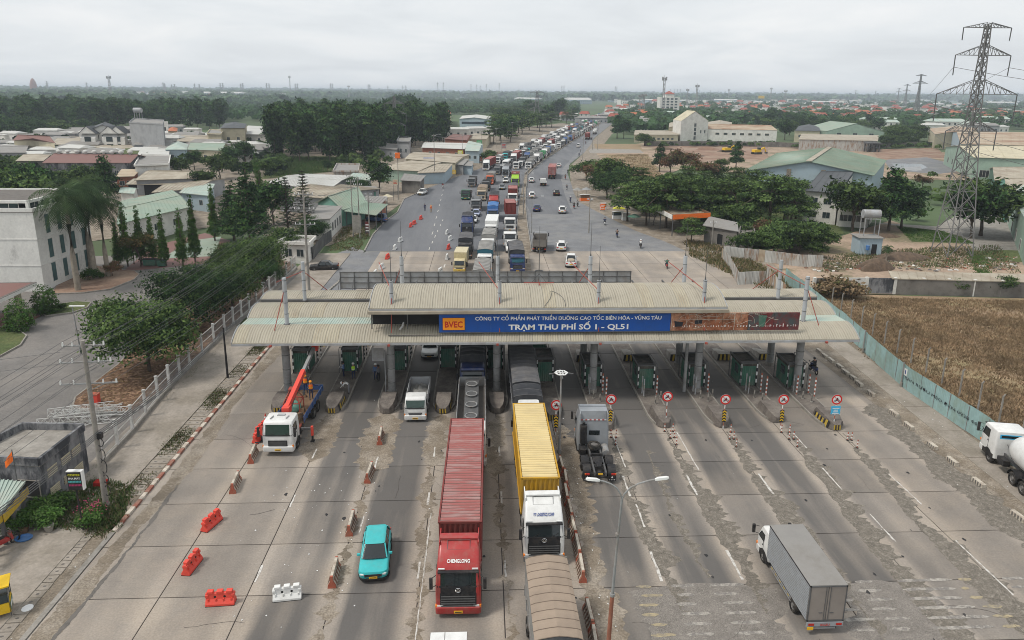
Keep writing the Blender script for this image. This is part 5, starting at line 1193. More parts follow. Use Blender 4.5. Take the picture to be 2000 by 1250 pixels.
def pose(kind):
 b_=dict(pelvis=(0,0,.95),belly=(0,0,1.12),chest=(0,0,1.34),neck=(0,0,1.5),head=(0,-.02,1.6),top=(0,-.01,1.72))
 for s_,x in(('L',-1),('R',1)):
  b_.update({'sh'+s_:(x*.19,0,1.41),'el'+s_:(x*.25,.02,1.13),'wr'+s_:(x*.26,-.04,.88),'ha'+s_:(x*.26,-.07,.79),'hip'+s_:(x*.1,0,.9),'kn'+s_:(x*.11,-.02,.5),'an'+s_:(x*.12,.02,.09),'to'+s_:(x*.14, -.14,.04)})
 if kind=='paper':b_.update(elL=(-.25,-.08,1.15),wrL=(-.15,-.32,1.2),haL=(-.12,-.4,1.2),elR=(.25, -.05,1.14),wrR=(.12,-.3,1.15),haR=(.09,-.38,1.16))
 if kind=='point':b_.update(elR=(.36,-.1,1.22),wrR=(.55,-.3,1.25),haR=(.6,-.38,1.26))
 if kind=='work':b_.update(elR=(.45,-.05,1.25),wrR=(.68,-.15,1.3),haR=(.76,-.18,1.3),elL=(-.3,-.1, 1.2),wrL=(-.2,-.32,1.2),haL=(-.18,-.4,1.2))
 if kind=='bend':b_.update(belly=(0,-.12,1.07),chest=(0,-.38,1.13),neck=(0,-.5,1.14),head=(0,-.6, 1.12),top=(0,-.72,1.1),shL=(-.19,-.4,1.1),shR=(.19,-.4,1.1),elL=(-.22,-.5,.85),wrL=(-.2,-.6,.62), haL=(-.2,-.65,.54),elR=(.24,-.6,.9),wrR=(.22,-.75,.7),haR=(.2,-.8,.62))
 if kind=='ride':
  b_.update(pelvis=(0,.2,.88),belly=(0,.17,1.04),chest=(0,.08,1.26),neck=(0,.04,1.41),head=(0,.0, 1.5),top=(0,0,1.62))
  for s_,x in(('L',-1),('R',1)):b_.update({'sh'+s_:(x*.18,.08,1.32),'el'+s_:(x*.27,-.06,1.12),'wr'+s_:(x*.29,-.26,1.04),'ha'+s_:(x*.3,-.33,1.04),'hip'+s_:(x*.12,.16,.84),'kn'+s_:(x*.2,-.22,.74), 'an'+s_:(x*.2,-.12,.38),'to'+s_:(x*.2,-.3,.33)})
 return b_
PC={}
def person(kind,top,leg,arm=None,hat=None,vest=None,label='',loc=(0,0,0),rz=0.,group=None):
 key=(kind,top,leg,arm)
 if key not in PC:PC[key]=skin(pose(kind),RAD,'person',dict(skin='skin',torso=top,arm=arm or top, leg=leg,shoe='black'))
 o=bpy.data.objects.new('person',PC[key]);COL.objects.link(o);o.location=loc;o.rotation_euler=(0, 0,rz);tag(o,label,'person',group)
 b_=pose(kind);hd=Vector(b_['head']);tp=Vector(b_['top']);d_=(tp-hd).normalized()
 q=U(hat or 'black');q.smooth=60;c=hd+d_*.06;ax=d_.orthogonal().normalized();ay=d_.cross(ax)
 q.rings([[c+d_*h_+ax*(r_*cos(2*pi*k/10))+ay*(r_*1.1*sin(2*pi*k/10))for k in range(10)]for h_,r_ in((-.03,.125),(.02,.135),(.09,.11),(.13,.05))]);obj('helmet' if hat else 'hair',q,o)
 q=U('skin');nrm=Vector((0,-1,0))if kind!='bend' else Vector((0,-.3,-1)).normalized();q.bar(hd+nrm*.09,hd+nrm*.13,.03,.05);q.use('black')
 for s_ in(-1,1):q.bar(hd+nrm*.098+Vector((s_*.035,0,.0))+d_*.02,hd+nrm*.104+Vector((s_*.035,0,0))+d_*.02,.02,.012)
 q.bar(hd+nrm*.095-d_*.05+Vector((-.02,0,0)),hd+nrm*.097-d_*.05+Vector((.02,0,0)),.01);obj('face', q,o)
 if vest:
  q=U(vest);q.smooth=60;ch,be,pe=Vector(b_['chest']),Vector(b_['belly']),Vector(b_['pelvis']);u_=(ch-pe).normalized();ax=Vector((1,0,0));ay=u_.cross(ax).normalized()
  q.rings([[p+ax*(rx*cos(2*pi*k/12))+ay*(ry*sin(2*pi*k/12))for k in range(12)]for p,rx,ry in((pe+u_*.06,.175,.14),(be,.17,.135),(ch,.2,.14),(ch+u_*.1,.16,.12))],False,False);vo=obj('vest',q,o)
  q=U('letter_white' if vest=='vest_lime' else 'letter_yellow');q.rings([[p+ax*(rx*cos(2*pi*k/12))+ay*(ry*sin(2*pi*k/12))for k in range(12)]for p,rx,ry in((be-u_*.02,.18,.145),(be+u_*.04,.18,.145))],False,False);obj('reflective_band',q,vo)
 return o
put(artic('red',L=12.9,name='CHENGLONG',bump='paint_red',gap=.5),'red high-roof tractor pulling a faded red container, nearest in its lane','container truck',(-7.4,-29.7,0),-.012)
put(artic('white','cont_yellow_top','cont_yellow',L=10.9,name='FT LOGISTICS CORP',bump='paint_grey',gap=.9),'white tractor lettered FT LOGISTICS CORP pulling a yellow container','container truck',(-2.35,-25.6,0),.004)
tf=rigid('white','tarp','tarp_brown','tarp_grey',6.0,True,10,sidem='galvanised');TN=N('lorry');cab(TN,'paint_white',hw=1.15,L=1.9,z0=.42,zw=1.7,z1=2.4,zr=2.6,visor=True);flatbed(TN,2.4,8.2,1.2,2.3,'galvanised',.6);tarp(TN,2.4,8.2,1.8,3.35,2.3,'tarp_brown','tarp_grey',10,front=1.3,frontm='tarp_black',sag=.05,ridge=.14);chassis(TN,1,8,axles=(1.2,6.4));wheels(TN,(1.2,6.4),dual=2);rearlights(TN,8.25,.9,2.3);emit_share(TN)
put(TN,'lorry under a ribbed light brown tarpaulin at the bottom edge, ahead of the white tractor','lorry',(-2.5,-37.4,0),.012)
n=N('van');cab(n,'paint_white',hw=.85,L=1.4,z0=.36,zw=1.2,z1=1.85,zr=2.0,visor=False);boxbody(n,1.5,5.0,.8,2.75,1.72,'paint_white',ribs=False);q=U('galvanised');q.box(-.2,-.17,1.5,5.0,2.785,2.8);n.kid('roof_seam',q);chassis(n,1,4.9,z=.7,axles=(1,4),r_=.35,tank=False,W=.85);wheels(n,(1,4),W=.72,r_=.35,w_=.2);emit_share(n)
put(n,'small white box van cut by the bottom edge, ahead of the red tractor','van',(-7.7,-38.8,0), 0)
put(car('cyan','hatch'),'turquoise hatchback taxi with a yellow number plate','car',(-12.45,-26.9, 0),.07)
put(crane_truck(),'white-cabbed crane truck with its red boom raised back over a blue-sided bed', 'crane truck',(-22.1,-12.1,0),-.02)
n=N('small_truck');cab(n,'paint_white',hw=.95,L=1.6,z0=.36,zw=1.28,z1=1.95,zr=2.1,ysl=.34,bump='paint_white',visor=False,lights='low',glass='glass_green');flatbed(n,1.75,5.6,.95,1.9,'steel_grey', .9,'tarp_dkgrey')
q=U('tarp_grey');r=random.Random(4);q.grid([[(-.85+.17*i,2.2+.3*j,1.05+r.uniform(.1,.55)*(1-abs(i-5)/6))for i in range(11)]for j in range(11)]);q.smooth=60;n.kid('crumpled_tarpaulin',q)
q=U('letter_yellow');q.add([(-.06,.07,1.4),(.06,.07,1.4),(.06,.29,1.85),(-.06,.29,1.85)],[(0,1,2, 3)]);n.kid('sticker',q)
chassis(n,1,5.5,z=.75,axles=(.95,4.3),r_=.4,tank=False,W=.9);wheels(n,(.95,4.3),W=.82,r_=.4,w_=.24,dual=2);emit_share(n)
put(n,'small white lorry with a crumpled grey tarpaulin in its open bed','lorry',(-11.9,-6.6,0),.0)
put(car('white','suv'),'white car with a black grille coming out below the canopy edge','car',(-11.75,7.6,0),0)
n=N('lorry');cab(n,'paint_white',z1=2.72,zr=2.95,fair=None,visor=True,bump='paint_white');flatbed(n,2.5,12.0,1.5,2.4,'galvanised',.9,'concrete_dark')
q=U('steel_dark');q.box(-.6,.6,2.7,11.8,1.55,2.3)
for k in range(4):q.cyl((0,4+2.1*k,2.3),(0,4+2.1*k,2.42),.45,n=14)
q.use('galvanised')
for k in range(4):q.tube([(.48*cos(a_*pi/7),4+2.1*k+.48*sin(a_*pi/7),2.46)for a_ in range(15)],.05,5)
n.kid('hatch_deck',q);chassis(n,1.2,11.8,axles=(1.45,4.4,9,10.3));wheels(n,(1.45,4.4,9,10.3),dual=3);emit_share(n)
put(n,'white-cabbed lorry with an open grey bed of four round hatches, behind the red container', 'lorry',(-7.0,-14.4,0),0)
put(rigid('navy','tarp','tarp_black','tarp_black',8,True,8),'dark blue lorry with black tarpaulin bows in the shade under the canopy','lorry',(-7.0,-1.6,0),0)
put(rigid('black','dump','steel_dark','concrete_dark',6,True),'dark open lorry half hidden under the canopy, behind the navy lorry','lorry',(-7.0,9.4,0),0)
n=N('lorry');cab(n,'paint_white',z1=2.6,zr=2.85,visor=True);q=U('paint_white');q.smooth=50;q.rings([rr(.95,.9,2.1,.2,2.85),rr(.85,1.2,2.1,.2,3.25)]);n.kid('roof_fairing',q);flatbed(n,2.3,15,1.3, 2.4,'steel_grey',.8);tarp(n,2.3,4.6,2.0,3.5,2.45,'tarp_black','tarp_black',2,front=.25);tarp(n,4.7,15,2.0,3.65,2.45,'tarp_dkgrey','tarp_black',13,sag=.08);chassis(n,1.2,15,axles=(1.4,4.5,12,13.3));wheels(n,(1.4,4.5,12,13.3),dual=3);emit_share(n)
put(n,'long lorry under a ribbed dark grey tarpaulin, emerging from the canopy behind the yellow container','lorry',(-2.25,-11.3,0),0)
put(tractor_unit(),'silver tractor unit without a trailer, driving away past the median','tractor unit',(2.75,-10.3,0),pi-.03)
n=N('box_truck');cab(n,'paint_white',hw=.93,L=1.6,z0=.36,zw=1.28,z1=1.95,zr=2.12,ysl=.34,visor=False,lights='low');boxbody(n,1.7,6.9,.85,3.0,2.0,'paint_silver','roof_grey')
q=U('paint_silver');q.box(-.98,.98,6.9,6.98,.55,.8);q.use('lamp_red');q.box(-.9,-.6,6.98,7.0,.62, .74);q.box(.6,.9,6.98,7.0,.62,.74);q.use('galvanised');q.box(-.6,.95,6.8,6.95,.38,.48)
text(q,'ISUZU',.17,(0,7.0,.61),(-1,0,0),(0,0,1),'letter_red',.03,.5);q.use('plate_yellow');q.box(.62,.95,6.98,7.01,.36,.52);n.kid('rear_bumper',q)
q=U('galvanised')
for sx in(-1,1):
 for z in(.45,.62):q.box(sx*.96-.02,sx*.96+.02,2.3,5.0,z,z+.07)
 q.use('yellow_stripe')
 for k in range(5):q.box(sx*.985-.01,sx*.985+.01,2.4+k*.55,2.6+k*.55,.63,.68)
 q.use('galvanised')
n.kid('side_guard',q);q=M();text(q,'020 060 10',.12,(.5,6.96-.02,1.6),(-1,0,0),(0,0,1),'letter_navy',.01,.55);
chassis(n,1,6.7,z=.7,axles=(1.0,5.2),r_=.4,tank=False,W=.9);wheels(n,(1.0,5.2),W=.82,r_=.4,w_=.24, dual=2);emit_share(n)
put(n,'white-cabbed lorry with a silver corrugated box body driving away at lower right','lorry', (12.1,-24.6,0),pi-.0)
put(tank_truck(),'white tank lorry cut by the right edge beside the blue fence','tank lorry',(35.3,-13.2,0),pi-.2)
def lanep(px):return pxs(px)
LA=lanep([(870,600),(897,532),(912,461),(928,413),(950,365),(975,338),(1000,319),(1030,300),(1062, 282),(1092,266),(1122,252),(1147,240),(1165,231),(1178,222)])
LB=lanep([(940,560),(950,498),(958,467),(965,413),(983,360),(998,340),(1020,321),(1045,304),(1075, 287),(1104,270),(1132,255),(1156,242),(1172,232),(1184,222)])
LC=lanep([(1010,550),(998,484),(996,452),(999,400),(1005,365),(1020,340),(1042,321),(1063,306),(1085,293),(1112,276),(1138,261),(1160,247),(1175,236),(1187,226)])
LZ=lanep([(896,450),(907,392),(925,362),(945,335),(975,318),(1005,302),(1038,286),(1072,270),(1105,255),(1135,243),(1158,232),(1174,222)])
LR=lanep([(1092,545),(1096,491),(1098,417),(1085,350),(1092,325),(1118,297),(1138,280),(1158,264), (1172,253),(1184,243),(1194,233),(1201,226)])
def tang(P,p):
 best=9e9
 for a_,b_ in zip(P,P[1:]):
  c=(a_+b_)/2;d_=(Vector(p[:2])-Vector(c[:2])).length
  if d_<best:best=d_;t=(b_-a_).normalized()
 return t
def inb(n,px,P,label,cat,flat=False,group='vehicles queuing before the toll plaza',rz=None):
 g_=G(*px);t=-tang(P,g_);return put(n,label,cat,(g_[0],g_[1],-.01),atan2(t[0],-t[1])if rz is None else rz,group,flat)
def outb(n,px,P,label,cat,L,flat=False,group='vehicles driving away from the toll plaza',dz=0):
 g_=G(*px);t=tang(P,g_);p=g_+t*L;return put(n,label,cat,(p[0],p[1],-.01+dz),atan2(t[0],-t[1]),group,flat)
inb(rigid('cream','box','paint_cream','paint_cream',4.2,False,bump='paint_yellow'),(897,533),LA,'cream and yellow small box lorry at the head of the left queue lane','lorry')
inb(rigid('black','tarp','tarp_dkgrey','tarp_black',5.2,True,5),(908,507),LA,'black lorry with a grey-topped tarpaulin behind the cream box lorry','lorry')
inb(artic('navy',load='tarp',top='tarp_black',side='tarp_black',L=5),(912,462),LA,'navy high-roof tractor behind the black tarpaulin lorry','lorry')
inb(car('white','sedan'),(923,437),LA,'white saloon right behind the navy tractor','car')
inb(car('lightblue','sedan'),(929,424),LA,'pale blue and white saloon behind the white saloon','car')
inb(rigid('grey','dump','steel_grey','concrete_dark',5.6,True),(929,413),LA,'dirty grey tipper lorry behind the pale blue saloon','lorry')
inb(rigid('darkgreen','flat','steel_dark','wood',5.6,True,bump='paint_green'),(909,391),LZ,'dark green lorry at the outer left side of the queue','lorry')
inb(rigid('grey','dump','steel_dark','wood',5.4,True),(921,366),LZ,'grey open lorry behind the dark green lorry','lorry')
inb(rigid('beige','tarp','tarp_brown','paint_beige',6.5,True,6),(940,393),LA,'beige lorry with a sandy brown top, behind the grey tipper','lorry')
inb(rigid('black','dump','steel_dark','concrete_dark',5.6,True),(948,374),LA,'black open tipper behind the beige lorry','lorry')
inb(rigid('orange','tarp','tarp_grey','tarp_grey',6,True,6),(956,361),LA,'orange-red cabbed lorry behind the black tipper','lorry')
inb(rigid('white','tarp','tarp_grey','tarp_grey',7.5,True,9),(938,580),LB,'lorry with a pale grey ribbed tarpaulin just behind the rear billboard','lorry')
inb(rigid('white','tarp','tarp_grey','tarp_teal',7.0,True,8),(946,533),LB,'white-cabbed lorry with a humped grey tarpaulin, second in the middle queue lane','lorry')
inb(rigid('white','tarp','tarp_grey','tarp_grey',6.2,True,5),(952,499),LB,'white lorry with a flat dull beige cover, third in the middle queue lane','lorry')
inb(rigid('white','box','paint_white','paint_white',7.5,True),(958,468),LB,'tall white box lorry in the middle queue lane','lorry')
inb(rigid('blue','tarp','tarp_blue','tarp_blue',6,True,5),(962,434),LB,'lorry with a bright blue tarpaulin between the white box lorry and the red tractor','lorry')
inb(artic('red',load='tarp',top='tarp_black',side='tarp_dkgrey',L=8),(964,414),LB,'red tractor with a dark-topped trailer in the middle queue lane','lorry')
inb(car('silver','sedan'),(980,371),LB,'silver car in the middle queue lane behind the dark-topped trailer','car')
inb(car('white','suv'),(987,358),LB,'white car behind the silver car in the middle queue lane','car')
inb(artic('silver',load='tarp',top='tarp_dkgrey',side='tarp_black',L=8),(987,347),LB,'white and grey high tractor with a dark load behind the two cars','lorry')
inb(rigid('navy','tarp','tarp_dkgrey','tarp_black',7,True,6,glass='tarp_teal'),(1011,534),LC,'lorry with a dark grey tarpaulin and a teal windscreen, by the median','lorry')
inb(car('white','pickup'),(998,495),LC,'white pickup truck between two lorries beside the median', 'pickup truck')
inb(rigid('white','flat','steel_grey','wood',5,True),(996,484),LC,'plain white lorry cab right behind the white pickup','lorry')
inb(rigid('white','flat','steel_grey','wood',4,True),(996,453),LC,'white lorry cab with a black oval grille below the red containers','lorry')
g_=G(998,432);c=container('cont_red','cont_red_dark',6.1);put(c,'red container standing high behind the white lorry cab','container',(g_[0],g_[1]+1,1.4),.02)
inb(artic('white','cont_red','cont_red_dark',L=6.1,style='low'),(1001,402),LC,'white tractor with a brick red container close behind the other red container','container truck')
inb(rigid('beige','tarp','tarp_dkgrey','tarp_black',6,True,5),(1003,388),LC,'grey-topped lorry ahead of the lime green tractor','lorry')
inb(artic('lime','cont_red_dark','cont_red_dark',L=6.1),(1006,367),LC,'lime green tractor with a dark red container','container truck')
kinds=[('white high-roof tractor with a grey trailer',lambda:artic('white',load='tarp',top='tarp_grey',side='tarp_grey',L=9.0)),('white box lorry',lambda:rigid('white','box','paint_white','paint_white',6.5)),('grey tipper lorry',lambda:rigid('grey','dump','steel_dark','concrete_dark',5.6)), ('green tarpaulin lorry',lambda:rigid('kgreen','tarp','paint_kgreen','paint_kgreen',6.5)),('white lorry with a grey cover',lambda:rigid('white','tarp','tarp_grey','tarp_grey',6.5)),('white car', lambda:car('white','suv')),('white small lorry',lambda:rigid('white','dump','steel_grey','wood', 3.6,False)),('cement mixer lorry',lambda:rigid('white','mixer','tarp_grey','tarp_grey',5.2)),('white tractor with a red container',lambda:artic('white','cont_red','cont_red_dark',L=12.19)),('teal-fronted lorry',lambda:rigid('cyan','tarp','tarp_dkgrey','tarp_dkgrey',6)),('white tank lorry', lambda:artic('white',load='tank',top='paint_white',L=9)),('blue tractor with a grey trailer',lambda:artic('blue',load='tarp',top='tarp_grey',side='tarp_grey',L=9.0)),('dark grey flatbed lorry', lambda:rigid('white','flat','steel_dark','wood',6)),('white bus',lambda:bus()),('silver car',lambda:car('silver','sedan')),('orange-fronted lorry',lambda:rigid('orange','tarp','tarp_brown','tarp_grey',6)),('white lorry with a white roof',lambda:rigid('white','tarp','paint_white','tarp_grey',6.5))]
wts=[6,5,8,2,7,5,4,2,4,3,2,4,6,1,5,3,5];lens=[13,10,9,10,10,6,7,9,17,9,14,13,9.5,9,6,9,10]
rq=random.Random(21)
def along(P,start,lane,group,maxd=900,inbound=True,gap=(1.2,3.5),kset=None,lat=.35):
 pts=P;seg=[];s_=0
 for a_,b_ in zip(pts,pts[1:]):L_=(b_-a_).length;seg.append((s_,L_,a_,b_));s_+=L_
 def at(s):
  for s0,L_,a_,b_ in seg:
   if s<=s0+L_:return a_+(b_-a_)*((s-s0)/L_),(b_-a_).normalized()
  return None
 s=start;i=0
 while True:
  r_=at(s)
  if r_ is None:break
  k=kset[rq.randrange(len(kset))]if kset else rq.choices(range(len(kinds)),wts)[0]
  if lane=='median lane' and i==3:k=3
  p,t=r_;dist=(Vector(p[:2])-Vector(CAMP[:2])).length
  side=Vector((-t[1],t[0],0))*rq.uniform(-lat,lat)
  if dist>maxd:break
  if inbound:put(kinds[k][1](),'%s, %s up the bend in the %s'%(kinds[k][0],ordinal(i),lane),'car' if 'car' in kinds[k][0].split()else 'bus' if 'bus' in kinds[k][0]else 'lorry',(p[0]+side[0],p[1]+side[1],-.01),atan2(-t[0],t[1]),group,dist>262)
  else:q_=p+t*lens[k];put(kinds[k][1](),'%s, %s of those far up the outbound road'%(kinds[k][0],ordinal(i)),'car' if 'car' in kinds[k][0].split()else 'lorry',(q_[0]+side[0],q_[1]+side[1],-.01),atan2(t[0],-t[1]),group,True)
  i+=1;s+=lens[k]+rq.uniform(*gap)
def sat(P,px):
 g_=G(*px);s_=0;best=(9e9,0)
 for a_,b_ in zip(P,P[1:]):
  d_=b_-a_;t=max(0,min(1,(g_-a_).dot(d_)/d_.length_squared));e_=(a_+d_*t-g_).length
  if e_<best[0]:best=(e_,s_+t*d_.length)
  s_+=d_.length
 return best[1]
along(LA,sat(LA,(972,342)),'second lane','lorries queuing along the bend');along(LB,sat(LB,(1008, 331)),'third lane','lorries queuing along the bend')
along(LC,sat(LC,(1030,331)),'median lane','lorries queuing along the bend');along(LZ,sat(LZ,(950, 333)),'outer left lane','lorries queuing along the bend',gap=(2,12))
along(LR,sat(LR,(1186,241)),'x','vehicles far up the outbound road',inbound=False,gap=(2,8),lat=3)
outb(rigid('grey','dump','block_wall','wood',5.2,True),(1053,496),LR,'muddy grey tipper driving away beside the median','lorry',7.4)
outb(car('white','suv'),(1096,492),LR,'white car driving away just beyond the pale concrete edge', 'car',4.35)
o=outb(car('white','pickup'),(1115,524),LR,'white pickup with a tan load in its bed driving away', 'pickup truck',5.3)
q=U('paint_beige');q.rings([rr(.6,3.9,5.0,.2,1.15),rr(.55,4.0,4.9,.2,1.35),rr(.3,4.2,4.7,.15,1.45)]);c=obj('covered_load',q,None,o.location,o.rotation_euler);tag(c,'tan bundle lying in the bed of the white pickup driving away','load')
for px_,cc,st,lb in(((1098,418),'white','suv','white car driving away close to the right edge of the dark asphalt'),((1048,414),'navy','sedan','dark blue car driving away by the median before the dark asphalt'),((1087,383),'black','suv','black car driving away in the middle of the outbound road'),((1039,388),'white','suv','white car driving away left of the black car'),((1038,357),'white','sedan','white saloon driving away along the median'),((1091,327),'white','sedan','white car half hidden by the red container on the outbound road'),((1129,288),'white','van','white van driving away far up the bend')):
 outb(car(cc,st),px_,LR,lb,'car',4.4)
outb(rigid('white','flat','paint_white','tarp_black',2.6,False),(1061,364),LR,'small white lorry with a dark load space driving away','lorry',4.3)
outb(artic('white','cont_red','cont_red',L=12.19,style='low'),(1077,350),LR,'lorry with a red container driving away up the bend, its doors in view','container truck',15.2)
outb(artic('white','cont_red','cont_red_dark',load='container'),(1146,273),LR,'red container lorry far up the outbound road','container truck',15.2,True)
outb(artic('white',load='tank',top='paint_white',L=9),(1160,263),LR,'white tank lorry far up the outbound road behind a red container','tank lorry',14,True)
inb(car('white','suv'),(820,382),LZ,'white car parked before the low shelter on the left roadside','car',rz=-.25)
p=G(632,527);put(car('black','sedan'),'black saloon turning out of the side road by the guard house','car',(p[0]-2.2,p[1],0),pi/2*-1+.12 if False else-pi/2+.1)
p=G(735,432);put(car('blue','van'),'dark blue van parked under the roadside shop roof','van',(p[0]-2,p[1],0),-pi/2-.3)
rp=[(1302,523,'cloth_green','cloth_navy','kerb_white','green-shirted','nearest the canopy'),(1251, 484,'cloth_white','cloth_black','sign_white','white-shirted','at the end of the concrete slabs'),(1205,463,'cloth_brown','cloth_black','black','brown-clad','on the wide asphalt'),(1181,439,'cloth_navy','cloth_black','black','navy-clad','beside the roadside stalls'),(1121,407,'cloth_black', 'cloth_black','black','black-clad','left of a pair'),(1128,403,'cloth_grey','cloth_black','black','grey-clad','right of a pair'),(1114,395,'cloth_navy','cloth_grey','sign_white','white-helmeted','just ahead of the pair'),(1107,371,'cloth_black','cloth_navy','black','dark-clad','on the pale strip near the tree shade'),(1104,350,'cloth_brown','cloth_black','black','brown-jacketed','beside the brown-leaved tree'),(1109,339,'cloth_black','cloth_grey','black','black-jacketed','near the first tree crown'),(1131,305,'cloth_navy','cloth_black','black','small dark','beyond the trees'),(1134,297,'cloth_grey','cloth_black','sign_white','small grey','following a dark rider beyond the trees'),(1144,281,'cloth_black','cloth_black','black','tiny black-clad','far up the right lane edge'),(1155,273,'cloth_navy','cloth_black','black','tiny navy-clad','by the far lamp posts'),(1588,727,'cloth_black','cloth_black','black','black-clad','passing the last pillar of the canopy'),(865,368,'cloth_red','cloth_black','black','red-clad','alone on the left roadway')]
for i,(x_,y_,a_,b_,h_,d1,d2)in enumerate(rp):
 g_=G(x_,y_);t=tang(LR,g_)if x_>1000 and x_<1500 else Vector((-.05,1,0));
 rz=atan2(t[0],-t[1])if x_!=865 else.1
 mc=('red','black','navy','white')[i%4]
 put(motorbike(mc),'%s motorbike ridden by the %s rider %s'%(mc,d1,d2),'motorbike',(g_[0],g_[1],-.01),rz,'motorbikes on the road');person('ride',a_,b_,hat=h_,label='%s motorbike rider %s'%(d1,d2),loc=(g_[0],g_[1],-.01),rz=rz,group='motorbike riders')
def man(px,kind,a_,b_,rz,label,z=0.,hat=None,vest=None,arm=None):
 g_=G(px[0],px[1],z);return person(kind,a_,b_,arm,hat,vest,label,(g_[0],g_[1],z),rz)
man((672,738),'paper','cloth_blue','cloth_navy',-pi/2,'man in a blue shirt holding a white sheet of paper',.0)
g_=G(672,738);q=U('sign_white');q.box(-.02,.02,-.15,.15,0,.3);tag(obj('paper_sheet',q,None,(g_[0]-.45,g_[1],1.1),(0,.5,0)),'white sheet of paper held by the man in the blue shirt','paper')
man((691,741),'stand','cloth_navy','cloth_navy',.2,'worker in a lime safety vest and white helmet before the second booth',.2,'sign_white','vest_lime','cloth_navy')
man((734,742),'stand','cloth_blue','cloth_navy',.6,'man in a blue shirt and white cap standing on the lane, left of a pair',0,'sign_white');man((740,745),'stand','cloth_grey','cloth_black',-2.2, 'bare-headed man in dark grey seen from behind, right of a pair',0)
man((682,769),'bend','cloth_white','cloth_grey',-pi/2,'man in a white helmet bending forward on the concrete island',.2,'sign_white')
tr_=(-22.1,-12.1)
person('work','cloth_navy','cloth_navy',None,'sign_orange','vest_orange','worker in an orange vest at the rear corner of the crane truck bed',(tr_[0]+.8,tr_[1]+7.6,1.3),.3)
person('stand','cloth_navy','cloth_navy',None,'sign_orange','vest_orange','worker in an orange vest standing behind the load on the crane truck',(tr_[0]+.0,tr_[1]+8.9,1.3),.1)
man((830,412),'stand','cloth_navy','cloth_navy',0,'policeman in dark uniform standing on the left roadway');man((842,415),'stand','vest_orange','cloth_sand',.5,'man in an orange top standing on the left roadway',0,'sign_orange')
cg=thing('lifting_cage','rusty steel lifting frame over a teal pump on the crane truck bed','lifting frame',(tr_[0]-.15,tr_[1]+5.4,1.32))
q=U('rod_red')
for a_ in range(4):
 c0,s0=cos(pi/4+a_*pi/2),sin(pi/4+a_*pi/2);c1,s1=cos(pi/4+(a_+1)*pi/2),sin(pi/4+(a_+1)*pi/2)
 q.bar((.95*c0,.95*s0,0),(.95*c0,.95*s0,.9),.08);q.bar((.95*c0,.95*s0,.9),(.2*c0,.2*s0,2.0),.07);q.bar((.95*c0,.95*s0,.9),(.95*c1,.95*s1,.9),.08)
q.box(-.3,.3,-.3,.3,1.95,2.05);obj('frame',q,cg)
q=U('wall_teal');q.smooth=50;q.rings([[(rd*cos(2*pi*k/14),rd*sin(2*pi*k/14),z_)for k in range(14)]for z_,rd in((0,.55),(.15,.62),(.5,.6),(.75,.35),(.85,.1))]);obj('pump',q,cg)
q=U('wood');r=random.Random(9)
for k in range(14):x,y=r.uniform(-1,1),r.uniform(-2.4,2.9);s_=r.uniform(.1,.3);q.hexa([(x-s_,y-s_, 0),(x+s_,y-s_,0),(x+s_,y+s_,0),(x-s_,y+s_,0)],[(x-s_*.6,y-s_*.8,s_),(x+s_*.9,y-s_*.5,s_*1.3),(x+s_*.6,y+s_*.7,s_),(x-s_*.7,y+s_,s_*.8)])
tag(obj('scrap_heap',q,None,(tr_[0],tr_[1]+5.6,1.31)),'heap of broken debris lying on the crane truck bed','debris',kind='stuff')
def plastic_barrier(col):
 n=N('plastic_barrier');q=U(col);L_=.78
 q.prof([(-.27,0),(.27,0),(.27,.14),(.12,.38),(.09,.72),(-.09,.72),(-.12,.38),(-.27,.14)],-L_,L_)
 for x in(-.52,0,.52):q.box(x-.17,x+.17,-.13,.13,.7,.86)
 for x in(-.7,.7):q.box(x-.09,x+.09,-.15,.15,.5,.66)
 n.kid('shell',q,bevel=.03);q=U('dark_opening')
 for x in(-.26,.26):
  for sy in(-1,1):q.poly([(x+.07*cos(2*pi*k/10),sy*(.115+.003),.52+.07*sin(2*pi*k/10))for k in range(10)][::-sy])
 q.box(-L_-.004,L_+.004,-.275,.275,-.0,.03);n.kid('openings',q)
 q=U(col)
 for x in(-.62,-.2,.2,.62):q.box(x-.03,x+.03,-.2,.2,.05,.42)
 n.kid('rib',q);return n
PRD,PWH=plastic_barrier('plastic_red'),plastic_barrier('plastic_white')
for x_,y_,rz,n_,lb in((414,1030,1.25,PRD,'red plastic barrier standing on the left lane joint, farthest of four in a row'),(376,1112,1.45,PRD,'red plastic barrier on the lane joint, second in the row'),(432,1182,.06,PRD,'red plastic barrier set crosswise beside the white one'),(562,1172,.12, PWH,'white plastic barrier set crosswise at the bottom left'),(510,850,1.4,PRD,'red plastic barrier by the left front wheel of the crane truck'),(508,862,1.3,PRD,'second red plastic barrier touching the one by the crane truck')):
 g_=G(x_,y_-4);put(n_,lb,'barrier',(g_[0],g_[1],.005),rz,'plastic barriers on the plaza')
for i,(x_,y_,n_)in enumerate(((745,525,PWH),(757,505,PRD),(771,487,PWH),(782,472,PWH),(876,486,PRD),(873,506,PWH),(879,469,PWH),(873,457,PWH),(802,443,PRD),(809,438,PRD),(822,428,PRD),(733,538,PWH),(860,533,PWH))):
 g_=G(x_,y_);put(n_,('white' if n_ is PWH else 'red')+' plastic barrier beyond the canopy, '+ordinal(i)+' counted along the '+('left row' if x_<830 else 'right row'),'barrier',(g_[0],g_[1],.0),1.3+.1*(i%3),'barriers on the road beyond the canopy')
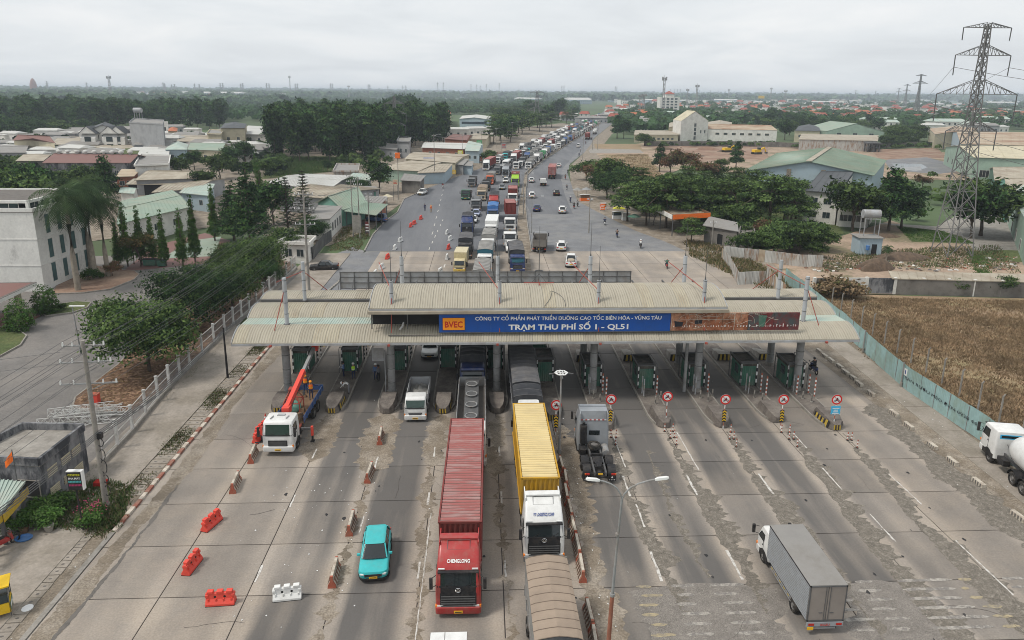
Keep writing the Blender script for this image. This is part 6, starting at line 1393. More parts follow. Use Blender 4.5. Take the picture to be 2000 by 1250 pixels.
n=N('traffic_cone');q=U('plastic_red');q.smooth=50;q.cyl((0,0,.03),(0,0,.7),.16,.03,12);n.kid('cone',q);q=U('sign_white');q.cyl((0,0,.3),(0,0,.45),.115,.085,12,False);n.kid('reflective_band',q);q=U('black');q.box(-.2,.2,-.2,.2,0,.04);n.kid('base',q)
g_=G(519,822);put(n,'orange traffic cone left of the crane truck','traffic cone',(g_[0],g_[1],0))
def jersey(L_=1.85):
 n=N('concrete_barrier');a_=L_/2;pr=[(-.24,0),(.24,0),(.22,.18),(.1,.4),(.08,.78),(-.08,.78),(-.1, .4),(-.22,.18)]
 q=U('barrier_white');q.rings([[(p[0],y,p[1])for p in pr]for y in(-a_+.12,a_-.12)],False,False);n.kid('body',q)
 for s_ in(-1,1):q=U('barrier_red');q.rings([[(p[0]*1.01,s_*y,p[1])for p in pr]for y in((a_-.125), a_)][::s_]);n.kid('red_end',q)
 q=U('barrier_groove')
 for k in range(5):
  y=-a_+.3+k*(L_-.6)/4
  for s_ in(-1,1):q.bar((s_*.245,y,.1),(s_*.1,y,.55),.05,.09)
 n.kid('rib',q);return n
JB=jersey()
for i,(x_,y_,rz)in enumerate(((739,866,.04),(717,940,-.05),(680,1042,.02),(646,1142,.03),(487,902, .1),(452,960,.1))):
 g_=G(x_,y_);put(JB,'red-ended concrete barrier, %s along the %s'%(['first','second','third','fourth','farther','nearer'][i],'white small lorry lane, counted from the canopy' if i<4 else 'left lane joint below the crane truck'),'concrete barrier',(g_[0]+.1,g_[1]+.6,0),rz,'concrete barriers between the lanes')
MB_=jersey(1.8)
for i in range(17):
 y=-45.5+1.92*i
 if i in(9,):continue
 put(MB_,'worn concrete median barrier, %s from the bottom edge of the picture'%ordinal(i),'concrete barrier',(-.3+.012*i+R.uniform(-.06,.06)+(.2 if i==15 else 0),y,0),R.uniform(-.04,.04),'concrete barriers of the median')
def kblock(L_=1.1):
 n=N('kerb_block');q=M();k=9
 for i in range(k):q.use('barrier_white' if i%2==0 else 'concrete_dark');q.box(-.17,.17,-L_/2+L_*i/k,-L_/2+L_*(i+1)/k,0,.28)
 q.use('barrier_white');q.box(-.15,.15,-L_/2,L_/2,.28,.31);n.m=q;return n
KB=kblock()
for i,(x_,y_)in enumerate(((1610,697),(1623,706),(1640,718),(1651,729),(1666,740),(1678,752),(1701,771),(1746,810),(1775,835),(1820,873),(1860,904),(1911,946),(1989,1012),(1600,688))):
 g_=G(x_,y_);put(KB,'striped concrete block dividing off the right-hand side lane, %s one from the canopy'%ordinal(i),'concrete block',(g_[0],g_[1],0),.03+R.uniform(-.05,.05),'striped blocks of the side lane')
def leaves(m_pts,n,blobs,leaf,seed,spread=.6,clump=10,flat=.5,droop=0.,bare=.15,crownshade=True):
 rs=np.random.RandomState(seed);B=np.array(blobs,float);vol=(B[:,3]*B[:,4]*B[:,5])**.75;pr=vol/vol.sum()
 nc=max(1,n//clump);bi=rs.choice(len(B),nc,p=pr);d=rs.normal(size=(nc,3));d/=np.linalg.norm(d,axis=1)[:,None];d[:,2]=np.where(d[:,2]<-bare,-d[:,2]*.6,d[:,2])
 rad=rs.uniform(.45,1.05,nc)**.6*rs.choice([1,1,1,1.2],nc);c=B[bi,:3]+d*B[bi,3:6]*rad[:,None]
 cc=np.repeat(c,clump,0)+rs.normal(size=(nc*clump,3))*spread*np.array([1,1,.55]);dd=np.repeat(d,clump,0)
 N_=len(cc);nm=dd*.6+rs.normal(size=(N_,3))*.55;nm[:,2]+=flat;nm/=np.linalg.norm(nm,axis=1)[:,None]
 t=rs.normal(size=(N_,3));t[:,2]-=droop;t-=nm*(t*nm).sum(1)[:,None];t/=np.linalg.norm(t,axis=1)[:, None]+1e-9;b=np.cross(nm,t)
 s=leaf*rs.uniform(.6,1.3,N_)[:,None];v=np.stack([cc-t*s,cc-b*s*.5,cc+t*s,cc+b*s*.5],1).reshape(-1,3)
 mi=np.repeat(rs.randint(0,6,nc),clump)
 return v,mi
def crown_mesh(name,arr,mats,split=None):
 """arr: list of (verts, clump index); three leaf tones"""
 v=np.concatenate([a_[0]for a_ in arr]);mi=np.concatenate([a_[1]for a_ in arr]);nq=len(v)//4
 me=bpy.data.meshes.new(name);me.vertices.add(len(v));me.vertices.foreach_set('co',v.astype(np.float32).ravel());me.loops.add(nq*4);me.loops.foreach_set('vertex_index',np.arange(nq*4,dtype=np.int32))
 me.polygons.add(nq);me.polygons.foreach_set('loop_start',np.arange(0,nq*4,4,dtype=np.int32))
 lut=np.array([0,0,1,1,2%len(mats),0])if len(mats)>2 else np.array([0,0,1%len(mats),0,1%len(mats), 0])
 me.polygons.foreach_set('material_index',lut[mi].astype(np.int32))
 for m_ in mats:me.materials.append(MT[m_])
 me.update(calc_edges=True);return me
TP={}
def tree_proto(key,H_,blobs,n,leaf,mats,trunk,r0=.25,seed=1,bark='bark',limbs=5,hidden=True,**k):
 t=N(key);q=U(bark);q.smooth=60;rs=random.Random(seed);top=Vector((rs.uniform(-.3,.3),rs.uniform(-.3,.3),trunk))
 q.tube([(0,0,-.1),(rs.uniform(-.1,.1),rs.uniform(-.1,.1),trunk*.4),top],[r0,r0*.75,r0*.6],7)
 for i in range(limbs):
  b_=blobs[i%len(blobs)];e_=Vector((b_[0]+rs.uniform(-.4,.4)*b_[3],b_[1]+rs.uniform(-.4,.4)*b_[4], b_[2]+rs.uniform(-.2,.5)*b_[5]));s_=Vector((0,0,0)).lerp(top,rs.uniform(.7,1));mid=(s_+e_)/2+Vector((0,0,.12*(e_-s_).length))
  q.tube([s_,mid,e_],[r0*.45,r0*.3,r0*.12],5)
 t.kid('trunk',q);c=t.kid('crown',crown_mesh('crown',[leaves(None,n,blobs,leaf,seed,**k)],mats));TP[key]=t;return t
LFA,LFB,LFC=('leaf_a','leaf_b','leaf_c'),('leaf_dark','leaf_dark2','leaf_a'),('leaf_bright2','leaf_a','leaf_bright')
def blobs_round(R_,z,h,k,seed,s=.55):
 rs=random.Random(seed);b=[(0,0,z,R_*.75,R_*.75,h*.7)]
 for i in range(k):a_=2*pi*i/k+rs.uniform(-.3,.3);d_=R_*rs.uniform(.45,.75);b.append((d_*cos(a_), d_*sin(a_),z+rs.uniform(-.35,.5)*h,R_*s*rs.uniform(.7,1.1),R_*s*rs.uniform(.7,1.1),h*rs.uniform(.35,.6)))
 return b
tree_proto('broadleaf_tree',7,blobs_round(3.9,3.9,2.9,9,1),14000,.155,LFA,2.2,.22,11,spread=.36,clump=9,bare=.75)
tree_proto('mango_tree',7,blobs_round(3.9,3.9,3.1,9,2),14000,.14,LFB,2.0,.24,12,spread=.3,clump=10,bare=.8)
tree_proto('street_tree',6,blobs_round(3.4,3.4,2.4,7,3),4200,.25,LFA,2.0,.2,13,spread=.4,bare=.6)
tree_proto('layered_tree',9,[(a_*cos(t),a_*sin(t),z,2.3,2.3,.4)for z,a_,t in((3.6,3.2,.2),(3.9,3.0,2.2),(3.5,3.4,4.2),(5.1,2.2,1.1),(5.0,2.6,3.3),(5.2,2.3,5.2),(6.5,1.2,.5),(6.6,1.3,3.4),(7.6,.2, 0))],4500,.24,LFA,6.5,.28,14,spread=.35,flat=1.2,limbs=9)
tree_proto('forest_tree',20,[(0,0,14,3.0,3.0,5.0),(1.5,.6,12,2.2,2.2,4),(-1.4,-.8,11,2.4,2.4,4),(.3,1.5,16.5,1.8,1.8,3),(0,-1,8,2.6,2.6,4.5),(.5,.5,5.5,2.4,2.4,3.5)],1900,.6,LFB,12,.22,15,spread=.7,bark='bark',bare=.9)
tree_proto('forest_tree_b',18,[(0,0,12.5,3.2,3.2,4.5),(-1.5,1.0,15,2.0,2.0,3.2),(1.5,-.8,9.5,2.4, 2.4,3.6),(-.5,0,6,2.5,2.5,4)],1800,.6,('leaf_dark2','leaf_dark','leaf_a'),11,.2,16,spread=.7,bark='bark',bare=.9)
tree_proto('bushy_tree',9,blobs_round(4.2,4.8,3.6,8,5),2900,.40,LFA,2.8,.3,17,spread=.6,bare=.6)
tree_proto('dark_tree',11,blobs_round(3.8,6.0,4.8,7,6),2900,.40,LFB,3.4,.3,18,spread=.6,bare=.7)
tree_proto('cone_tree',10,[(0,0,3,2.6,2.6,2.2),(0,0,5.4,2.1,2.1,2.2),(0,0,7.7,1.4,1.4,1.9),(0,0,9.4,.7,.7,1.2)],3200,.3,LFB,6,.25,19,spread=.4)
tree_proto('brown_tree',6,blobs_round(3.0,3.6,2.2,6,7),1700,.3,('leaf_brown','leaf_olive','leaf_brown'),2.2,.2,20,spread=.5)
tree_proto('autumn_tree',4,blobs_round(1.9,3.0,1.3,6,8),1500,.17,('leaf_olive','leaf_yellow','leaf_a'),2.0,.12,21,spread=.3)
tree_proto('lush_shrub',2,blobs_round(1.2,1.0,.9,6,9),1400,.12,LFC,.4,.06,22,spread=.2,bare=.6)
tree_proto('clipped_bush',2.4,[(0,0,1.25,.95,.95,1.25),(0,0,.7,1.05,1.05,.8)],3600,.085,LFC,.5,.1, 23,spread=.1,bare=.9)
tree_proto('dry_bush',2,blobs_round(1.6,1.0,1.1,7,10),1500,.2,('straw_dark','straw','leaf_olive'), .5,.06,24,spread=.35,bare=.6,flat=0)
tree_proto('banana_clump',3,blobs_round(1.8,1.8,1.2,5,12),500,.5,LFC,1.2,.15,25,spread=.4,flat=.6)
tree_proto('mast_tree',8,[(0,0,1.5+.42*i,.78-.04*i,.78-.04*i,.8)for i in range(16)],4600,.12,('leaf_bright2','leaf_bright','leaf_c'),7.5,.13,26,spread=.14,droop=2.5,flat=-.2,bare=1)
tree_proto('tall_conifer',12,[(0,0,2.5+i*.9,max(.3,4.2-.34*i),max(.3,4.2-.34*i),.45)for i in range(12)],9000,.22,LFB,12,.32,27,spread=.3,flat=.8)
def star_conifer():
 n=N('whorled_conifer');q=U('bark');q.tube([(0,0,0),(0,0,11)],[.22,.05],7);rs=np.random.RandomState(4);arr=[]
 for i in range(19):
  z=1.6+i*.5;L_=2.1*(1-i/21)+.25
  for k in range(6):
   a_=2*pi*k/6+i*.5;q.tube([(0,0,z),(L_*cos(a_),L_*sin(a_),z+.15)],[.05,.015],4)
   m_=int(16*L_)+6;s_=rs.uniform(.15,1.05,m_)*L_;p=np.stack([s_*cos(a_),s_*sin(a_),z+.15*s_/L_+rs.uniform(-.02,.12,m_)],1);p+=rs.normal(size=p.shape)*.06
   t=np.stack([np.cos(a_+rs.uniform(-1,1,m_)),np.sin(a_+rs.uniform(-1,1,m_)),rs.uniform(-.1,.4,m_)],1)*.2;b=np.cross(t,[0,0,1])*.45
   arr.append((np.stack([p-t,p-b,p+t,p+b],1).reshape(-1,3),np.full(m_,(i+k)%6)))
 n.kid('trunk',q);n.kid('crown',crown_mesh('crown',arr,LFB));TP['whorled_conifer']=n;return n
star_conifer()
def palm(H_,key,nf=22,L_=3.2,coconut=False):
 n=N(key);q=U('bark_pale');q.smooth=60;q.tube([(0,0,0),(.1,0,H_*.4),(.05,0,H_*.8),(0,0,H_)],[.3,.27,.22,.13],9);n.kid('trunk',q)
 if not coconut:q=U('leaf_bright2');q.smooth=60;q.tube([(0,0,H_-.1),(0,0,H_+1.0)],[.2,.12],8);n.kid('crownshaft',q)
 rs=random.Random(len(key));zc=H_+(.9 if not coconut else.1)
 for k in range(nf):
  a_=2.4*k+rs.uniform(-.2,.2);up=1.15-1.6*(k/nf);vs,mi=[],[]
  p=Vector((0,0,zc));d_=Vector((cos(a_)*cos(up),sin(a_)*cos(up),sin(up)));spine=[p.copy()]
  for i in range(9):d_=(d_+Vector((0,0,-.17-.02*i))).normalized();p=p+d_*(L_/9);spine.append(p.copy())
  m=U('leaf_palm' if k%3 else 'leaf_palm2');side=Vector((-sin(a_),cos(a_),0))
  for i in range(1,9):
   for hf in(0,.5):
    c=spine[i].lerp(spine[i+1],hf);w_=.75*sin(pi*min(1,(i+hf+.6)/10))**.7*L_/3.2
    for s_ in(-1,1):
     tip=c+side*(s_*w_)+(spine[i+1]-spine[i]).normalized()*.3-Vector((0,0,w_*rs.uniform(.45,.85)));f_=(spine[i+1]-spine[i]).normalized()*.055
     m.add([c-f_,c+f_,tip+f_*.3,tip-f_*.3],[(0,1,2,3)])
  m.tube(spine[::2]+[spine[-1]],[.04,.03,.025,.02,.01,.005][:len(spine[::2])+1],3)
  n.kid('frond',m)
 TP[key]=n;return n
palm(8.6,'royal_palm',26,3.7);palm(9.6,'tall_royal_palm',26,3.7);palm(5.5,'coconut_palm',20,3.0,True)
def tree(key,loc,label,sc=1.,rz=None,cat='tree',group=None,flat=False):
 o=emit(TP[key],None,loc,(0,0,R.uniform(0,6.28)if rz is None else rz));o.name={'forest_tree_b':'forest_tree','lush_shrub':'shrub','tall_royal_palm':'royal_palm'}.get(key,key);o.scale=(sc,sc,sc*R.uniform(.93,1.07))
 return tag(o,label,cat,group)
def tpx(key,x,y,label,top=None,h0=None,**k):
 g_=G(x,y);sc=k.pop('sc',1.)
 if top is not None:sc=zat(g_,top)/h0
 return tree(key,(g_[0],g_[1],-.05),label,sc,**k)
tpx('broadleaf_tree',293,727,'large-leaved tree nearest the camera behind the white fence, over the leaf litter',573,6.9)
tpx('mango_tree',385,645,'dense dark rounded tree, second along the white fence',520,7.3);tpx('broadleaf_tree',455,600,'green tree behind the white fence, third along the row',498,7);tpx('mango_tree',420,610,'dense tree filling the row behind the second fence tree',512,7.3)
tpx('broadleaf_tree',498,550,'broad green tree beside the guard house end of the fence row',452,7);tpx('broadleaf_tree',455,540,'broad tree just left of the end of the fence row',462,7);tpx('mango_tree',520,560,'dark bushy tree closest to the side gate',500,7.3)
tpx('tall_conifer',490,480,'huge dark spreading conifer left of the guard house',322,13.3);tpx('tall_conifer',458,470,'dark spreading conifer beside the tallest one',345,13.3)
tpx('whorled_conifer',563,455,'slim whorled conifer, left of two, above the guard house',343,11.2);tpx('whorled_conifer',597,455,'slim whorled conifer, right of two, above the guard house',333,11.2);tpx('dark_tree',535,440,'dark tree behind the two slim conifers',345,11)
for i,(x,y,t)in enumerate(((233,522,432),(250,520,405),(277,517,412),(300,515,420),(322,520,417), (358,520,405),(382,512,392),(420,470,362),(512,440,322),(500,345,300))):
 tpx('mast_tree',x,y,['leftmost','second','third','fourth','fifth','sixth','seventh','eighth, tall and dark','thin one by the big conifer','thin one far behind the conifers'][i]+' columnar tree in the row before the tennis court' if i<7 else['eighth, tall and dark columnar tree left of the big conifer','thin columnar tree poking above the big conifer','thin columnar tree far behind the conifers'][i-7],t,8.4,group='columnar trees by the tennis court')
tpx('autumn_tree',275,520,'small yellowing tree before the columnar trees',450,4.6);tpx('autumn_tree',262,515,'small olive tree beside the yellowing one',455,4.6)
tpx('royal_palm',153,568,'royal palm nearest the white building, leaning over its windows',355,11.2);tpx('tall_royal_palm',187,545,'royal palm in the middle of the palm bed',340,12.2);tpx('royal_palm',212,541,'slender royal palm at the right of the palm bed',372,11.2);tpx('royal_palm',178,530,'royal palm at the back of the bed',350,11.2)
tpx('lush_shrub',175,548,'green shrub below the palms at the building wall',520,2.2);tpx('lush_shrub',195,545,'shrub in the palm bed right of the wall',527,2.2);tpx('brown_tree',220,540,'thin brownish shrub in the palm bed',510,6)
tpx('clipped_bush',41,645,'tall rounded clipped bush by the porch, nearer of two',586,2.5);tpx('clipped_bush',90,613,'rounded clipped bush behind the nearer one, beside the porch',560,2.5);tpx('lush_shrub',120,607,'leafy shrub right of the clipped bushes',588,2.2)
for i,(x,y,t)in enumerate(((20,430,318),(70,415,308),(-10,400,300),(40,380,320),(108,400,325),(165,390,320),(212,400,305),(130,395,330))):tpx(('bushy_tree','dark_tree','bushy_tree','street_tree', 'street_tree','street_tree','cone_tree','street_tree')[i],x,y,'green tree behind the white three-storey building, %s from the left'%ordinal([1,3,0,2,4,6,7,5][i]),t,(9,11.4,9,6.2,6.2,6.2,10.6,6.2)[i],group='trees behind the white building')
for x,y,t,lb in((400,375,325,'dark tree among the village roofs, left of the pines'),(430,350,298, 'broad tree among the village roofs'),(350,345,305,'tree before the long maroon roof'),(480,320, 268,'dark crown beside the cream house'),(455,330,280,'tree right of the cream house'),(380,330, 288,'spreading tree before the mint-roofed house'),(295,288,264,'banana grove near the grey block'),(315,285,263,'bushes near the grey block'),(270,330,303,'dark tree at the end of the maroon roof'),(60,300,275,'bushes before the brown-roofed house'),(100,300,280,'shrubs right of the brown-roofed house'),(20,262,243,'green crown at the far left'),(530,340,300,'garden tree beside the grey forest'),(560,330,303,'banana plants below the forest'),(640,335,310,'low bushes at the forest foot'),(660,335,312,'low bushes below the lattice pylon')):
 tpx(('bushy_tree','dark_tree')[len(lb)%2],x,y,lb,t,(9,11.4)[len(lb)%2])
tpx('dark_tree',741,378,'dense dark round tree among the roadside shops',308,11.3);tpx('mango_tree',700,385,'leafy tree left of the dense dark round one',345,7.2);tpx('street_tree',955,318,'small tree at the end of the shop row',291,6.2);tpx('street_tree',560,500,'shrubby tree over the guard house wall',440,6.2);tpx('mango_tree',612,470,'leafy crown behind the white roadside house wall',418,7.2)
def inpoly(p,P):
 c=False;j=len(P)-1
 for i in range(len(P)):
  if(P[i][1]>p[1])!=(P[j][1]>p[1])and p[0]<(P[j][0]-P[i][0])*(p[1]-P[i][1])/(P[j][1]-P[i][1])+P[i][0]:c=not c
  j=i
 return c
rf=random.Random(31)
def forest(pxp,n,keys,label,group,smin=.9,smax=1.15,mind=5.5):
 P=pxs(pxp);x0,x1=min(p[0]for p in P),max(p[0]for p in P);y0,y1=min(p[1]for p in P),max(p[1]for p in P);done=[];tries=0
 while len(done)<n and tries<n*60:
  tries+=1;p=(rf.uniform(x0,x1),rf.uniform(y0,y1))
  if not inpoly(p,P)or any((p[0]-d_[0])**2+(p[1]-d_[1])**2<mind*mind for d_ in done):continue
  done.append(p);k=rf.choice(keys);tree(k,(p[0],p[1],-.1),label,rf.uniform(smin,smax),group=group)
forest([(535,318),(700,318),(800,292),(870,285),(870,268),(760,262),(540,258)],150,['forest_tree', 'forest_tree_b','forest_tree'],'tall dark tree in the plantation behind the roadside shops','trees of the plantation behind the shops',1.0,1.2,6)
forest([(-40,262),(200,258),(440,252),(440,238),(0,236),(-40,240)],110,['forest_tree','forest_tree_b'],'tall dark tree in the long belt beyond the village','trees of the belt beyond the village', .95,1.2,9)
forest([(-40,275),(150,268),(165,258),(-40,258)],26,['bushy_tree','dark_tree'],'rounded tree in front of the dark tree belt','rounded trees before the belt',.9,1.2,9)
forest([(965,262),(1000,268),(1060,258),(1120,240),(1125,228),(1000,222),(965,228)],64,['dark_tree','bushy_tree','layered_tree'],'dark rounded tree along the left of the queue road','roadside wood left of the queue',1.,1.7,9)
forest([(965,262),(1000,262),(1000,280),(960,285)],9,['dark_tree','layered_tree'],'broad tree behind the far roadside shops','trees behind the far shops',1,1.4,9)
for x,y,t in((780,235,182),(805,236,180),(1040,235,190),(1090,232,190)):tpx('dark_tree',x,y,'dark pointed crown standing above the plantation at column %s'%('left' if x==780 else 'right' if x==805 else 'beside the far pylon' if x==1040 else 'near the road'),t,11.3)
for i,(x,y,t)in enumerate(((1225,432,362),(1262,440,358),(1300,445,350),(1345,440,348),(1385,430, 352),(1420,440,345),(1455,430,350),(1245,410,345),(1330,412,340),(1500,450,340),(1530,440,345),(1470,405,335))):
 tpx('layered_tree',x,y,'spreading tree with level tiers of leaves, %s from the left along the right roadside'%ordinal(i),t,8,group='tiered trees on the right roadside')
for x,y,t,k,h,lb in((1185,388,325,'mango_tree',7.2,'bushy green tree hanging over the right kerb'),(1145,352,308,'street_tree',6.1,'green shrub tree nearest the right lane edge'),(1160,365,315,'brown_tree',6,'tree with dried brown leaves at the right kerb'),(1198,375,305,'street_tree',6.1,'green tree behind the brown-leaved one'),(1205,270,223,'cone_tree',10.5,'dark dense tree at the right of the far road'),(1218,270,230,'dark_tree',11.3,'dark tree behind the dense far one'),(1258, 285,258,'street_tree',6.1,'small dark tree by the far wall'),(1288,255,228,'cone_tree',10.5,'narrow dark tree by the pale house'),(1288,335,278,'cone_tree',10.5,'single slim dark tree on the brown meadow'),(1437,330,276,'cone_tree',10.5,'slim dark tree between the yellow diggers'),(1408,330,307,'street_tree',6.1,'small round tree on the building plot'),(1335,345,292,'brown_tree',6,'half bare brownish tree on the meadow edge'),(1370,360,305,'brown_tree',6,'olive brown tree behind the tiered trees'),(1310,345,300,'brown_tree',6,'brownish shrub tree left on the meadow'),(1395, 355,315,'bushy_tree',9,'green tree behind the tiered row'),(1535,445,340,'coconut_palm',8,'coconut palm before the white house'),(1665,450,345,'bushy_tree',9,'leafy tree before the white house wall'),(1695,440,350,'mango_tree',7.3,'green tree right of the leafy one'),(1735,450,318,'cone_tree',10.5,'tall dark tree right of the white house'),(1760,445,340,'dark_tree',11.3,'dark tree beside the lawn'),(1895,465,345,'dark_tree',11.3,'tree between the pylon and the warehouses'),(1915, 460,335,'bushy_tree',9,'green tree close to the warehouse'),(1560,500,432,'bushy_tree',9,'wide light green tree beside the water tank hut'),(1510,500,440,'street_tree',6.1,'green tree above the corrugated fence'),(1600,490,440,'street_tree',6.1,'bushy tree left of the water tank hut'),(1350,475,428,'layered_tree',8,'small tree before the orange-fronted shed'),(1545,475,425,'mango_tree',7.3,'crown behind the light green tree'),(1490,480,430,'brown_tree',6,'greyish shrubby tree by the block wall shed'),(1862,572,537,'street_tree',6.1,'small green shrub before the dark wall, left one'),(1955,575,532,'street_tree',6.1,'wide green shrub before the dark wall, right one'),(1640,580,535,'dry_bush',2.2,'big brown dry bush before the white wall'),(1615,578,545,'dry_bush',2.2, 'brown dry bush at the fence corner'),(1663,580,550,'dry_bush',2.2,'dry bush right of the big one'),(1970,330,290,'bushy_tree',9,'tree before the rusty warehouse'),(1995,335,295,'dark_tree',11.3,'dark tree at the right edge by the warehouse'),(1730,510,470,'coconut_palm',8,'small palm before the water tank hut'),(1800,370,340,'brown_tree',6,'round thin tree beyond the lawn'),(1790,430,400,'lush_shrub',2.2,'shrub beyond the lawn')):
 tpx(k,x,y,lb,t,h)
forest([(1215,436),(1530,462),(1560,440),(1540,395),(1400,372),(1230,375)],34,['layered_tree','street_tree','mango_tree','layered_tree','autumn_tree'],'tree of the mixed grove behind the right roadside','mixed grove on the right roadside',.75,1.1,3.5)
forest([(1450,500),(1620,506),(1610,470),(1440,470)],9,['layered_tree','street_tree','bushy_tree'],'tree of the clump behind the long whitish fence','clump behind the whitish fence',.5,.8,3.5)
forest([(1490,275),(1530,275),(1560,262),(1560,240),(1490,240)],12,['bushy_tree','dark_tree'],'large green tree right of the white factory','trees right of the factory',1.1,1.6,8)
forest([(1560,262),(1720,262),(1740,250),(1560,250)],26,['bushy_tree','dark_tree'],'tree in the row behind the pale green hall','trees behind the pale green hall',.8,1.2,9)
forest([(1730,290),(1800,285),(1790,262),(1735,262)],26,['bushy_tree','street_tree'],'tree in the grove left of the big warehouses','grove left of the warehouses',.7,1.2,7)
def tufts(name,pxp,n,h,wd,mats,seed,label,lean=.5,world=None,th=(-2.6,.3)):
 P=world or pxs(pxp);rs=np.random.RandomState(seed);x0,x1=min(p[0]for p in P),max(p[0]for p in P);y0,y1=min(p[1]for p in P),max(p[1]for p in P)
 c=np.stack([rs.uniform(x0,x1,n*3),rs.uniform(y0,y1,n*3)],1);c=np.array([p for p in c if inpoly(p, P)][:n])
 if len(c)==0:return
 ph=np.sin(c[:,0]*.35+np.sin(c[:,1]*.3)*2)+np.sin(c[:,1]*(.22 if th[1]<1 else.9)+c[:,0]*.1);c=c[ph>rs.uniform(th[0],th[1],len(c))];k=5;c=np.repeat(c,k,0);N_=len(c)
 bw=min(.05,wd*.25)+h*.03;a_=rs.uniform(0,6.28,N_);hh=h*rs.uniform(.4,1.3,N_);lx=rs.normal(size=N_)*lean*hh;ly=rs.normal(size=N_)*lean*hh;cx_=c[:,0]+rs.normal(size=N_)*wd;cy_=c[:,1]+rs.normal(size=N_)*wd;dx_,dy_=np.cos(a_)*bw,np.sin(a_)*bw;z=np.zeros(N_)-.03
 v=np.stack([np.stack([cx_-dx_,cy_-dy_,z],1),np.stack([cx_+dx_,cy_+dy_,z],1),np.stack([cx_+lx+dx_*.2,cy_+ly+dy_*.2,hh],1),np.stack([cx_+lx-dx_*.2,cy_+ly-dy_*.2,hh*.95],1)],1).reshape(-1,3)
 me=crown_mesh(name,[(v,rs.randint(0,6,N_))],mats);return obj(name,me,kind='stuff',label=label)
tufts('dry_grass',[(1590,580),(2100,590),(2300,900),(1990,870),(1700,700)],24000,.2,.25,('straw', 'straw_dark','straw'),1,'rough dry brown grass of the field right of the plaza')
tufts('verge_weeds',None,4200,.13,.14,('weeds','leaf_olive','straw_dark'),2,'weeds growing between kerb and pavement on the left',th=(-.4,1.6),world=[(-31.9,-22),(-30.3,-22),(-30.3,14),(-31.9,14)])
tufts('fence_weeds',None,900,.14,.12,('weeds','leaf_a','straw_dark'),3,'sparse weeds along the foot of the white fence',th=(-.4,1.6),world=[(-35.9,-20),(-35.2,-20),(-35.3,40),(-35.9,40)])
tufts('corner_weeds',[(95,1035),(230,1035),(260,950),(185,940),(60,1000)],2600,.25,.16,('weeds','leaf_bright2','straw_dark'),4,'green weeds and plants around the pole foot at lower left')
tufts('roadside_weeds',[(1350,500),(1480,560),(1560,600),(1600,580),(1530,545),(1470,510),(1400,480),(1340,470)],2600,.5,.3,('leaf_olive','straw','weeds'),5,'tall weeds on the right verge beyond the canopy')
tufts('verge_weeds_north',[(640,490),(700,490),(722,460),(715,440),(670,445)],900,.25,.2,('weeds', 'straw_dark','leaf_olive'),6,'weeds on the verge beside the guard house')
tufts('lot_weeds',[(1600,500),(1800,485),(1950,480),(2000,540),(1900,525),(1700,520),(1600,535)], 1800,.35,.35,('weeds','straw_dark','leaf_bright2'),7,'patchy weeds on the sandy lot')
tufts('garden_plants',[(510,348),(650,335),(700,320),(650,308),(540,308)],2600,.9,.9,('leaf_bright2','leaf_a','leaf_olive'),8,'rows of garden plants below the plantation')
tufts('lawn_grass',[(1754,443),(1840,451),(1879,466),(1902,474),(1781,471)],2500,.12,.2,('leaf_bright2','leaf_bright','weeds'),9,'short bright lawn grass by the big pylon')
tufts('strip_plants',[(1890,492),(1935,510),(1930,545),(1910,545)],500,.4,.3,('leaf_bright2','leaf_bright','weeds'),10,'bright green strip of plants beside the yard')
tufts('meadow_grass',[(1190,303),(1262,301),(1295,350),(1210,350)],1500,.4,.6,('straw','leaf_olive','straw_dark'),11,'pale dry grass of the meadow behind the right trees')
q=M();r=random.Random(77)
P=pxs([(150,790),(230,716),(300,645),(380,600),(420,640),(330,745),(255,800)]);cnt=0
while cnt<2600:
 x,y=r.uniform(min(p[0]for p in P),max(p[0]for p in P)),r.uniform(min(p[1]for p in P),max(p[1]for p in P))
 if not inpoly((x,y),P):continue
 cnt+=1;a0=r.uniform(0,6.28);s_=r.uniform(.06,.16);q.use(r.choice(('leaf_brown','straw_dark','leaf_yellow')));z=.16
 q.add([(x-s_*cos(a0),y-s_*sin(a0),z),(x+s_*.4*sin(a0),y-s_*.4*cos(a0),z+r.uniform(0,.08)),(x+s_*cos(a0),y+s_*sin(a0),z+.01),(x-s_*.4*sin(a0),y+s_*.4*cos(a0),z+r.uniform(0,.08))],[(0,1,2,3)])
obj('fallen_leaves',q,kind='stuff',label='fallen brown leaves on the bed behind the white fence')
WM={}
def window_mesh(w_,h_,fm,pm,bars=1):
 k=(w_,h_,fm,pm,bars)
 if k not in WM:
  q=U(fm);t=.06
  q.box(-w_/2-t,w_/2+t,-.05,.0,-t,0);q.box(-w_/2-t,w_/2+t,-.05,0,h_,h_+t);q.box(-w_/2-t,-w_/2,-.05,0,0,h_);q.box(w_/2,w_/2+t,-.05,0,0,h_)
  for i in range(bars):x=-w_/2+w_*(i+1)/(bars+1);q.box(x-.025,x+.025,-.04,-.01,0,h_)
  p=U(pm);p.box(-w_/2,w_/2,-.02,-.005,0,h_);WM[k]=(q.mesh('window'),p.mesh('pane'))
 return WM[k]
def wins(parent,A,B,z,n,w_,h_,fm='fence_white',pm='glass_window',bars=1,t0=.08,t1=.92,pane=True,name='window'):
 A,B=Vector((A[0],A[1],0)),Vector((B[0],B[1],0));d_=B-A;rz=atan2(d_.y,d_.x);nr=Vector((d_.y,-d_.x, 0)).normalized()*.012;a_,b_=window_mesh(w_,h_,fm,pm,bars)
 for zz in(z if isinstance(z,(list,tuple))else[z]):
  for i in range(n):
   t=t0+(t1-t0)*((i+.5)/n);p=A+d_*t+nr;o=obj(name,a_,parent,(p.x,p.y,zz),(0,0,rz))
   if pane:obj('pane',b_,o)
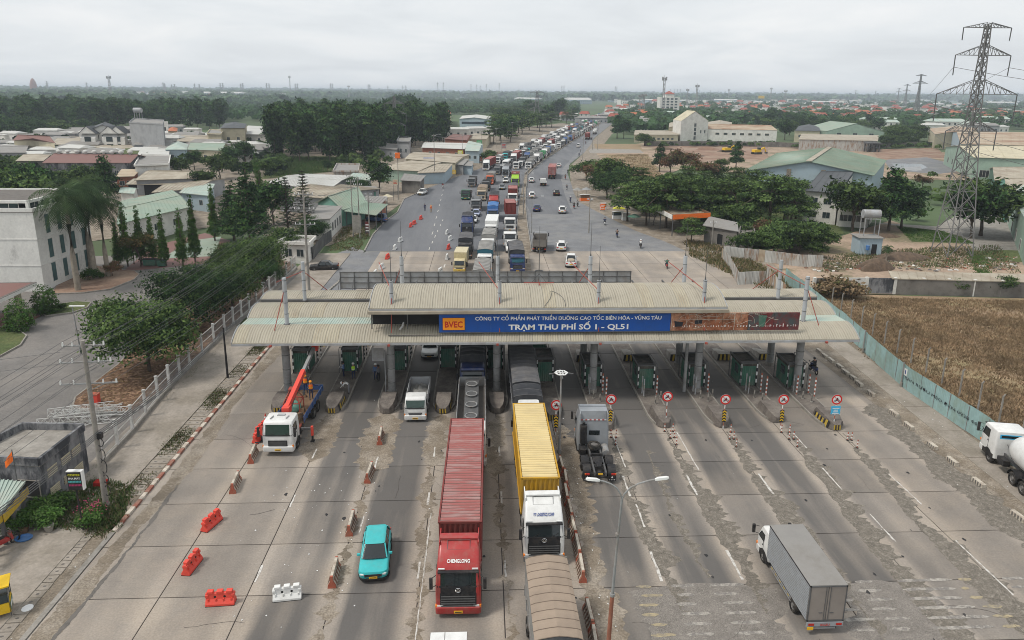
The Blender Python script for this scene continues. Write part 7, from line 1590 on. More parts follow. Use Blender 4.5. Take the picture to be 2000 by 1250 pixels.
def house(name,label,cat,C,h,roof='gable',dz=1.2,rm='roof_grey',wm='wall_white',px=True,over=.5,ribs=0,axis=None,win=None,z0=-.15,group=None,open_=False,parts=None,chim=0,th=.12,ridge_px=False):
 """C: the four eave corners (front left, front right, back right, back left) as picture points at height h, or ground points"""
 P=[G(x,y,h)for x,y in C]if px else[Vector((x,y,h))for x,y in C]
 c=sum(P,Vector())/4;o=thing(name,label,cat,(c.x,c.y,0),0,group);P=[p-Vector((c.x,c.y,0))for p in P]
 I=[Vector((p.x,p.y,0))*(1-over/max(3,Vector((p.x,p.y)).length))for p in P]
 e01,e12=(P[1]-P[0]).length,(P[2]-P[1]).length
 if px and ridge_px:
  R2,R3=G(*C[2],h+dz),G(*C[3],h+dz);f=lambda a,r:Vector((2*r.x-a.x,2*r.y-a.y,h));P0_=[p+Vector((c.x,c.y,0))for p in P];P=[P0_[0],P0_[1],f(P0_[1],R2),f(P0_[0],R3)];c=sum(P,Vector())/4;o.location=(c.x,c.y,0);P=[p-Vector((c.x,c.y,0))for p in P];I=[Vector((p.x,p.y,0))*(1-over/max(3,Vector((p.x, p.y)).length))for p in P]
 if axis is None:axis=0 if e01>=e12 else 1
 Q=P if axis==0 else[P[1],P[2],P[3],P[0]];J=I if axis==0 else[I[1],I[2],I[3],I[0]]
 U3=Vector((0,0,1))
 if roof in('gable','hip'):Rl,Rr=(Q[0]+Q[3])/2+U3*dz,(Q[1]+Q[2])/2+U3*dz
 if roof=='hip':m_=(Rr-Rl)*.28;Rl,Rr=Rl+m_,Rr-m_
 q=U(wm)
 if open_:
  q.use('steel_dark')
  for i in range(4):
   for t in(0,.5):p=I[i].lerp(I[(i+1)%4],t);q.bar((p.x,p.y,z0),(p.x,p.y,h),.18)
  obj('post',q,o)
 else:
  for i in range(4):
   a_,b_=J[i],J[(i+1)%4];vs=[(a_.x,a_.y,z0),(b_.x,b_.y,z0),(b_.x,b_.y,h-.02),(a_.x,a_.y,h-.02)]
   if roof=='gable' and i in(1,3):
    mm=(a_+b_)/2;vs.insert(3,(mm.x,mm.y,h+dz*.93))
   q.poly(vs)
  obj('walls',q,o)
 q=U(rm)
 def slab(pts):
  t=U3*th;n_=len(pts);q.add([p for p in pts]+[p-t for p in pts],[tuple(range(n_)),tuple(range(2*n_-1,n_-1,-1))]+[(i,n_+i,n_+(i+1)%n_,(i+1)%n_)for i in range(n_)])
 faces=[]
 if roof=='gable':faces=[[Q[0],Q[1],Rr,Rl],[Q[2],Q[3],Rl,Rr]]
 elif roof=='hip':faces=[[Q[0],Q[1],Rr,Rl],[Q[2],Q[3],Rl,Rr],[Q[1],Q[2],Rr],[Q[3],Q[0],Rl]]
 elif roof=='shed':faces=[[P[0],P[1],P[2]+U3*dz,P[3]+U3*dz]]
 elif roof=='flat':faces=[P]
 for f_ in faces:slab(f_)
 if ribs and roof in('gable','shed'):
  for f_ in faces:
   n_=int((f_[1]-f_[0]).length/ribs)
   for i in range(n_+1):a_,b_=f_[0].lerp(f_[1],i/n_),f_[3].lerp(f_[2],i/n_);q.bar(a_+U3*.03,b_+U3*.03,.07,.08)
 ro=obj('roof',q,o)
 if roof=='flat':
  q=U(wm)
  for i in range(4):a_,b_=P[i],P[(i+1)%4];q.bar(a_+U3*.25,b_+U3*.25,.2,.55)
  obj('parapet',q,ro)
 elif roof=='gable':q=U(rm);q.bar(Rl+U3*.05,Rr+U3*.05,.3,.1);obj('ridge_cap',q,ro)
 if win:
  for(i,z,n_,w_,h_,*rest)in win:wins(o,I[i],I[(i+1)%4],z,n_,w_,h_,*rest)
 return o,P,I,(faces and(Rl,Rr)if roof in('gable','hip')else None)
A=G(88,569);B=G(187,525);d_=(B-A).normalized();nrm=Vector((-d_.y,d_.x,0));hb=zat(A,414);A0=A.copy()
o,P,I,_=house('office_building','white stained three-storey office building with tall narrow windows at the left edge','building',[tuple((A+nrm*24)[:2]),tuple(A[:2]),tuple(B[:2]),tuple((B+nrm*24)[:2])],hb,'flat',0,'concrete','wall_white_stained',px=False,over=.01)
Ii=[Vector((p.x,p.y,0))for p in I]
wins(o,Ii[1],Ii[2],[.9,hb*.36+.3,hb*.69+.1],4,1.0,2.7,'wall_white','glass_teal',0,.1,.95)
q=U('wall_white_stained')
for z in(hb*.33,hb*.66):
 for a_,b_ in((Ii[1],Ii[2]),(Ii[0],Ii[1])):q.bar((a_.x,a_.y,z),(b_.x,b_.y,z),.12,.12)
obj('cornice',q,o)
q=U('wall_white_stained');c_=sum(Ii,Vector())/4;S_=[c_+(p-c_)*.93 for p in Ii];q.prism([(p.x,p.y)for p in S_],hb,hb+.4);att=obj('attic',q,o)
for i in(0,1):wins(o,S_[i],S_[i+1],hb+.35,5,2.6,.75,'wall_white','glass_window',1,.02,.98)
q=U('concrete_dark');q.prism([(p.x,p.y)for p in S_],hb+1.25,hb+1.3);q.use('wall_white_stained')
for i in range(4):q.bar((*S_[i][:2],hb+1.35),(*S_[(i+1)%4][:2],hb+1.35),.3,.4)
for i in range(4):
 for t in np.linspace(0,1,6)[:-1]:p=S_[i].lerp(S_[(i+1)%4],t);q.bar((p.x,p.y,hb+.3),(p.x,p.y,hb+1.25),.4)
obj('roof_slab',q,o)
p=G(72,551,3.9);pr=thing('entrance_porch','flat porch with a red tiled top and white edge on a cream column','porch',(p.x,p.y,0),.05)
q=U('wall_white');q.box(-14,0,-9,0,3.45,3.88);q.use('roof_maroon');q.box(-14,-.4,-8.6,-.4,3.88,3.93);q.use('concrete_dark');q.box(-14,0,-.4,0,3.88,3.92);q.box(-.4,0,-9,-.4,3.88,3.921);obj('roof', q,pr)
for x,y in((-1.6,-1.6),(-1.6,-7.5)):q=U('wall_cream');q.smooth=50;q.cyl((x,y,0),(x,y,3.45),.38,n=14);obj('column',q,pr)
q=U('roof_maroon');q.box(-14,1,-11,-1,-.02,.12);
for k in range(4):q.use('concrete');q.box(-6,1.2+.35*k,-8-.3*k,-5,-.02,.1-.03*k)
obj('steps',q,pr)
o,P,I,_=house('utility_building','low flat-roofed concrete building with grimy black and white walls at lower left','building',[(-75,900),(77,909),(164,840),(45,838)],3.4,'flat',0,'concrete','wall_grime',over=.02)
for z in(2.15,.7):
 for t in((.12,.32),(.42,.62),(.66,.86)):
  a_,b_=I[1].lerp(I[2],t[0]),I[1].lerp(I[2],t[1]);n_=Vector(((b_-a_).y,-(b_-a_).x,0)).normalized()
  q=U('wall_cream')
  for k in range(5):q.bar(a_+n_*.03+Vector((0,0,z+.13*k)),b_+n_*.03+Vector((0,0,z+.13*k)),.07,.07)
  q.use('dark_opening');q.bar(a_+n_*.005+Vector((0,0,z+.26)),b_+n_*.005+Vector((0,0,z+.26)),.01,.6);obj('vent_grille',q,o)
wins(o,I[0],I[1],1.0,1,1.5,1.2,'concrete','dark_opening',0,.7,.95)
o,P,I,_=house('food_stall','roadside stall with a mint corrugated roof and orange boards at the left edge','stall',[(-60,1055),(2,1000),(50,946),(-40,938)],2.5,'shed',.2,'roof_mint','wood',ribs=.25,open_=True)
q=U('yellow_stripe');a_,b_=P[0]*1,P[2]*1;q.bar(P[1]+Vector((.1,0,-.45)),P[2]+Vector((.1,0,-.45)), .06,.55);q.bar(P[0]+Vector((0,0,-.4)),P[1]+Vector((0,0,-.4)),.06,.5);obj('signboard',q,o)
g_=G(-14,1205);ct=thing('food_cart','yellow food cart with a painted panel at the bottom left edge','food cart',(g_.x,g_.y,0),.5)
q=U('yellow_bright');q.box(-.9,.9,-.5,.5,.3,.9);q.box(-1,1,-.6,.6,1.9,1.98);obj('body',q,ct);q=U('booth_green');q.box(.905,.92,-.45,.45,.4,.8);q.use('sign_white');q.box(.92,.93,-.3,.3,.5,.7);obj('print_panel',q,ct)
q=U('glass_window');q.box(-.85,.85,-.45,.45,.9,1.4);obj('glass_case',q,ct);q=U('steel_dark')
for sx in(-1,1):
 for sy in(-1,1):q.bar((sx*.88,sy*.48,0),(sx*.88,sy*.48,1.9),.04)
obj('post',q,ct)
g_=G(20,1195);q=U('lamp_white');q.smooth=40;q.cyl((0,0,.05),(0,0,.08),.3,.28,14);tag(obj('basin', q,None,(g_.x+.8,g_.y+.2,0)),'round white basin on the ground beside the food cart','basin')
g_=G(47,1055);q=U('tarp_blue');q.smooth=40;q.rings([[(rd*1.3*cos(2*pi*k/12),rd*sin(2*pi*k/12),z)for k in range(12)]for z,rd in((.02,.3),(.2,.42),(.2,.36),(.1,.3))]);tag(obj('basin',q,None,(g_.x, g_.y,0)),'blue plastic basin of rubbish on the ground by the stall','basin')
put(motorbike('red'),'red motorbike parked beside the stall at the left edge','motorbike',tuple(G(10,1070)),2.6)
for x,y,lb in((50,1035,'large leafy shrub in front of the grimy wall, left one'),(95,1030,'flowering shrub in a pot before the grimy wall'),(72,1010,'green shrub against the grimy wall'),(20,1040,'potted shrub next to the stall'),(120,1000,'small shrub at the corner of the grimy wall')):tpx('lush_shrub',x,y,lb,sc=.75,cat='shrub')
tpx('lush_shrub',175,1028,'flowering bougainvillea bush with pink petals by the sign post',sc=.7, cat='shrub');tpx('lush_shrub',192,1010,'second green bush between the sign post and the concrete pole',sc=.5,cat='shrub')
r=random.Random(4);q=U('petal_pink')
g_=G(180,1020)
for _ in range(60):x,y,z=g_.x+r.gauss(0,.45),g_.y+r.gauss(0,.4),r.uniform(.9,1.6);s_=.05;q.add([(x-s_,y,z),(x,y-s_,z+.02),(x+s_,y,z),(x,y+s_,z+.03)],[(0,1,2,3)])
obj('bougainvillea_petals',q,kind='stuff',label='pink petals over the bush by the sign post')
for x,y,lb in((97,1040,'tall grey plant pot before the grimy wall'),(48,1043,'brown clay plant pot near the stall'),(190,1000,'clay pot under the bougainvillea')):
 g_=G(x,y);q=U('wood' if 'brown' in lb or 'clay' in lb else 'concrete');q.smooth=40;q.rings([[(rd*cos(2*pi*k/12),rd*sin(2*pi*k/12),z)for k in range(12)]for z,rd in((0,.18),(.45,.3),(.5,.32),(.45, .26))]);tag(obj('plant_pot',q,None,(g_.x,g_.y,.05)),lb,'plant pot')
g_=G(163,1037);cs=thing('coffee_sign','black coffee signboard with coloured lettering on a thin dark pole','sign',(g_.x,g_.y,0));z1=zat(g_,920);z0=zat(g_,955)
q=U('black');q.cyl((0,0,0),(-.05,0,z0+.2),.05,n=8);obj('pole',q,cs)
q=U('black');q.box(-.45,.45,-.12,.12,z0,z1);pb=obj('signboard',q,cs);q=U('sign_white');q.box(.455, .52,-.14,.14,z0,z1);q.box(-.46,.52,-.14,.14,z1,z1+.05);obj('edge',q,pb)
q=M();hh=z1-z0
for k,(s_,mm)in enumerate((('COFFEE','letter_yellow'),('PHA MÁY','letter_white'),('RANG XAY','letter_cyan'),('NGUYÊN CHẤT','petal_pink'))):
 if k<2:text(q,s_,.2,(0,-.13,z1-.28-.25*k),(1,0,0),(0,0,1),mm,.02,.75)
 else:q.use(mm);[q.box(-.38+.09*j,-.32+.09*j,-.131,-.125,z1-.25-.25*k,z1-.12-.25*k)for j in range(9)]
obj('lettering',q,pb)
q=U('petal_red');q.box(0,.8,0,.5,0,.5);tag(obj('stall_table',q,None,tuple(G(183,955))),'pale red cloth-covered box behind the coffee sign','box')
g_=G(46,1010);fl=thing('flag','small orange flag on a pole above the grimy building','flag',(g_.x, g_.y,0));q=U('steel_dark');q.cyl((0,0,0),(0,0,5.0),.03,n=6);obj('pole',q,fl);q=U('vest_orange');q.grid([[(-.02-.1*i,.05*sin(i*1.3),4.9-.14*i+.0),(-.02-.1*i,.05*sin(i*1.3+.6),4.2-.06*i-.04*i)]for i in range(7)]);obj('cloth',q,fl)
def lattice_beam(L_,w_):
 q=U('fence_white');c=[(0,0),(w_,0),(w_/2,w_*.85)];n_=int(L_/.6)
 for y,z in c:q.cyl((0,y,z+.05),(L_,y,z+.05),.035,n=5)
 for i in range(n_):
  for a_,b_ in((0,1),(1,2),(2,0)):q.cyl((i*.6,c[a_][0],c[a_][1]+.05),((i+1)*.6,c[b_][0],c[b_][1]+.05),.02,n=4);q.cyl((i*.6,c[a_][0],c[a_][1]+.05),(i*.6,c[b_][0],c[b_][1]+.05),.02,n=4)
 return q
for x,y,rz,L_,z,lb in((70,836,.12,6.2,0,'white lattice mast section lying nearest the flat roof'), (105,820,.1,6.0,.1,'white lattice mast section lying across the others'),(135,808,.0,4.5,.0,'white lattice mast section lying farthest back'),(165,835,1.0,3.6,.1,'white lattice mast section leaning towards the fence'),(95,832,.3,5,.75,'white lattice mast section on top of the pile')):
 g_=G(x,y);tag(obj('lattice_mast_section',lattice_beam(L_,.7),None,(g_.x,g_.y,z),(0,0,rz)),lb,'lattice section','lattice sections in the yard')
house('guard_house','small white guard house with a flat grey roof by the side road','guard house',[(541,476),(604,479),(617,466),(566,464)],3.2,'flat',0,'roof_grey','wall_white',over=.5,win=[(0, 1.1,2,1.2,1.2),(1,1.1,1,1.0,1.2)])
house('roadside_house','long white single-storey house with its long side to the left verge','house',[(600,430),(645,427),(669,406),(622,404)],4.0,'shed',.4,'roof_grey','wall_white',over=.5,axis=1,win=[(1,1.2,4,1.1,1.6),(0,1.2,1,1.1,1.2)])
o,P,I,_=house('green_gabled_house','house with a teal gable wall and a broad pale green roof','house',[(616,396),(669,410),(718,396),(684,372)],3.6,'gable',2.2,'roof_green','wall_teal',axis=1,ribs=.8,over=.6)
house('shop','open roadside shop with a white sign board before the blue van','shop',[(672,412),(735,420),(758,401),(712,398)],3.4,'shed',.3,'roof_green','wall_green',ribs=.6,open_=True)
sheds=[('beige low shed with a dark side wall',[(625,372),(738,374),(735,367),(650,364)],3.6,'shed',.4,'roof_grey','wall_teal'),('white store with a curved roof',[(520,356),(640,372),(668,352),(560,343)],4.2,'gable',.6,'roof_white','wall_grey'),('long pale-roofed store behind the pines',[(540,380),(650,388),(700,372),(590,362)],4,'gable',.7,'roof_beige','wall_grey'),('open shelter beside the white parked car',[(781,352),(822,354),(832,346),(790,342)],3.6,'shed',.5,'roof_grey','block_wall'),('cream-roofed shop row with a blue banner',[(742,330),(818,334),(846,321),(775,318)],3.8,'gable',.5,'roof_beige','wall_green'),('cream shop roof by the phone banners',[(815,338),(870, 336),(885,322),(830,322)],3.6,'shed',.4,'roof_beige','wall_blue'),('long beige roof above the shops',[(790,310),(890,318),(905,306),(800,300)],4.2,'gable',.6,'roof_beige','wall_cream'),('open hall with a white roof',[(823,288),(908,291),(912,283),(826,281)],4.5,'gable',.4,'roof_white','brick'),('turquoise shed at the end of the shops',[(908,294),(936,295),(940,284),(912,280)],5,'gable',.8,'roof_mint','wall_blue'),('grey roof below the lattice pylon',[(720,288),(775,292),(782,283), (735,280)],4,'gable',.5,'roof_grey','wall_grey'),('concrete house with a water tank frame by the lattice pylon',[(775,276),(800,278),(803,270),(780,267)],7,'flat',0,'roof_grey','wall_grey'),('brick barn with a tiled roof',[(868,271),(912,274),(918,264),(884,262)],5,'gable',1.3,'roof_maroon','brick'),('pale roof beyond the brick barn',[(908,272),(950,272),(955,265),(918,264)],4.5,'gable',.5,'roof_beige','wall_cream'),('green-roofed low shop before the dense dark tree',[(675,350), (722,352),(728,343),(690,340)],3.6,'shed',.4,'roof_mint','wall_grey'),('grey corrugated wall shed by the dense dark tree',[(650,336),(700,336),(702,322),(658,321)],3,'flat',0,'roof_grey','fence_rusty'),('lean-to with a faded roof near the queue',[(880,320),(905,322),(916,313),(893,311)],3.5,'shed',.5,'roof_grey','wall_grey'),('small grey kiosk beside the road',[(893,322),(922,324),(926,317),(902,314)],3.2,'shed',.3,'roof_grey','wall_blue'),('grey house roof with a tank, right behind the teal gable',[(700,392),(745,398),(758,388),(716,384)],3.4,'shed',.3,'roof_grey','brick'), ('house with a brown-red roof and a cream gable',[(24,274),(90,274),(97,266),(35,263)],6.5,'gable',2.2,'roof_maroon','wall_cream'),('long maroon-roofed hall with round ventilators',[(82,318),(255,318),(270,302),(105,300)],6,'gable',1.6,'roof_maroon','wall_grime'),('white house with a parapet right of the maroon hall',[(262,325),(330,322),(333,305),(275,303)],6,'flat',0,'roof_grey','wall_white_stained'),('mint hip-roofed house with a sky blue wall',[(322,292),(365,292),(368,282),(333,280)],5.2,'hip',1.8,'roof_mint','wall_blue'),('house with a large pale yellow roof',[(365,292),(435,294),(440,280),(372,279)],5,'gable',1.4,'roof_green','wall_cream'),('large pale roof before the mint house',[(262,352),(385,348),(392,336),(286,334)],4.2,'gable',.9,'roof_beige','wall_grey'),('lower pale roof skirting the large one',[(245,360),(348,360),(352,350),(262,350)],3.0,'shed',.3,'roof_beige','dark_opening'),('long roof of pale sheets behind the green hall',[(296,376),(385,368),(414,352),(320,360)],4.0,'gable',.8,'roof_beige','wall_grey'),('mint-roofed shop with blue boards',[(350,376),(408,382),(420,362),(375,358)],4.0,'shed',.4,'roof_mint','wall_blue'),('long pale green hall roof beside the columnar trees',[(228,438),(372,404),(352,382),(232,408)],4.6,'gable',.5,'roof_green','wall_white'),('rust-brown roof patch by the maroon hall',[(225,345),(262,344),(275,334),(238,333)],4,'shed',.5,'roof_rust','brick'),('cream two-storey house on the right of the village',[(404,262),(432,263),(436,255),(410,254)],7.5,'flat',0,'roof_grey','wall_cream'),('cream house with a dark slate roof',[(430,250),(478,250),(482,242),(438,241)],9.5,'hip',1.6,'roof_slate','wall_cream'),('pale low house at the right end of the village',[(475,262),(535,263),(536,252),(480,250)],5,'gable',.8,'roof_white','wall_white'),('beige roofs below the cream house',[(345,276),(405,277),(408,267),(350,266)],4.5,'gable',.8,'roof_beige','wall_grey'),('tiny orange-tiled roof before the belt',[(328,256),(346,256),(347,250),(330,250)],5,'hip',1.2,'roof_orange','wall_cream'),('white low shop left of the green hall',[(232,376),(262,378),(266,368),(236,366)],3.6, 'gable',.6,'roof_mint','wall_white'),('grey-roofed sheds at the left margin',[(-20,298),(50,298),(55,286),(-15,286)],4,'gable',.7,'roof_grey','wall_grey'),('pale roof left below the brown house',[(30,314),(85,314),(98,303),(45,302)],4.4,'gable',.9,'roof_beige','block_wall'),('low wide roofs before the white villa',[(100,282),(160,283),(165,272),(110,271)],4.2,'gable',.6,'roof_beige', 'wall_grey'),('patchwork roofs right before the villa',[(150,295),(255,296),(262,284),(165,283)], 3.6,'gable',.5,'roof_beige','block_wall'),('grey flat roofs beside the grey block',[(255,272),(345,273),(345,262),(262,262)],4,'shed',.5,'roof_grey','wall_grey'),('pale green small roof in the village centre',[(240,300),(272,300),(274,291),(245,291)],4,'shed',.3,'lawn','wall_white'),('white roofs right of the small green one',[(268,302),(330,302),(332,290),(275,290)],4.2,'gable',.6,'roof_white','wall_white')]
for lb,C,h,rf_,dz,rm,wm in sheds:
 dist=(G(*C[0],h)-Vector(CAMP)).length;o,P,I,RR_=house('house' if dist>250 else 'shed',lb,'house' if h>4.4 else 'shed',C,h,rf_,dz,rm,wm,ribs=(1.0 if dist<220 else 0),win=[(0,h*.35,max(2,int((G(*C[1],h)-G(*C[0],h)).length/5)),1.2,1.2 if h<6 else 1.5)]if h>3.9 and wm not in('dark_opening',)else None,over=.7,ridge_px=rf_=='gable',axis=0 if rf_=='gable' else None)
 if 'ventilators' in lb:
  for k in range(9):
   p=RR_[0].lerp(RR_[1],(k+.6)/9.5);q=U('roof_white');q.smooth=60;q.cyl((0,0,0),(0,0,.5),.45,n=10);q.rings([[(rd*cos(2*pi*j/10),rd*sin(2*pi*j/10),z)for j in range(10)]for z,rd in((.5,.8),(.9,.85),(1.2,.5),(1.3,.1))]);obj('ventilator',q,o,(p.x,p.y,p.z))
o,P,I,RR_=house('villa','white villa with a brown-grey roof and arched gabled dormers','villa',[(163,258),(238,258),(243,252),(172,250)],9.5,'gable',3.2,'roof_slate','wall_white',over=.8,win=[(0, 2.2,6,1.2,2.6),(0,6.3,5,1.3,1.9)])
for t in(.16,.72,.92):
 p=P[0].lerp(P[1],t);q=U('wall_white');s_=3.6;q.prof([(0,0)],0,0)if False else None
 q.hexa([(-s_*.9,-2.2,.1),(s_*.9,-2.2,.1),(s_*.9,.5,.1),(-s_*.9,.5,.1)],[(-s_*.9,-2.2,7),(s_*.9,-2.2,7),(s_*.9,.5,9.4),(-s_*.9,.5,9.4)]);q.poly([(-s_,-2.3,9.0),(s_,-2.3,9.0),(0,-2.3,12.0)]);q.use('roof_slate');q.poly([(-s_-.3,-2.5,8.9),(0,-2.5,12.2),(0,4,12.2),(-s_-.3,4,8.9)][::-1]);q.poly([(s_+.3,-2.5,8.9),(0,-2.5,12.2),(0,4,12.2),(s_+.3,4,8.9)])
 q.use('glass_window');q.box(-1.4,1.4,-2.26,-2.22,1.2,4.4);q.box(-1.4,1.4,-2.26,-2.22,5.4,7.6);dm=obj('dormer',q,o,(p.x,p.y,0))
house('grey_block','windowless grey rendered block house with a water tank on its roof','building',[(252,240),(318,244),(320,236),(262,232)],14,'flat',0,'roof_grey','wall_grey',over=.1)
g_=G(271,234,14);wt=thing('roof_water_tank','silver water tank on a frame above the grey block house','water tank',(g_.x,g_.y,14.2));q=U('steel_grey');[q.bar((x,y,0),(x,y,3.2),.2)for x in(-1.2,1.2)for y in(-1.2,1.2)];obj('frame',q,wt);q=U('steel_grey');q.smooth=50;q.cyl((-1.8,0,4.3),(1.8,0, 4.3),1.2,n=14);obj('tank',q,wt)
q=U('wall_white');g_=G(322,262);q.box(-2.6,2.6,0,.5,0,8.2);q.use('dark_opening');q.box(-1,1,-.03, -.01,0,4.5);tag(obj('arched_wall',q,None,(g_.x,g_.y,0)),'tall white wall end with an arch right of the grey block','wall')
house('school','blue and white two-storey school block behind the far shops','school',[(897,232), (955,233),(960,227),(903,226)],9,'gable',1.2,'roof_white','wall_blue',win=[(0,1.5,8,2.6,1.6,'fence_white','glass_window'),(0,5.3,8,2.6,1.6,'paint_blue','glass_window')])
house('orange_roof_house','house with an orange tiled roof rising above the plantation','house',[(852,222),(880,224),(881,217),(854,216)],10,'hip',3,'roof_orange','wall_cream')
o,P,I,RR_=house('green_hall','large hall with a pale green ribbed roof and a light ridge strip','hall',[(1452,334),(1707,343),(1732,313),(1517,299)],7.5,'gable',3.2,'roof_green','wall_blue',axis=1,ribs=1.25,over=.8)
a_,b_=(P[0]+P[1])/2+Vector((0,0,3.3)),(P[2]+P[3])/2+Vector((0,0,3.3));q=U('roof_beige');q.bar(a_, b_,1.5,.12);obj('ridge_strip',q,o)
q=U('bark_pale')
for t in(.35,.62):p=I[0].lerp(I[1],t);q.bar((p.x,p.y-.2,0),(p.x,p.y-.2,8.5),1.1,.3)
obj('wall_post',q,o)
o,P,I,RR_=house('white_house','white two-storey house with a dark slate roof before the green hall','house',[(1572,372),(1638,377),(1668,341),(1608,337)],7.2,'shed',1.2,'roof_slate','wall_white', over=.6,axis=0,ribs=1.2)
wins(o,I[0],I[1],[1.3,4.4],2,1.5,1.3,'fence_white','glass_window',1);wins(o,I[1],I[2],[4.6],1,1.6, 1.3)
house('white_annex','white two-storey annex right behind the leafy tree','house',[(1636,392),(1700,396),(1712,385),(1650,378)],5.6,'flat',0,'roof_grey','wall_white',win=[(0,1.2,3,1.5,1.3,'fence_white','glass_window',1),(0,3.9,2,1.3,1.0)])
f0,f1=G(1328,277),G(1381,276);h1=zat(f0,236)
o,P,I,_=house('factory_tower','tall cream front block of the factory with a stepped gable','factory',[tuple(f0[:2]),tuple(f1[:2]),(f1.x+1,f1.y+22),(f0.x+1,f0.y+22)],h1,'gable',zat(f0,217)-h1,'wall_cream','wall_white',px=False,over=.1,axis=1)
q=U('glass_window');L_=(I[1]-I[0]).length;c_=(I[0]+I[1])/2
for k in range(4):
 for j in(-1,0,1):obj('window',window_mesh(1.3,2.0,'fence_white','glass_window',1)[0],o,(c_.x-1.2+j*1.6,c_.y-.05,1.2+k*2.6));obj('pane',window_mesh(1.3,2.0,'fence_white','glass_window',1)[1],o,(c_.x-1.2+j*1.6,c_.y-.05,1.2+k*2.6))
wins(o,I[0],I[1],5.0,1,.8,1.8,t0=.7,t1=.78);wins(o,I[0],I[1],5.0,1,.8,1.8,t0=.86,t1=.92)
f2=G(1518,279);h2=zat(f1,252)
o,P,I,_=house('factory_wing','long low white factory wing with a pale roof','factory',[(f1.x+.2,f1.y+1),(f2.x,f2.y+1),(f2.x,f2.y+22),(f1.x+.2,f1.y+22)],h2,'gable',2.6,'roof_rust','wall_white',px=False,over=.3,axis=0,win=[(0,h2*.55,7,2.2,1.2,'wall_cream','glass_window',2)])
q=U('wall_white');[q.bar((I[0].lerp(I[1],k/8).x,I[0].y-.1,0),(I[0].lerp(I[1],k/8).x,I[0].y-.1,h2-.2),.35)for k in range(9)];obj('pilaster',q,o)
house('factory_hall','beige factory hall behind the low wing','factory',[(1381,247),(1428,247),(1430,239),(1383,238)],8,'gable',1.5,'roof_beige','wall_green')
house('yellow_annex','small yellow annex with green eaves left of the factory tower','building',[(1306,249),(1328,249),(1330,240),(1307,240)],7,'gable',1,'roof_beige','wall_cream')
house('long_wall_house','low cream range of walls left of the factory','building',[(1238,263),(1326,263),(1328,256),(1240,255)],4.5,'shed',.3,'roof_beige','wall_cream',win=[(0,1.4,8,1.4,1.1)])
house('pale_house','plain pale two-storey house beside the far narrow tree','house',[(1249,236),(1274,236),(1275,228),(1250,228)],9,'flat',0,'roof_grey','wall_white',win=[(0,5,1,3,1.6)])
def long_wall(name,label,pts,h,m,panel,post_m='concrete',pane='wall_panel',th=.14,cat='wall',alt=None,postd=.3,up=.15):
 P=pxs(pts);o=thing(name,label,cat,(P[0].x,P[0].y,0));O_=Vector((P[0].x,P[0].y,0));k=0
 for a_,b_ in zip(P,P[1:]):
  n_=max(1,round((b_-a_).length/panel))
  for i in range(n_):
   p,q2=a_.lerp(b_,i/n_)-O_,a_.lerp(b_,(i+1)/n_)-O_;mm=m if not alt else alt[k%len(alt)];k+=1
   q=U(mm);q.bar((p.x,p.y,h/2),(q2.x,q2.y,h/2),th,h+.1);obj(pane,q,o);q=U(post_m);q.bar((p.x,p.y, -.1),(p.x,p.y,h+up),postd);obj('post',q,o)
 return o
long_wall('boundary_wall','dark stained wall in front of the factory, overgrown along its top',[(1258,285),(1330,285),(1420,285),(1520,287),(1600,290),(1700,288),(1830,286)],2.6,'block_wall',9,'concrete_dark')
long_wall('block_field_wall','long dark block wall with pale posts behind the dry field',[(1588,573),(1690,572),(1800,574),(1900,577),(2060,581)],2.25,'block_wall',3.9,'wall_white',postd=.4,alt=['block_wall','wall_white_stained','wall_grime','block_wall','wall_grime','concrete_dark','block_wall'])
house('long_lean_to','long low beige sheet roof just behind the block wall','shed',[(1742,544),(2060,552),(2060,540),(1735,533)],2.3,'shed',.3,'roof_beige','block_wall',ribs=1.2)
g0,g1=G(1612,274),G(1726,276);hh=zat(g1,258)
house('pale_green_hall','pale green gabled hall with three small windows','hall',[tuple(g0[:2]),tuple(g1[:2]),(g1.x+3,g1.y+40),(g0.x+3,g0.y+40)],hh,'gable',zat(g0,240)-zat(g0,256),'roof_green','wall_green',px=False,axis=1,over=.2,win=[(0,hh*.6,3,2.6,1.3)])
house('stained_shed','long shed with a rust-streaked cream wall','shed',[(1560,272),(1715,275),(1716,267),(1565,264)],5.6,'shed',.8,'roof_beige','fence_rusty')
house('slate_house','house with a dark hipped roof left of the pale green hall','house',[(1552,255),(1602,256),(1600,247),(1560,246)],7,'hip',2.2,'roof_slate','wall_cream',win=[(0,3,3,1.6,1.4)])
house('rusty_warehouse','big warehouse with a rust-stained pale roof','warehouse',[(1876,281),(2060,285),(2060,258),(1860,258)],9,'gable',2.6,'roof_rust','wall_blue',axis=0,ribs=3)
house('beige_warehouse','warehouse with a dull tan roof behind the rusty one','warehouse',[(1826, 262),(1900,262),(1910,250),(1815,251)],8,'gable',1.5,'roof_rust','wall_cream')
o,P,I,_=house('cream_warehouse','warehouse with a cream roof and white pillared ground floor','warehouse',[(1902,307),(2070,312),(2070,285),(1845,286)],7.5,'gable',2.2,'wall_cream','wall_green', axis=0,ribs=3,over=.6,win=[(0,.6,6,3.0,2.4,'wall_white','dark_opening',2),(3,1.5,5,2.2,2.2,'wall_white','dark_opening',1)])
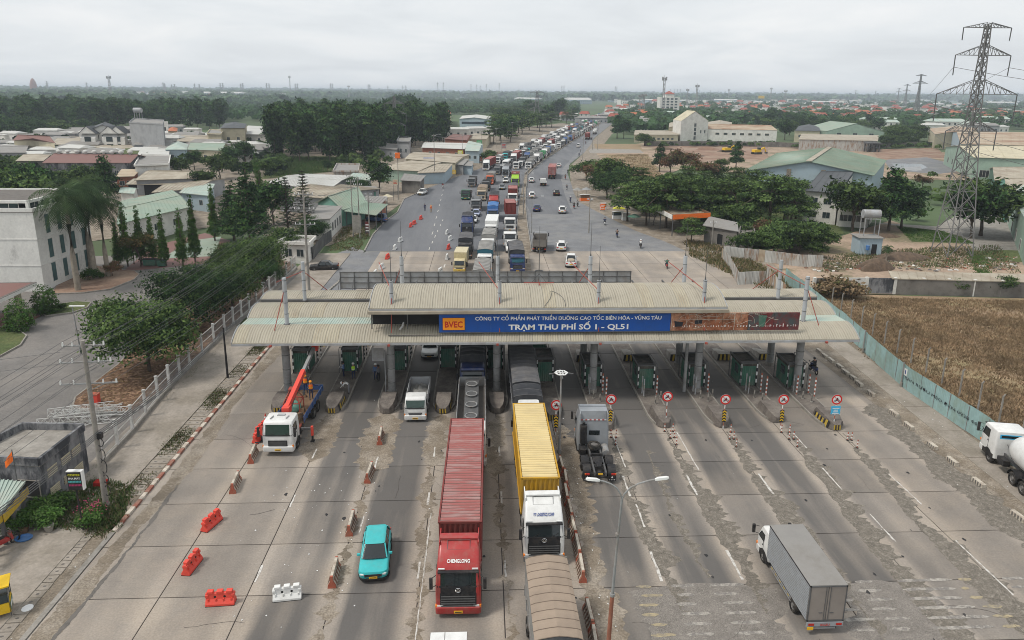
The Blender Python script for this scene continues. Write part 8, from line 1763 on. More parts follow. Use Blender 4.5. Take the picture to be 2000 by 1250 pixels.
for k,(C,h)in enumerate((([(1942,352),(2030,350),(2030,330),(1932,330)],6.5),([(1968,380),(2060,378),(2050,352),(1952,350)],6.5),([(2012,446),(2120,440),(2060,362),(1966,362)],6.5))):
 house('green_warehouse',['farthest green-walled warehouse at the right edge','middle green-walled warehouse with a cream roof at the right edge','nearest green-walled warehouse cut by the right edge'][k],'warehouse',C,h,'gable',2.0,'roof_beige' if k<2 else 'roof_mint','booth_green' if k==0 else 'wall_teal' if k==1 else 'wall_green',axis=1 if k==2 else 0,ribs=2,win=[(3,.4,5 if k==2 else 2,2,2.2,'wall_white','dark_opening',1)])
house('orange_fascia_shed','open shelter with a brown roof, white side edge and orange front board','shelter',[(1314,424),(1387,420),(1340,400),(1266,400)],4.0,'flat',0,'roof_rust','wood',open_=True)
o=[x for x in COL.objects if x.get('label','').startswith('open shelter with a brown')][0];P=[G(x, y,4.0)-Vector((o.location.x,o.location.y,0))for x,y in((1314,424),(1387,420),(1266,400))]
q=U('vest_orange');q.bar(P[0]+Vector((0,-.15,.0)),P[1]+Vector((0,-.15,.0)),.1,.95);q.use('wall_white');q.bar(P[2]+Vector((-.15,0,.0)),P[0]+Vector((-.15,-.1,.0)),.1,.9);obj('fascia_board',q,o)
house('block_shed','grey block shed with a pale lean-to roof beside the shelter','shed',[(1372,440),(1443,452),(1440,437),(1385,425)],3.4,'shed',.3,'roof_grey','block_wall',win=[(0,.2,1,1.2,2.0, 'concrete','dark_opening',0)])
house('block_shed','low block wall hut right of the grey block shed','shed',[(1443,460),(1475,462),(1472,448),(1446,446)],3.0,'flat',0,'block_wall','block_wall')
for x,y,mm,lb in((1238,441,'booth_green','green market umbrella before the tiered trees'),(1128,385,'tarp_grey','grey market umbrella beside the pale strip'),(1208,424,'letter_yellow','small pale yellow umbrella by the stalls'),(1145,384,'wall_grey','grey umbrella above the orange stall'),(757,399,'wall_cream','cream umbrella roof before the shops')):
 g_=G(x,y);um=thing('umbrella',lb,'umbrella',(g_.x,g_.y,0));q=U(mm);n_=10;q.add([(0,0,2.7)]+[(1.5*cos(2*pi*k/n_),1.5*sin(2*pi*k/n_),2.05)for k in range(n_)],[(0,1+k,1+(k+1)%n_)for k in range(n_)]);obj('canopy',q,um);q=U('steel_dark');q.cyl((0,0,0),(0,0,2.7),.03,n=6);obj('pole',q,um)
for x,y,w_,mm,lb in((1206,427,2.4,'glass_window','white-framed glass food counter on the right verge'),(1222,430,1.8,'wall_white','white-framed glass case next to the food counter'),(1142,392,2.6,'wood','wooden snack stall with an orange counter'),(1178,410,1.4,'plastic_red','small red and white stand sign under the tiered trees')):
 g_=G(x,y);st=thing('stall',lb,'stall',(g_.x,g_.y,0),.2);q=U('sign_white' if 'white' in lb else 'vest_orange');q.box(-w_/2,w_/2,-.4,.4,0,.8);obj('counter',q,st);q=U(mm);q.box(-w_/2+.05,w_/2-.05, -.35,.35,.8,1.5);obj('case',q,st);q=U('fence_white');[q.bar((x_,y_,0),(x_,y_,1.7),.05)for x_ in(-w_/2,w_/2)for y_ in(-.4,.4)];q.box(-w_/2-.1,w_/2+.1,-.5,.5,1.65,1.72);obj('frame',q,st)
g_=G(1698,498);th_=thing('tank_hut','pale blue metal hut with a dark doorway and a blue canister on its wall','hut',(g_.x,g_.y,0),-.12)
q=U('wall_blue');q.corr((-2,0,0),(4,0,0),(0,0,3.1),16,.03);q.corr((2,0,0),(0,3.4,0),(0,0,3.1),12, .03);q.corr((-2,3.4,0),(0,-3.4,0),(0,0,3.1),12,.03);q.corr((2,3.4,0),(-4,0,0),(0,0,3.1),16,.03);obj('walls',q,th_)
q=U('roof_grey');q.box(-2.3,2.2,-.3,3.7,3.1,3.2);obj('roof',q,th_);q=U('dark_opening');q.box(.2,1.1,-.06,-.03,0,2.0);obj('doorway',q,th_);q=U('tarp_blue');q.smooth=50;q.cyl((-.6,-.35,1.0),(-.6,-.35,1.8),.32,n=10);obj('canister',q,th_)
wt=thing('water_tank','steel water tank lying on a tall frame above the blue hut','water tank',(g_.x+.3,g_.y+1.2,3.2),-.12);q=U('steel_grey');[q.bar((x,y,0),(x,y,3.2),.12)for x in(-1.1,1.5)for y in(0,1.8)];q.bar((-1.2,0,3.2),(1.6,0,3.2),.12);q.bar((-1.2,1.8,3.2),(1.6,1.8,3.2),.12);obj('frame',q,wt);q=U('steel_grey');q.smooth=50;q.cyl((-1.3,.9,4.0),(1.7,.9,4.0),.8,n=16);obj('tank',q,wt)
for x,y,lb in((1420,297,'yellow digger on the building plot, left one'),(1478,301,'yellow wheel loader on the building plot, right one')):
 g_=G(x,y);dg=thing('excavator',lb,'excavator',(g_.x,g_.y,0),.3);q=U('yellow_bright');q.box(-2.2, 1.6,-1.2,1.2,1,2.2);q.bar((1.4,0,1.8),(4.2,0,3.2),.5);q.bar((4.2,0,3.2),(5.4,0,.8),.4);obj('body',q,dg);q=U('glass_window');q.box(.2,1.5,-1,.2,2.2,3.3);obj('cab',q,dg);q=U('rubber');q.box(-2.2, 2,-1.5,-.9,0,1);q.box(-2.2,2,.9,1.5,0,1);obj('tracks',q,dg);q=U('steel_dark');q.box(5,6,-.6,.6,.2,1.0);obj('bucket',q,dg)
g_=G(1705,297);q=U('steel_dark');[q.bar((x,y,0),(x,y,4.6),.5)for x in(-3,0,3)for y in(0,3)];q.box(-3.6,3.6,-.5,3.5,4.2,4.8);q.box(-3.4,3.4,0,3,1.9,2.2);tag(obj('unfinished_building',q,None,(g_.x, g_.y,0)),'unfinished concrete frame standing at the corner of the green hall','frame')
for i,(x,y,rx,hh)in enumerate(((1712,525,3.2,1.8),(1760,505,5,1.2),(1700,528,2,1.2),(1380,292,6,1.5),(1430,296,7,1.8),(1300,292,6,1.2),(1350,305,7,1.0),(1730,462,3,.6))):
 g_=G(x,y);q=U('soil_dark' if i!=3 else 'red_soil');q.smooth=60;r=random.Random(i);q.rings([[(rx*f_*(1+.2*sin(3*a_+i))*cos(a_),rx*.5*f_*(1+.15*cos(2*a_))*sin(a_),z+r.uniform(-.05,.05))for a_ in[2*pi*k/14 for k in range(14)]]for f_,z in((1,-.05),(.75,hh*.45),(.4,hh*.85),(.1,hh))]);tag(obj('soil_mound',q,None,(g_.x,g_.y,0)),['dark peaked soil heap just behind the block wall','wide low brown soil heap on the sandy lot','small soil heap left of the dark peaked one','soil heap below the left yellow digger','soil heap between the two yellow diggers','soil heap left of both diggers', 'flat soil heap nearest the brownish trees','low soil heap beside the white annex'][i],'soil heap',None,'heaps of soil on the lots')
def wire_fence():
 P=[Vector((x,y,0))for x,y in((-35.1,-13.2),(-35.3,-8),(-35.9,-2),(-36.3,6),(-36.3,16),(-36.1,30), (-36.0,47))]
 o=thing('white_fence','white post and rail fence with wire mesh along the left pavement','fence', tuple(P[0]));O_=P[0];k=0;wall=U('concrete')
 mesh_=U('galvanised');acc=0
 for a_,b_ in zip(P,P[1:]):
  n_=max(1,round((b_-a_).length/2.95));wall.bar(a_-O_+Vector((0,0,.15)),b_-O_+Vector((0,0,.15)),.24,.5)
  for i in range(n_):
   p,q2=a_.lerp(b_,i/n_)-O_,a_.lerp(b_,(i+1)/n_)-O_
   q=U('fence_white');q.bar((p.x,p.y,0),(p.x,p.y,2.55),.2);q.box(p.x-.12,p.x+.12,p.y-.12,p.y+.12, 2.5,2.58);obj('post',q,o)
   for z in(.55,1.45,2.3):q=U('fence_white');q.bar((p.x,p.y,z),(q2.x,q2.y,z),.045,.05);obj('rail', q,o)
   for j in range(16):
    for s_ in(0,1):
     t0_,t1_=j/16,(j+2.2)/16
     if t1_>1:continue
     A_,B_=p.lerp(q2,t0_),p.lerp(q2,t1_);z0,z1=(.45,2.25)if s_ else(2.25,.45);mesh_.bar((A_.x,A_.y,z0),(B_.x,B_.y,z1),.012,.012)
 obj('base_wall',wall,o);mo=obj('wire_mesh',mesh_,o,kind='stuff')
wire_fence()
def sheet_fence(name,label,P,h,m,pw,posts=True,z0=0,rib=9,dep=.035,cat='fence',tilt=0):
 o=thing(name,label,cat,(P[0].x,P[0].y,0));O_=Vector((P[0].x,P[0].y,0));r=random.Random(len(label));L=[]
 for a_,b_ in zip(P,P[1:]):
  n_=max(1,round((b_-a_).length/pw));rz=atan2((b_-a_).y,(b_-a_).x);w_=(b_-a_).length/n_
  q=U(m if isinstance(m,str)else m[0]);q.corr((.01,0,0),(w_-.02,0,0),(0,0,h),rib,dep);q.corr((w_-.01,.012,0),(-w_+.02,0,0),(0,0,h),rib,dep*.3);me={c:None for c in(m if isinstance(m,tuple)else(m,))}
  for i in range(n_):
   c=m if isinstance(m,str)else r.choice(m)
   if me[c]is None:q.names=[c];me[c]=q.mesh('fence_panel')
   p=a_.lerp(b_,i/n_)-O_;obj('fence_panel',me[c],o,(p.x,p.y,z0+r.uniform(-.05,.03)),(r.uniform(-.03,.03)+tilt,0,rz))
   if posts:q2=U('galvanised');q2.bar((p.x,p.y+.04,0),(p.x,p.y+.04,h-.1),.05);obj('post',q2,o)
 return o
FP=pxs([(2080,985),(2000,926),(1925,868),(1850,816),(1770,762),(1690,690),(1650,652),(1600,610),(1560,575),(1532,552)])
sheet_fence('blue_fence','pale blue-green sheet metal fence with hand-painted black writing along the right side',FP,2.35,'fence_blue',2.3)
q=M()
def on_fence(xy_a,xy_b,s_,size,z,wd):
 a_,b_=G(*xy_a),G(*xy_b);d_=(b_-a_).normalized();n_=Vector((d_.y,-d_.x,0));o_=(a_+b_)/2+n_*.055+Vector((0,0,z));text(q,s_,size,o_,d_,(0,0,1),'letter_black',.0,wd)
seg=(G(1850,816)-G(1770,762));
on_fence((1770,762),(1925,868),'BÁN RƯỢU MÈO ĐEN 0938 449.365',.42,1.05,11.5)
tag(obj('wall_writing',q),'hand-painted black advertising writing with a phone number on the blue-green fence','writing')
for i in range(14):
 t=i/13;p=(G(1618,600)*(1-t)+G(1985,860)*t);q=U('concrete');q.bar((0,0,0),(0,0,2.7),.11);q.bar((0, 0,2.65),(.15,0,2.85),.09);tag(obj('fence_post',q,None,(p.x+.4,p.y,0)),'slim concrete post, %s along the field edge behind the blue fence'%ordinal(i),'fence post','concrete posts behind the blue fence')
for i,(x,y)in enumerate(((1691,688),(1766,755),(1909,845),(1565,585))):
 g_=G(x,y);q=U('galvanised');q.cyl((0,0,0),(0,0,3.0 if i==2 else 2.6),.07,n=8);q.use('concrete');q.cyl((0,0,0),(0,0,.5),.13,n=8);tag(obj('steel_post',q,None,(g_.x-.35,g_.y,0)),'grey steel post before the blue-green fence, %s from the camera'%ordinal([2,1,0,3][i]),'post')
g_=G(1766,735);q=U('sign_white');q.box(-.02,.0,-.25,.25,1.3,2.0);q.use('letter_navy');q.box(-.03, -.02,-.06,.06,1.45,1.85);tag(obj('notice',q,None,(G(1766,757).x-.08,G(1766,757).y,0),(0,0,-.0)), 'white notice with a blue figure on the blue-green fence','notice')
FR=('fence_rusty','fence_rusty','roof_white','fence_rusty','roof_rust')
sheet_fence('rusty_sheet_fence','pale rusty corrugated fence running along the right verge, facing the road',pxs([(1409,506),(1425,524),(1441,556)]),2.0,FR,1.1,rib=5)
sheet_fence('rusty_sheet_fence','pale rusty corrugated fence crossing behind the verge corner',pxs([(1441,556),(1494,554)]),2.0,FR,1.1,rib=5);sheet_fence('rusty_sheet_fence','rusty pinkish corrugated fence next to the pale pillar',pxs([(1496,548),(1518,572),(1532,585)]),2.2,FR,1.1,rib=5)
sheet_fence('rusty_sheet_fence','long whitish corrugated fence under the wide green tree',pxs([(1412,503),(1480,510),(1560,520),(1606,522)]),2.1,FR,1.2,rib=5)
sheet_fence('grey_sheet_fence','grey corrugated fence at the side of the guard house',pxs([(612,508),(632,482),(648,470)]),2.2,'steel_dark',1.2,rib=5)
def upole(px,ytop,arms=((.4,1.1),(1.4,1.0),(2.6,.8)),label='',col='concrete',r_=.16,rz=0.,lamp=False,lean=(0,0)):
 g_=G(*px);h=zat(g_,ytop);o=thing('utility_pole',label,'utility pole',(g_.x,g_.y,0),rz);q=U(col);q.smooth=50;q.cyl((0,0,0),(lean[0],lean[1],h),r_,r_*.6,9);obj('pole',q,o)
 for dz,L_ in arms:
  q=U('galvanised');q.bar((-L_+lean[0],0,h-dz),(L_+lean[0],0,h-dz),.09);q.bar((lean[0],0,h-dz-.5), (L_*.6+lean[0],0,h-dz),.05);ar=obj('crossarm',q,o)
  q=U('lamp_white')
  for t in(-.95,-.5,.5,.95):q.cyl((t*L_+lean[0],0,h-dz),(t*L_+lean[0],0,h-dz+.28),.07,.05,6)
  obj('insulator',q,ar)
 if lamp:q=U('galvanised');q.tube([(0,0,h-.6),(.8,0,h-.1),(1.8,0,h)],.05,5);q.use('lamp_white');q.box(1.7,2.3,-.12,.12,h-.04,h+.06);obj('lamp_arm',q,o)
 return g_,h,o
p1,h1,o1=upole((208,990),665,((.35,1.3),(1.5,1.6),(3.0,1.8)),'concrete power pole with crossarms beside the coffee sign',r_=.2,rz=.1)
q=U('black');r=random.Random(3)
for k in range(5):c=Vector((.25,-.1,4.8-.9*k+.1));q.tube([(c.x+.18*cos(a_*pi/5),c.y,c.z+(.3+.1*k%.3)*sin(a_*pi/5))for a_ in range(11)],.03,4)
q.box(.12,.4,-.2,.1,5.2,5.6);obj('cable_coil',q,o1)
p2,h2,o2=upole((606,600),372,((.5,1.2),(2.4,1.3),(4.4,1.3)),'tall concrete power pole behind the left end of the canopy',r_=.2)
p3,h3,o3=upole((445,738),640,(),'dark short cable pole on the pavement left of the canopy','black',.12)
more=[((690,462),350,'concrete power pole before the green-gabled house'),((703,466),345,'second concrete power pole right of the one before the gabled house'),((722,462),375,'slim pole beside the red roadside sign'),((779,390),297,'tall pole carrying an orange box by the dense dark tree'), ((849,357),262,'lamp-topped pole at the shop row with the phone banners'),((903,312),262,'thin pole before the turquoise shed'),((941,292),258,'thin pole by the small tree at the shop row end'), ((969,288),250,'slim roadside pole above the first bend'),((1000,278),238,'slim roadside pole farther along the bend'),((1060,262),222,'slim pole far along the left of the queue'),((1115,245), 212,'thin pole near the end of the visible road'),((1138,312),268,'lamp pole on the right kerb beyond the brown-leaved tree'),((1157,292),255,'thin pole at the corner of the meadow path'),((1167,292),238,'tall thin pole beside the meadow path'),((1150,455),385,'wooden-looking pole at the orange stall'),((1390,480),430,'short pole before the block shed'),((145,560),660,'')]
pp={}
for px_,yt,lb in more:
 if lb:pp[px_]=upole(px_,yt,((.5,.8),(1.6,.8))if px_[0]<800 else((.5,.6),),lb,r_=.13,lamp='lamp' in lb)
q=U('vest_orange');g_=G(779,390);z_=zat(g_,303);q.box(-.6,.6,-.5,.5,z_-.8,z_+.6);tag(obj('junction_box',q,None,(g_.x,g_.y,0)),'orange box on top of the tall pole by the dense dark tree','box')
def wire(a_,b_,sag,r_=.015,name='power_cable',label='',grp='power cables along the left side'):
 q=U('steel_dark' if r_<.04 else 'black');n_=14;q.tube([Vector(a_).lerp(Vector(b_),i/n_)-Vector((0,0,sag*4*(i/n_)*(1-i/n_)))for i in range(n_+1)],r_,4);return tag(obj(name,q),label,'cable',grp)
back=Vector((p1.x+2.5,p1.y-42,0))
k=0
for dz,L_,dz2,L2 in((.35,1.3,.5,1.2),(1.5,1.6,2.4,1.3),(3.0,1.8,4.4,1.3)):
 for t in(-.95,-.45,.5,.95):
  if dz==1.5 and t==.5:continue
  a_=(p1.x+t*L_,p1.y,h1-dz+.3);b_=(p2.x+t*L2,p2.y,h2-dz2+.3);k+=1
  wire(a_,b_,1.1,label='overhead wire, %s of those from the coffee sign pole to the canopy pole'%ordinal(k-1));wire((back.x-9+t*L_,back.y,h1-dz+.3),a_,1.3,label='overhead wire, %s of those from the concrete pole to the left edge'%ordinal(k-1))
  if dz<3:wire(b_,(pp[(690,462)][0].x+t*.8,pp[(690,462)][0].y,pp[(690,462)][1]-dz*.6),1.5,label='overhead wire, %s of those between the canopy pole and the next pole'%ordinal(k-1))
for dz in(.8,1.6):wire((p1.x-1.5,p1.y,h1-dz),(p1.x-40,p1.y-2,h1-dz-1.2),.8,label='overhead wire running level from the concrete pole to the left edge, %s'%('upper' if dz<1 else 'lower'))
for i in range(4):wire((p1.x+.15,p1.y,5.7-.12*i),(p3.x,p3.y,h3-.15-.1*i),.55+.06*i,.035,'black_cable','thick black cable, %s of the bundle from concrete pole to dark pole'%ordinal(i));wire((p1.x-2.4,p1.y-14,5.0-.1*i),(p1.x+.15,p1.y,5.7-.12*i),.3+.04*i,.035,'black_cable','thick black cable, %s of the low bundle leaving at lower left'%ordinal(i));wire((p3.x,p3.y,h3-.15-.1*i),(p2.x,p2.y,6.2-.1*i),.5,.03,'black_cable','thick black cable, %s of those from dark pole to canopy pole'%ordinal(i))
kp=list(pp);seq=[(690,462),(779,390),(849,357),(903,312),(941,292),(969,288),(1000,278),(1060,262),(1115,245)]
for i,(a_,b_)in enumerate(zip(seq,seq[1:])):
 for t in(-.6,0,.6):A_,B_=pp[a_],pp[b_];wire((A_[0].x+t,A_[0].y,A_[1]-.4),(B_[0].x+t,B_[0].y,B_[1]-.4),.9,.02,label='roadside overhead wire in the %s span beyond the gabled house'%ordinal(i))
g_=G(153,667+60);
g_=G(158,690);h=zat(g_,598);yl=thing('yard_lamp','thin white lamp pole with a flat bar head standing in the yard','street lamp',(g_.x,g_.y,0));q=U('galvanised');q.cyl((0,0,0),(-.2,0,h),.08,.05,8);obj('pole',q,yl);q=U('lamp_white');q.box(-.5,1.1,-.1,.1,h-.03,h+.07);obj('lamp_head',q,yl)
for i,(x,y,yt)in enumerate(((1022,420,338),(1038,455,383),(1015,478,470),(1030,366,300),(1060,322, 262),(1087,302,246),(1108,287,236),(1133,270,224),(1152,258,216))):
 if i==2:continue
 g_=G(x,y);h=zat(g_,yt);h=min(h,11.5);ml=thing('median_lamp','double-armed street lamp on the median, %s beyond the canopy'%ordinal(i if i<2 else i-1),'street lamp',(g_.x,g_.y,0),0,'street lamps of the median');q=U('galvanised');q.cyl((0,0,0),(0,0,h-.8),.1,.06,8);obj('pole',q,ml)
 for sx in(-1,1):q=U('galvanised');q.tube([(0,0,h-.9),(sx*.3,0,h-.4),(sx*1.1,0,h-.1),(sx*2.0,0,h)],.04,5);q.use('lamp_white');q.box(*sorted((sx*1.8,sx*2.4)),-.12,.12,h-.03,h+.06);obj('arm',q,ml)
for x,y,w_,z0,z1,mm,lb in((698,466,1.6,1.2,4.6,'concrete','grey roadside notice board on two poles'),(718,458,.9,.2,2.6,'sign_maroon','red upright roadside sign with pale lettering'),(773,392,1.3,4.2,5.6,'wall_cream','cream and red signboard beside the tall pole'),(838,333,4,2.6,4.8,'paint_lightblue','blue and white phone banner on the shop row'),(880,326,4,2.6,4.4,'tarp_blue','blue banner over the shops'),(737,412,5,2.6,3.6,'sign_white','blank white board above the blue van'),(936,300,2.4,3,6.2,'paint_kgreen','green and white upright signboard'),(937,316,2,.5,2.4,'vest_orange','orange signboard by the small roadside tree'),(899,318,2,3.5,5.0,'letter_yellow','yellow hanging banner over the shops'),(887,341,1.4,.2,1.6,'yellow_bright','yellow stand on the left shoulder'),(1177,412,1.1,.3,1.8,'vest_orange','orange and white stand sign under the trees'),(984,296,2.4,1.5,4.2,'wall_grey','pale signboard beyond the small roadside tree'),(977,306,3.2,.3,2.2,'brick','red-brown stall at the head of the bend')):
 g_=G(x,y);sb=thing('signboard',lb,'sign',(g_.x,g_.y,0),-.1);q=U(mm);q.box(-w_/2,w_/2,-.05,.05,z0, z1);obj('board',q,sb);q=U('steel_dark');[q.bar((s_*w_*.45,.1,0),(s_*w_*.45,.1,z1),.08)for s_ in(-1,1)];obj('post',q,sb)
 q=U('sign_white' if mm not in('sign_white','concrete','wall_cream','wall_grey')else 'letter_red');[q.box(-w_*.38,w_*(.38-.12*(k%2)),-.06,-.055,z0+(z1-z0)*(.2+.25*k),z0+(z1-z0)*(.3+.25*k))for k in range(3)]if mm not in('sign_white','concrete')else q.box(-w_*.3,w_*.3,-.06,-.055,z1-.1,z1-.08);obj('print',q,sb)
for i,(x,y)in enumerate(((286,519),(294,519),(302,519),(313,520),(320,520))):g_=G(x,y);q=U('booth_green');q.hexa([(-.3,-.35,.1),(.3,-.35,.1),(.3,.35,.1),(-.3,.35,.1)],[(-.36,-.42,1.1),(.36,-.42, 1.1),(.36,.42,1.1),(-.36,.42,1.1)]);q.use('black');q.box(-.38,.38,-.45,.45,1.1,1.18);q.cyl((-.3, .4,.12),(.3,.4,.12),.12,n=8);tag(obj('waste_bin',q,None,(g_.x,g_.y,0)),'green wheeled waste bin, %s from the left in the row by the columnar trees'%ordinal(i),'waste bin','green waste bins')
g_=G(187,790);q=U('plastic_red');q.box(-.35,.35,-.25,.25,.1,1.0);q.use('barrier_red');q.box(-.38, .38,-.28,.28,1.0,1.08);tag(obj('hydrant_box',q,None,(g_.x,g_.y,0)),'red box standing on the leaf litter beside the concrete pole','box')
def pylon(px,ytop,W,arms,label,m='pylon_steel',th=.13,levels=11,insul=True,rz=0.,taper=.14,waist=.45,px2=None):
 g_=G(*px);H_=zat(g_,ytop);o=thing('pylon',label,'pylon',(g_.x,g_.y,0),rz)
 def hw(z):t=z/H_;return W/2*(1-t/waist*(1-taper*2.2))if t<waist else W/2*(taper*2.2-(t-waist)/(1-waist)*(taper*2.2-taper))
 zs=[0];
 while zs[-1]<H_*.985:zs.append(min(H_,zs[-1]+max(H_/26,hw(zs[-1])*1.9)))
 q=U(m)
 for sx in(-1,1):
  for sy in(-1,1):
   for a_,b_ in zip(zs,zs[1:]):q.bar((sx*hw(a_),sy*hw(a_),a_),(sx*hw(b_),sy*hw(b_),b_),th*1.35)
 obj('legs',q,o);q=U(m)
 for a_,b_ in zip(zs,zs[1:]):
  ha,hb_=hw(a_),hw(b_)
  for s_ in(-1,1):
   q.bar((-ha,s_*ha,a_),(hb_,s_*hb_,b_),th*.7);q.bar((ha,s_*ha,a_),(-hb_,s_*hb_,b_),th*.7);q.bar((s_*ha,-ha,a_),(s_*hb_,hb_,b_),th*.7);q.bar((s_*ha,ha,a_),(s_*hb_,-hb_,b_),th*.7)
   q.bar((-hb_,s_*hb_,b_),(hb_,s_*hb_,b_),th*.6);q.bar((s_*hb_,-hb_,b_),(s_*hb_,hb_,b_),th*.6)
 obj('bracing',q,o)
 tips=[]
 for yr,span,up in arms:
  z=zat(g_,yr);h_=hw(z);q=U(m)
  for sx in(-1,1):
   tip=(sx*span,0,z)
   for sy in(-1,1):q.bar((sx*h_,sy*h_,z),tip,th*.8);q.bar((sx*h_,sy*h_,z+up),tip,th*.8)
   for k in range(1,6):t=k/6;x=sx*(h_+(span-h_)*t);w2=h_*(1-t);q.bar((x,-w2,z),(x,w2,z),th*.5);q.bar((x,-w2,z),(x,-w2,z+up*(1-t)),th*.5);x2=sx*(h_+(span-h_)*(t-1/6));q.bar((x2,-h_*(1-t+1/6),z+up*(1-t+1/6)),(x,-w2,z),th*.5)
   tips.append((sx,z))
  a2=obj('crossarm',q,o)
  if insul:
   q=U('steel_dark')
   for sx in(-1,1):q.cyl((sx*span,0,z),(sx*span*.99,0,z-up*1.6-.8),th*.7,n=6)
   obj('insulator',q,a2)
 return o,g_,H_
bp_,bg_,bh=pylon((1858,497),47,4.7,((54,4.2,.8),(108,4.9,1.6),(184,7.2,2.4),(256,4.6,1.6)),'tall lattice power pylon rising at the right of the picture',th=.12,waist=.62)
def pw(dx_,yr,t_,rise,lb):z=zat(bg_,yr);a_=Vector((bg_.x+dx_,bg_.y,z-2.0));wire(a_,t_,rise,.035,'pylon_wire',lb,'conductors of the pylon line')
for dx_,yr,i in((-4.9,108,0),(4.9,108,1),(-7.2,184,2),(7.2,184,3),(-4.6,256,4),(4.6,256,5)):
 zz=zat(bg_,yr)-2.5
 pw(dx_,yr,Vector((bg_.x+dx_+36,bg_.y-110,zz-3)),5,'conductor, %s of those from the tall pylon to the right edge'%ordinal(i));pw(dx_,yr,Vector((G(1788,225).x+dx_,G(1788,225).y,26)),7,'conductor, %s of those from the tall pylon to the next'%ordinal(i))
for px_,yt,W,arms,lb in(((1788,228),145,7,((148,8,2),(163,11,3.5)),'second pylon of the line, beyond the red-roofed houses'),((1766,212),164,7,((167,9,3),(178,12,4)),'third pylon of the line, smaller'),((1752,205),172,7,((174,10,3),(180,13,4)),'fourth pylon of the line, faint'),((773,297),187,5.0,((202,4.5,1.6),(222,5.4,2),(245,5.0,2)),'lattice pylon standing before the plantation'),((1048,248),178,9,((181,6,2),(205,8,3),(216,8,3)),'lattice pylon over the trees left of the far road'),((1669,200),176,8,((178,12,3),),'faint distant pylon at right of centre'),((1708,198),177,8,((180,12,3),),'faint distant pylon between the nearer ones')):
 pylon(px_,yt,W,arms,lb,th=.22 if px_[1]>240 else.45,insul=px_[1]>240,waist=.6)
def mast_(px,yt,label,w_=1.2,m='galvanised',th=.16):
 g_=G(*px);H_=zat(g_,yt);q=U(m);n_=max(8,int(H_/(w_*2.5)));o=thing('radio_mast',label,'radio mast',(g_.x,g_.y,0))
 for s_,t_ in((-1,-1),(1,-1),(1,1),(-1,1)):q.bar((s_*w_/2,t_*w_/2,0),(s_*w_*.3,t_*w_*.3,H_*.93),th)
 for i in range(n_):
  z0_,z1_=H_*.93*i/n_,H_*.93*(i+1)/n_
  for s_ in(-1,1):a_,b_=w_/2*(1-.4*i/n_),w_/2*(1-.4*(i+1)/n_);q.bar((-a_,s_*a_,z0_),(b_,s_*b_,z1_),th*.6);q.bar((s_*a_,-a_,z0_),(s_*b_,b_,z1_),th*.6)
 obj('lattice',q,o);q=U(m);q.bar((0,0,H_*.9),(0,0,H_),th);[q.box(x-w_*.25,x+w_*.25,-w_*.4,w_*.4,H_*.86,H_*.95)for x in(-w_*.8,w_*.8)];obj('antenna',q,o)
for px_,yt,w_,lb in(((218,200),146,4.5,'leaning radio mast above the tree belt at left'),((568,192),146,3.5,'thin radio mast on the horizon left of centre'),((1294,225),146,3.2,'tallest radio mast beside the white five-storey block'),((1256,228),181,3,'dark radio mast left of the white block'),((1249,228),183,2.6,'grey radio mast next to the dark one'),((1359,215),163,3.5,'slim radio mast right of the white block'),((1341,210),172,3,'short mast on the right horizon'),((1532,205),175,4.5,'dark radio mast right of centre'),((1504,202),170,3.5,'thin mast on the right horizon'),((1422,200),173,4,'thin faint mast at right'),((682,195),166,4,'short dark-topped mast left of centre'),((1111,280),260,.1,'')):
 if lb:mast_(px_,yt,lb,w_,th=w_*.12)
for i,(x,yt)in enumerate(((95,158),(172,161),(324,163),(321,161),(337,165),(343,164),(382,163),(391,164),(432,162),(437,162),(472,163),(476,162),(522,162),(527,163),(578,163),(582,163),(647,163), (650,163),(720,165),(723,165),(758,167),(787,167),(793,167),(855,161),(866,161),(920,164),(931, 165),(938,167),(950,164),(975,162),(1097,167),(1101,167),(1201,169),(1204,169),(1309,174),(1317, 174),(1322,174),(1328,174),(1365,176),(1387,176),(1402,177),(1416,177),(1434,178),(1462,178),(1490,178),(1548,177),(1573,177),(1590,178))):
 g_=G(x,187+.003*x);H_=zat(g_,yt);w_=9 if H_>40 else 6;q=U('galvanised');th=1.1
 for s_ in(-1,1):q.bar((s_*w_/2,0,0),(s_*w_*.18,0,H_),th);q.bar((0,s_*w_/2,0),(0,s_*w_*.18,H_),th)
 for z in(.7,.82,.94):q.bar((-w_*.9,0,H_*z),(w_*.9,0,H_*z),th*.8)
 tag(obj('distant_pylon',q,None,(g_.x,g_.y,0)),'faint tower on the horizon, %s from the left'%ordinal(i),'pylon','far towers along the horizon')
q=U('wall_white');g_=G(1307,224);H_=zat(g_,190);tb=thing('apartment_block','white five-storey block with a red roof tower beside the tallest mast','apartment block',(g_.x,g_.y,0));w_=14
q.box(-w_,w_,0,18,0,H_);q.box(-w_*.45,w_*.45,1,15,H_,H_+4.5);obj('walls',q,tb);q=U('roof_red');q.add([(-w_*.5,.5,H_+4.5),(w_*.5,.5,H_+4.5),(w_*.5,16,H_+4.5),(-w_*.5,16,H_+4.5),(0,8,H_+9)],[(0,1, 4),(1,2,4),(2,3,4),(3,0,4)]);obj('roof',q,tb)
for k in range(6):wins(tb,(-w_,0),(w_,0),H_*(.06+.16*k),4,3.6,H_*.085,'wall_grey','glass_window', 1)
q=U('yellow_bright');g_=G(1486,205);z_=zat(g_,187);q.box(-9,9,0,1,z_-8,z_);q.use('steel_dark');q.bar((-6,.5,0),(-6,.5,z_-8),.8);q.bar((6,.5,0),(6,.5,z_-8),.8);tag(obj('billboard',q,None,(g_.x,g_.y,0)),'yellow billboard above the far town at right','billboard')
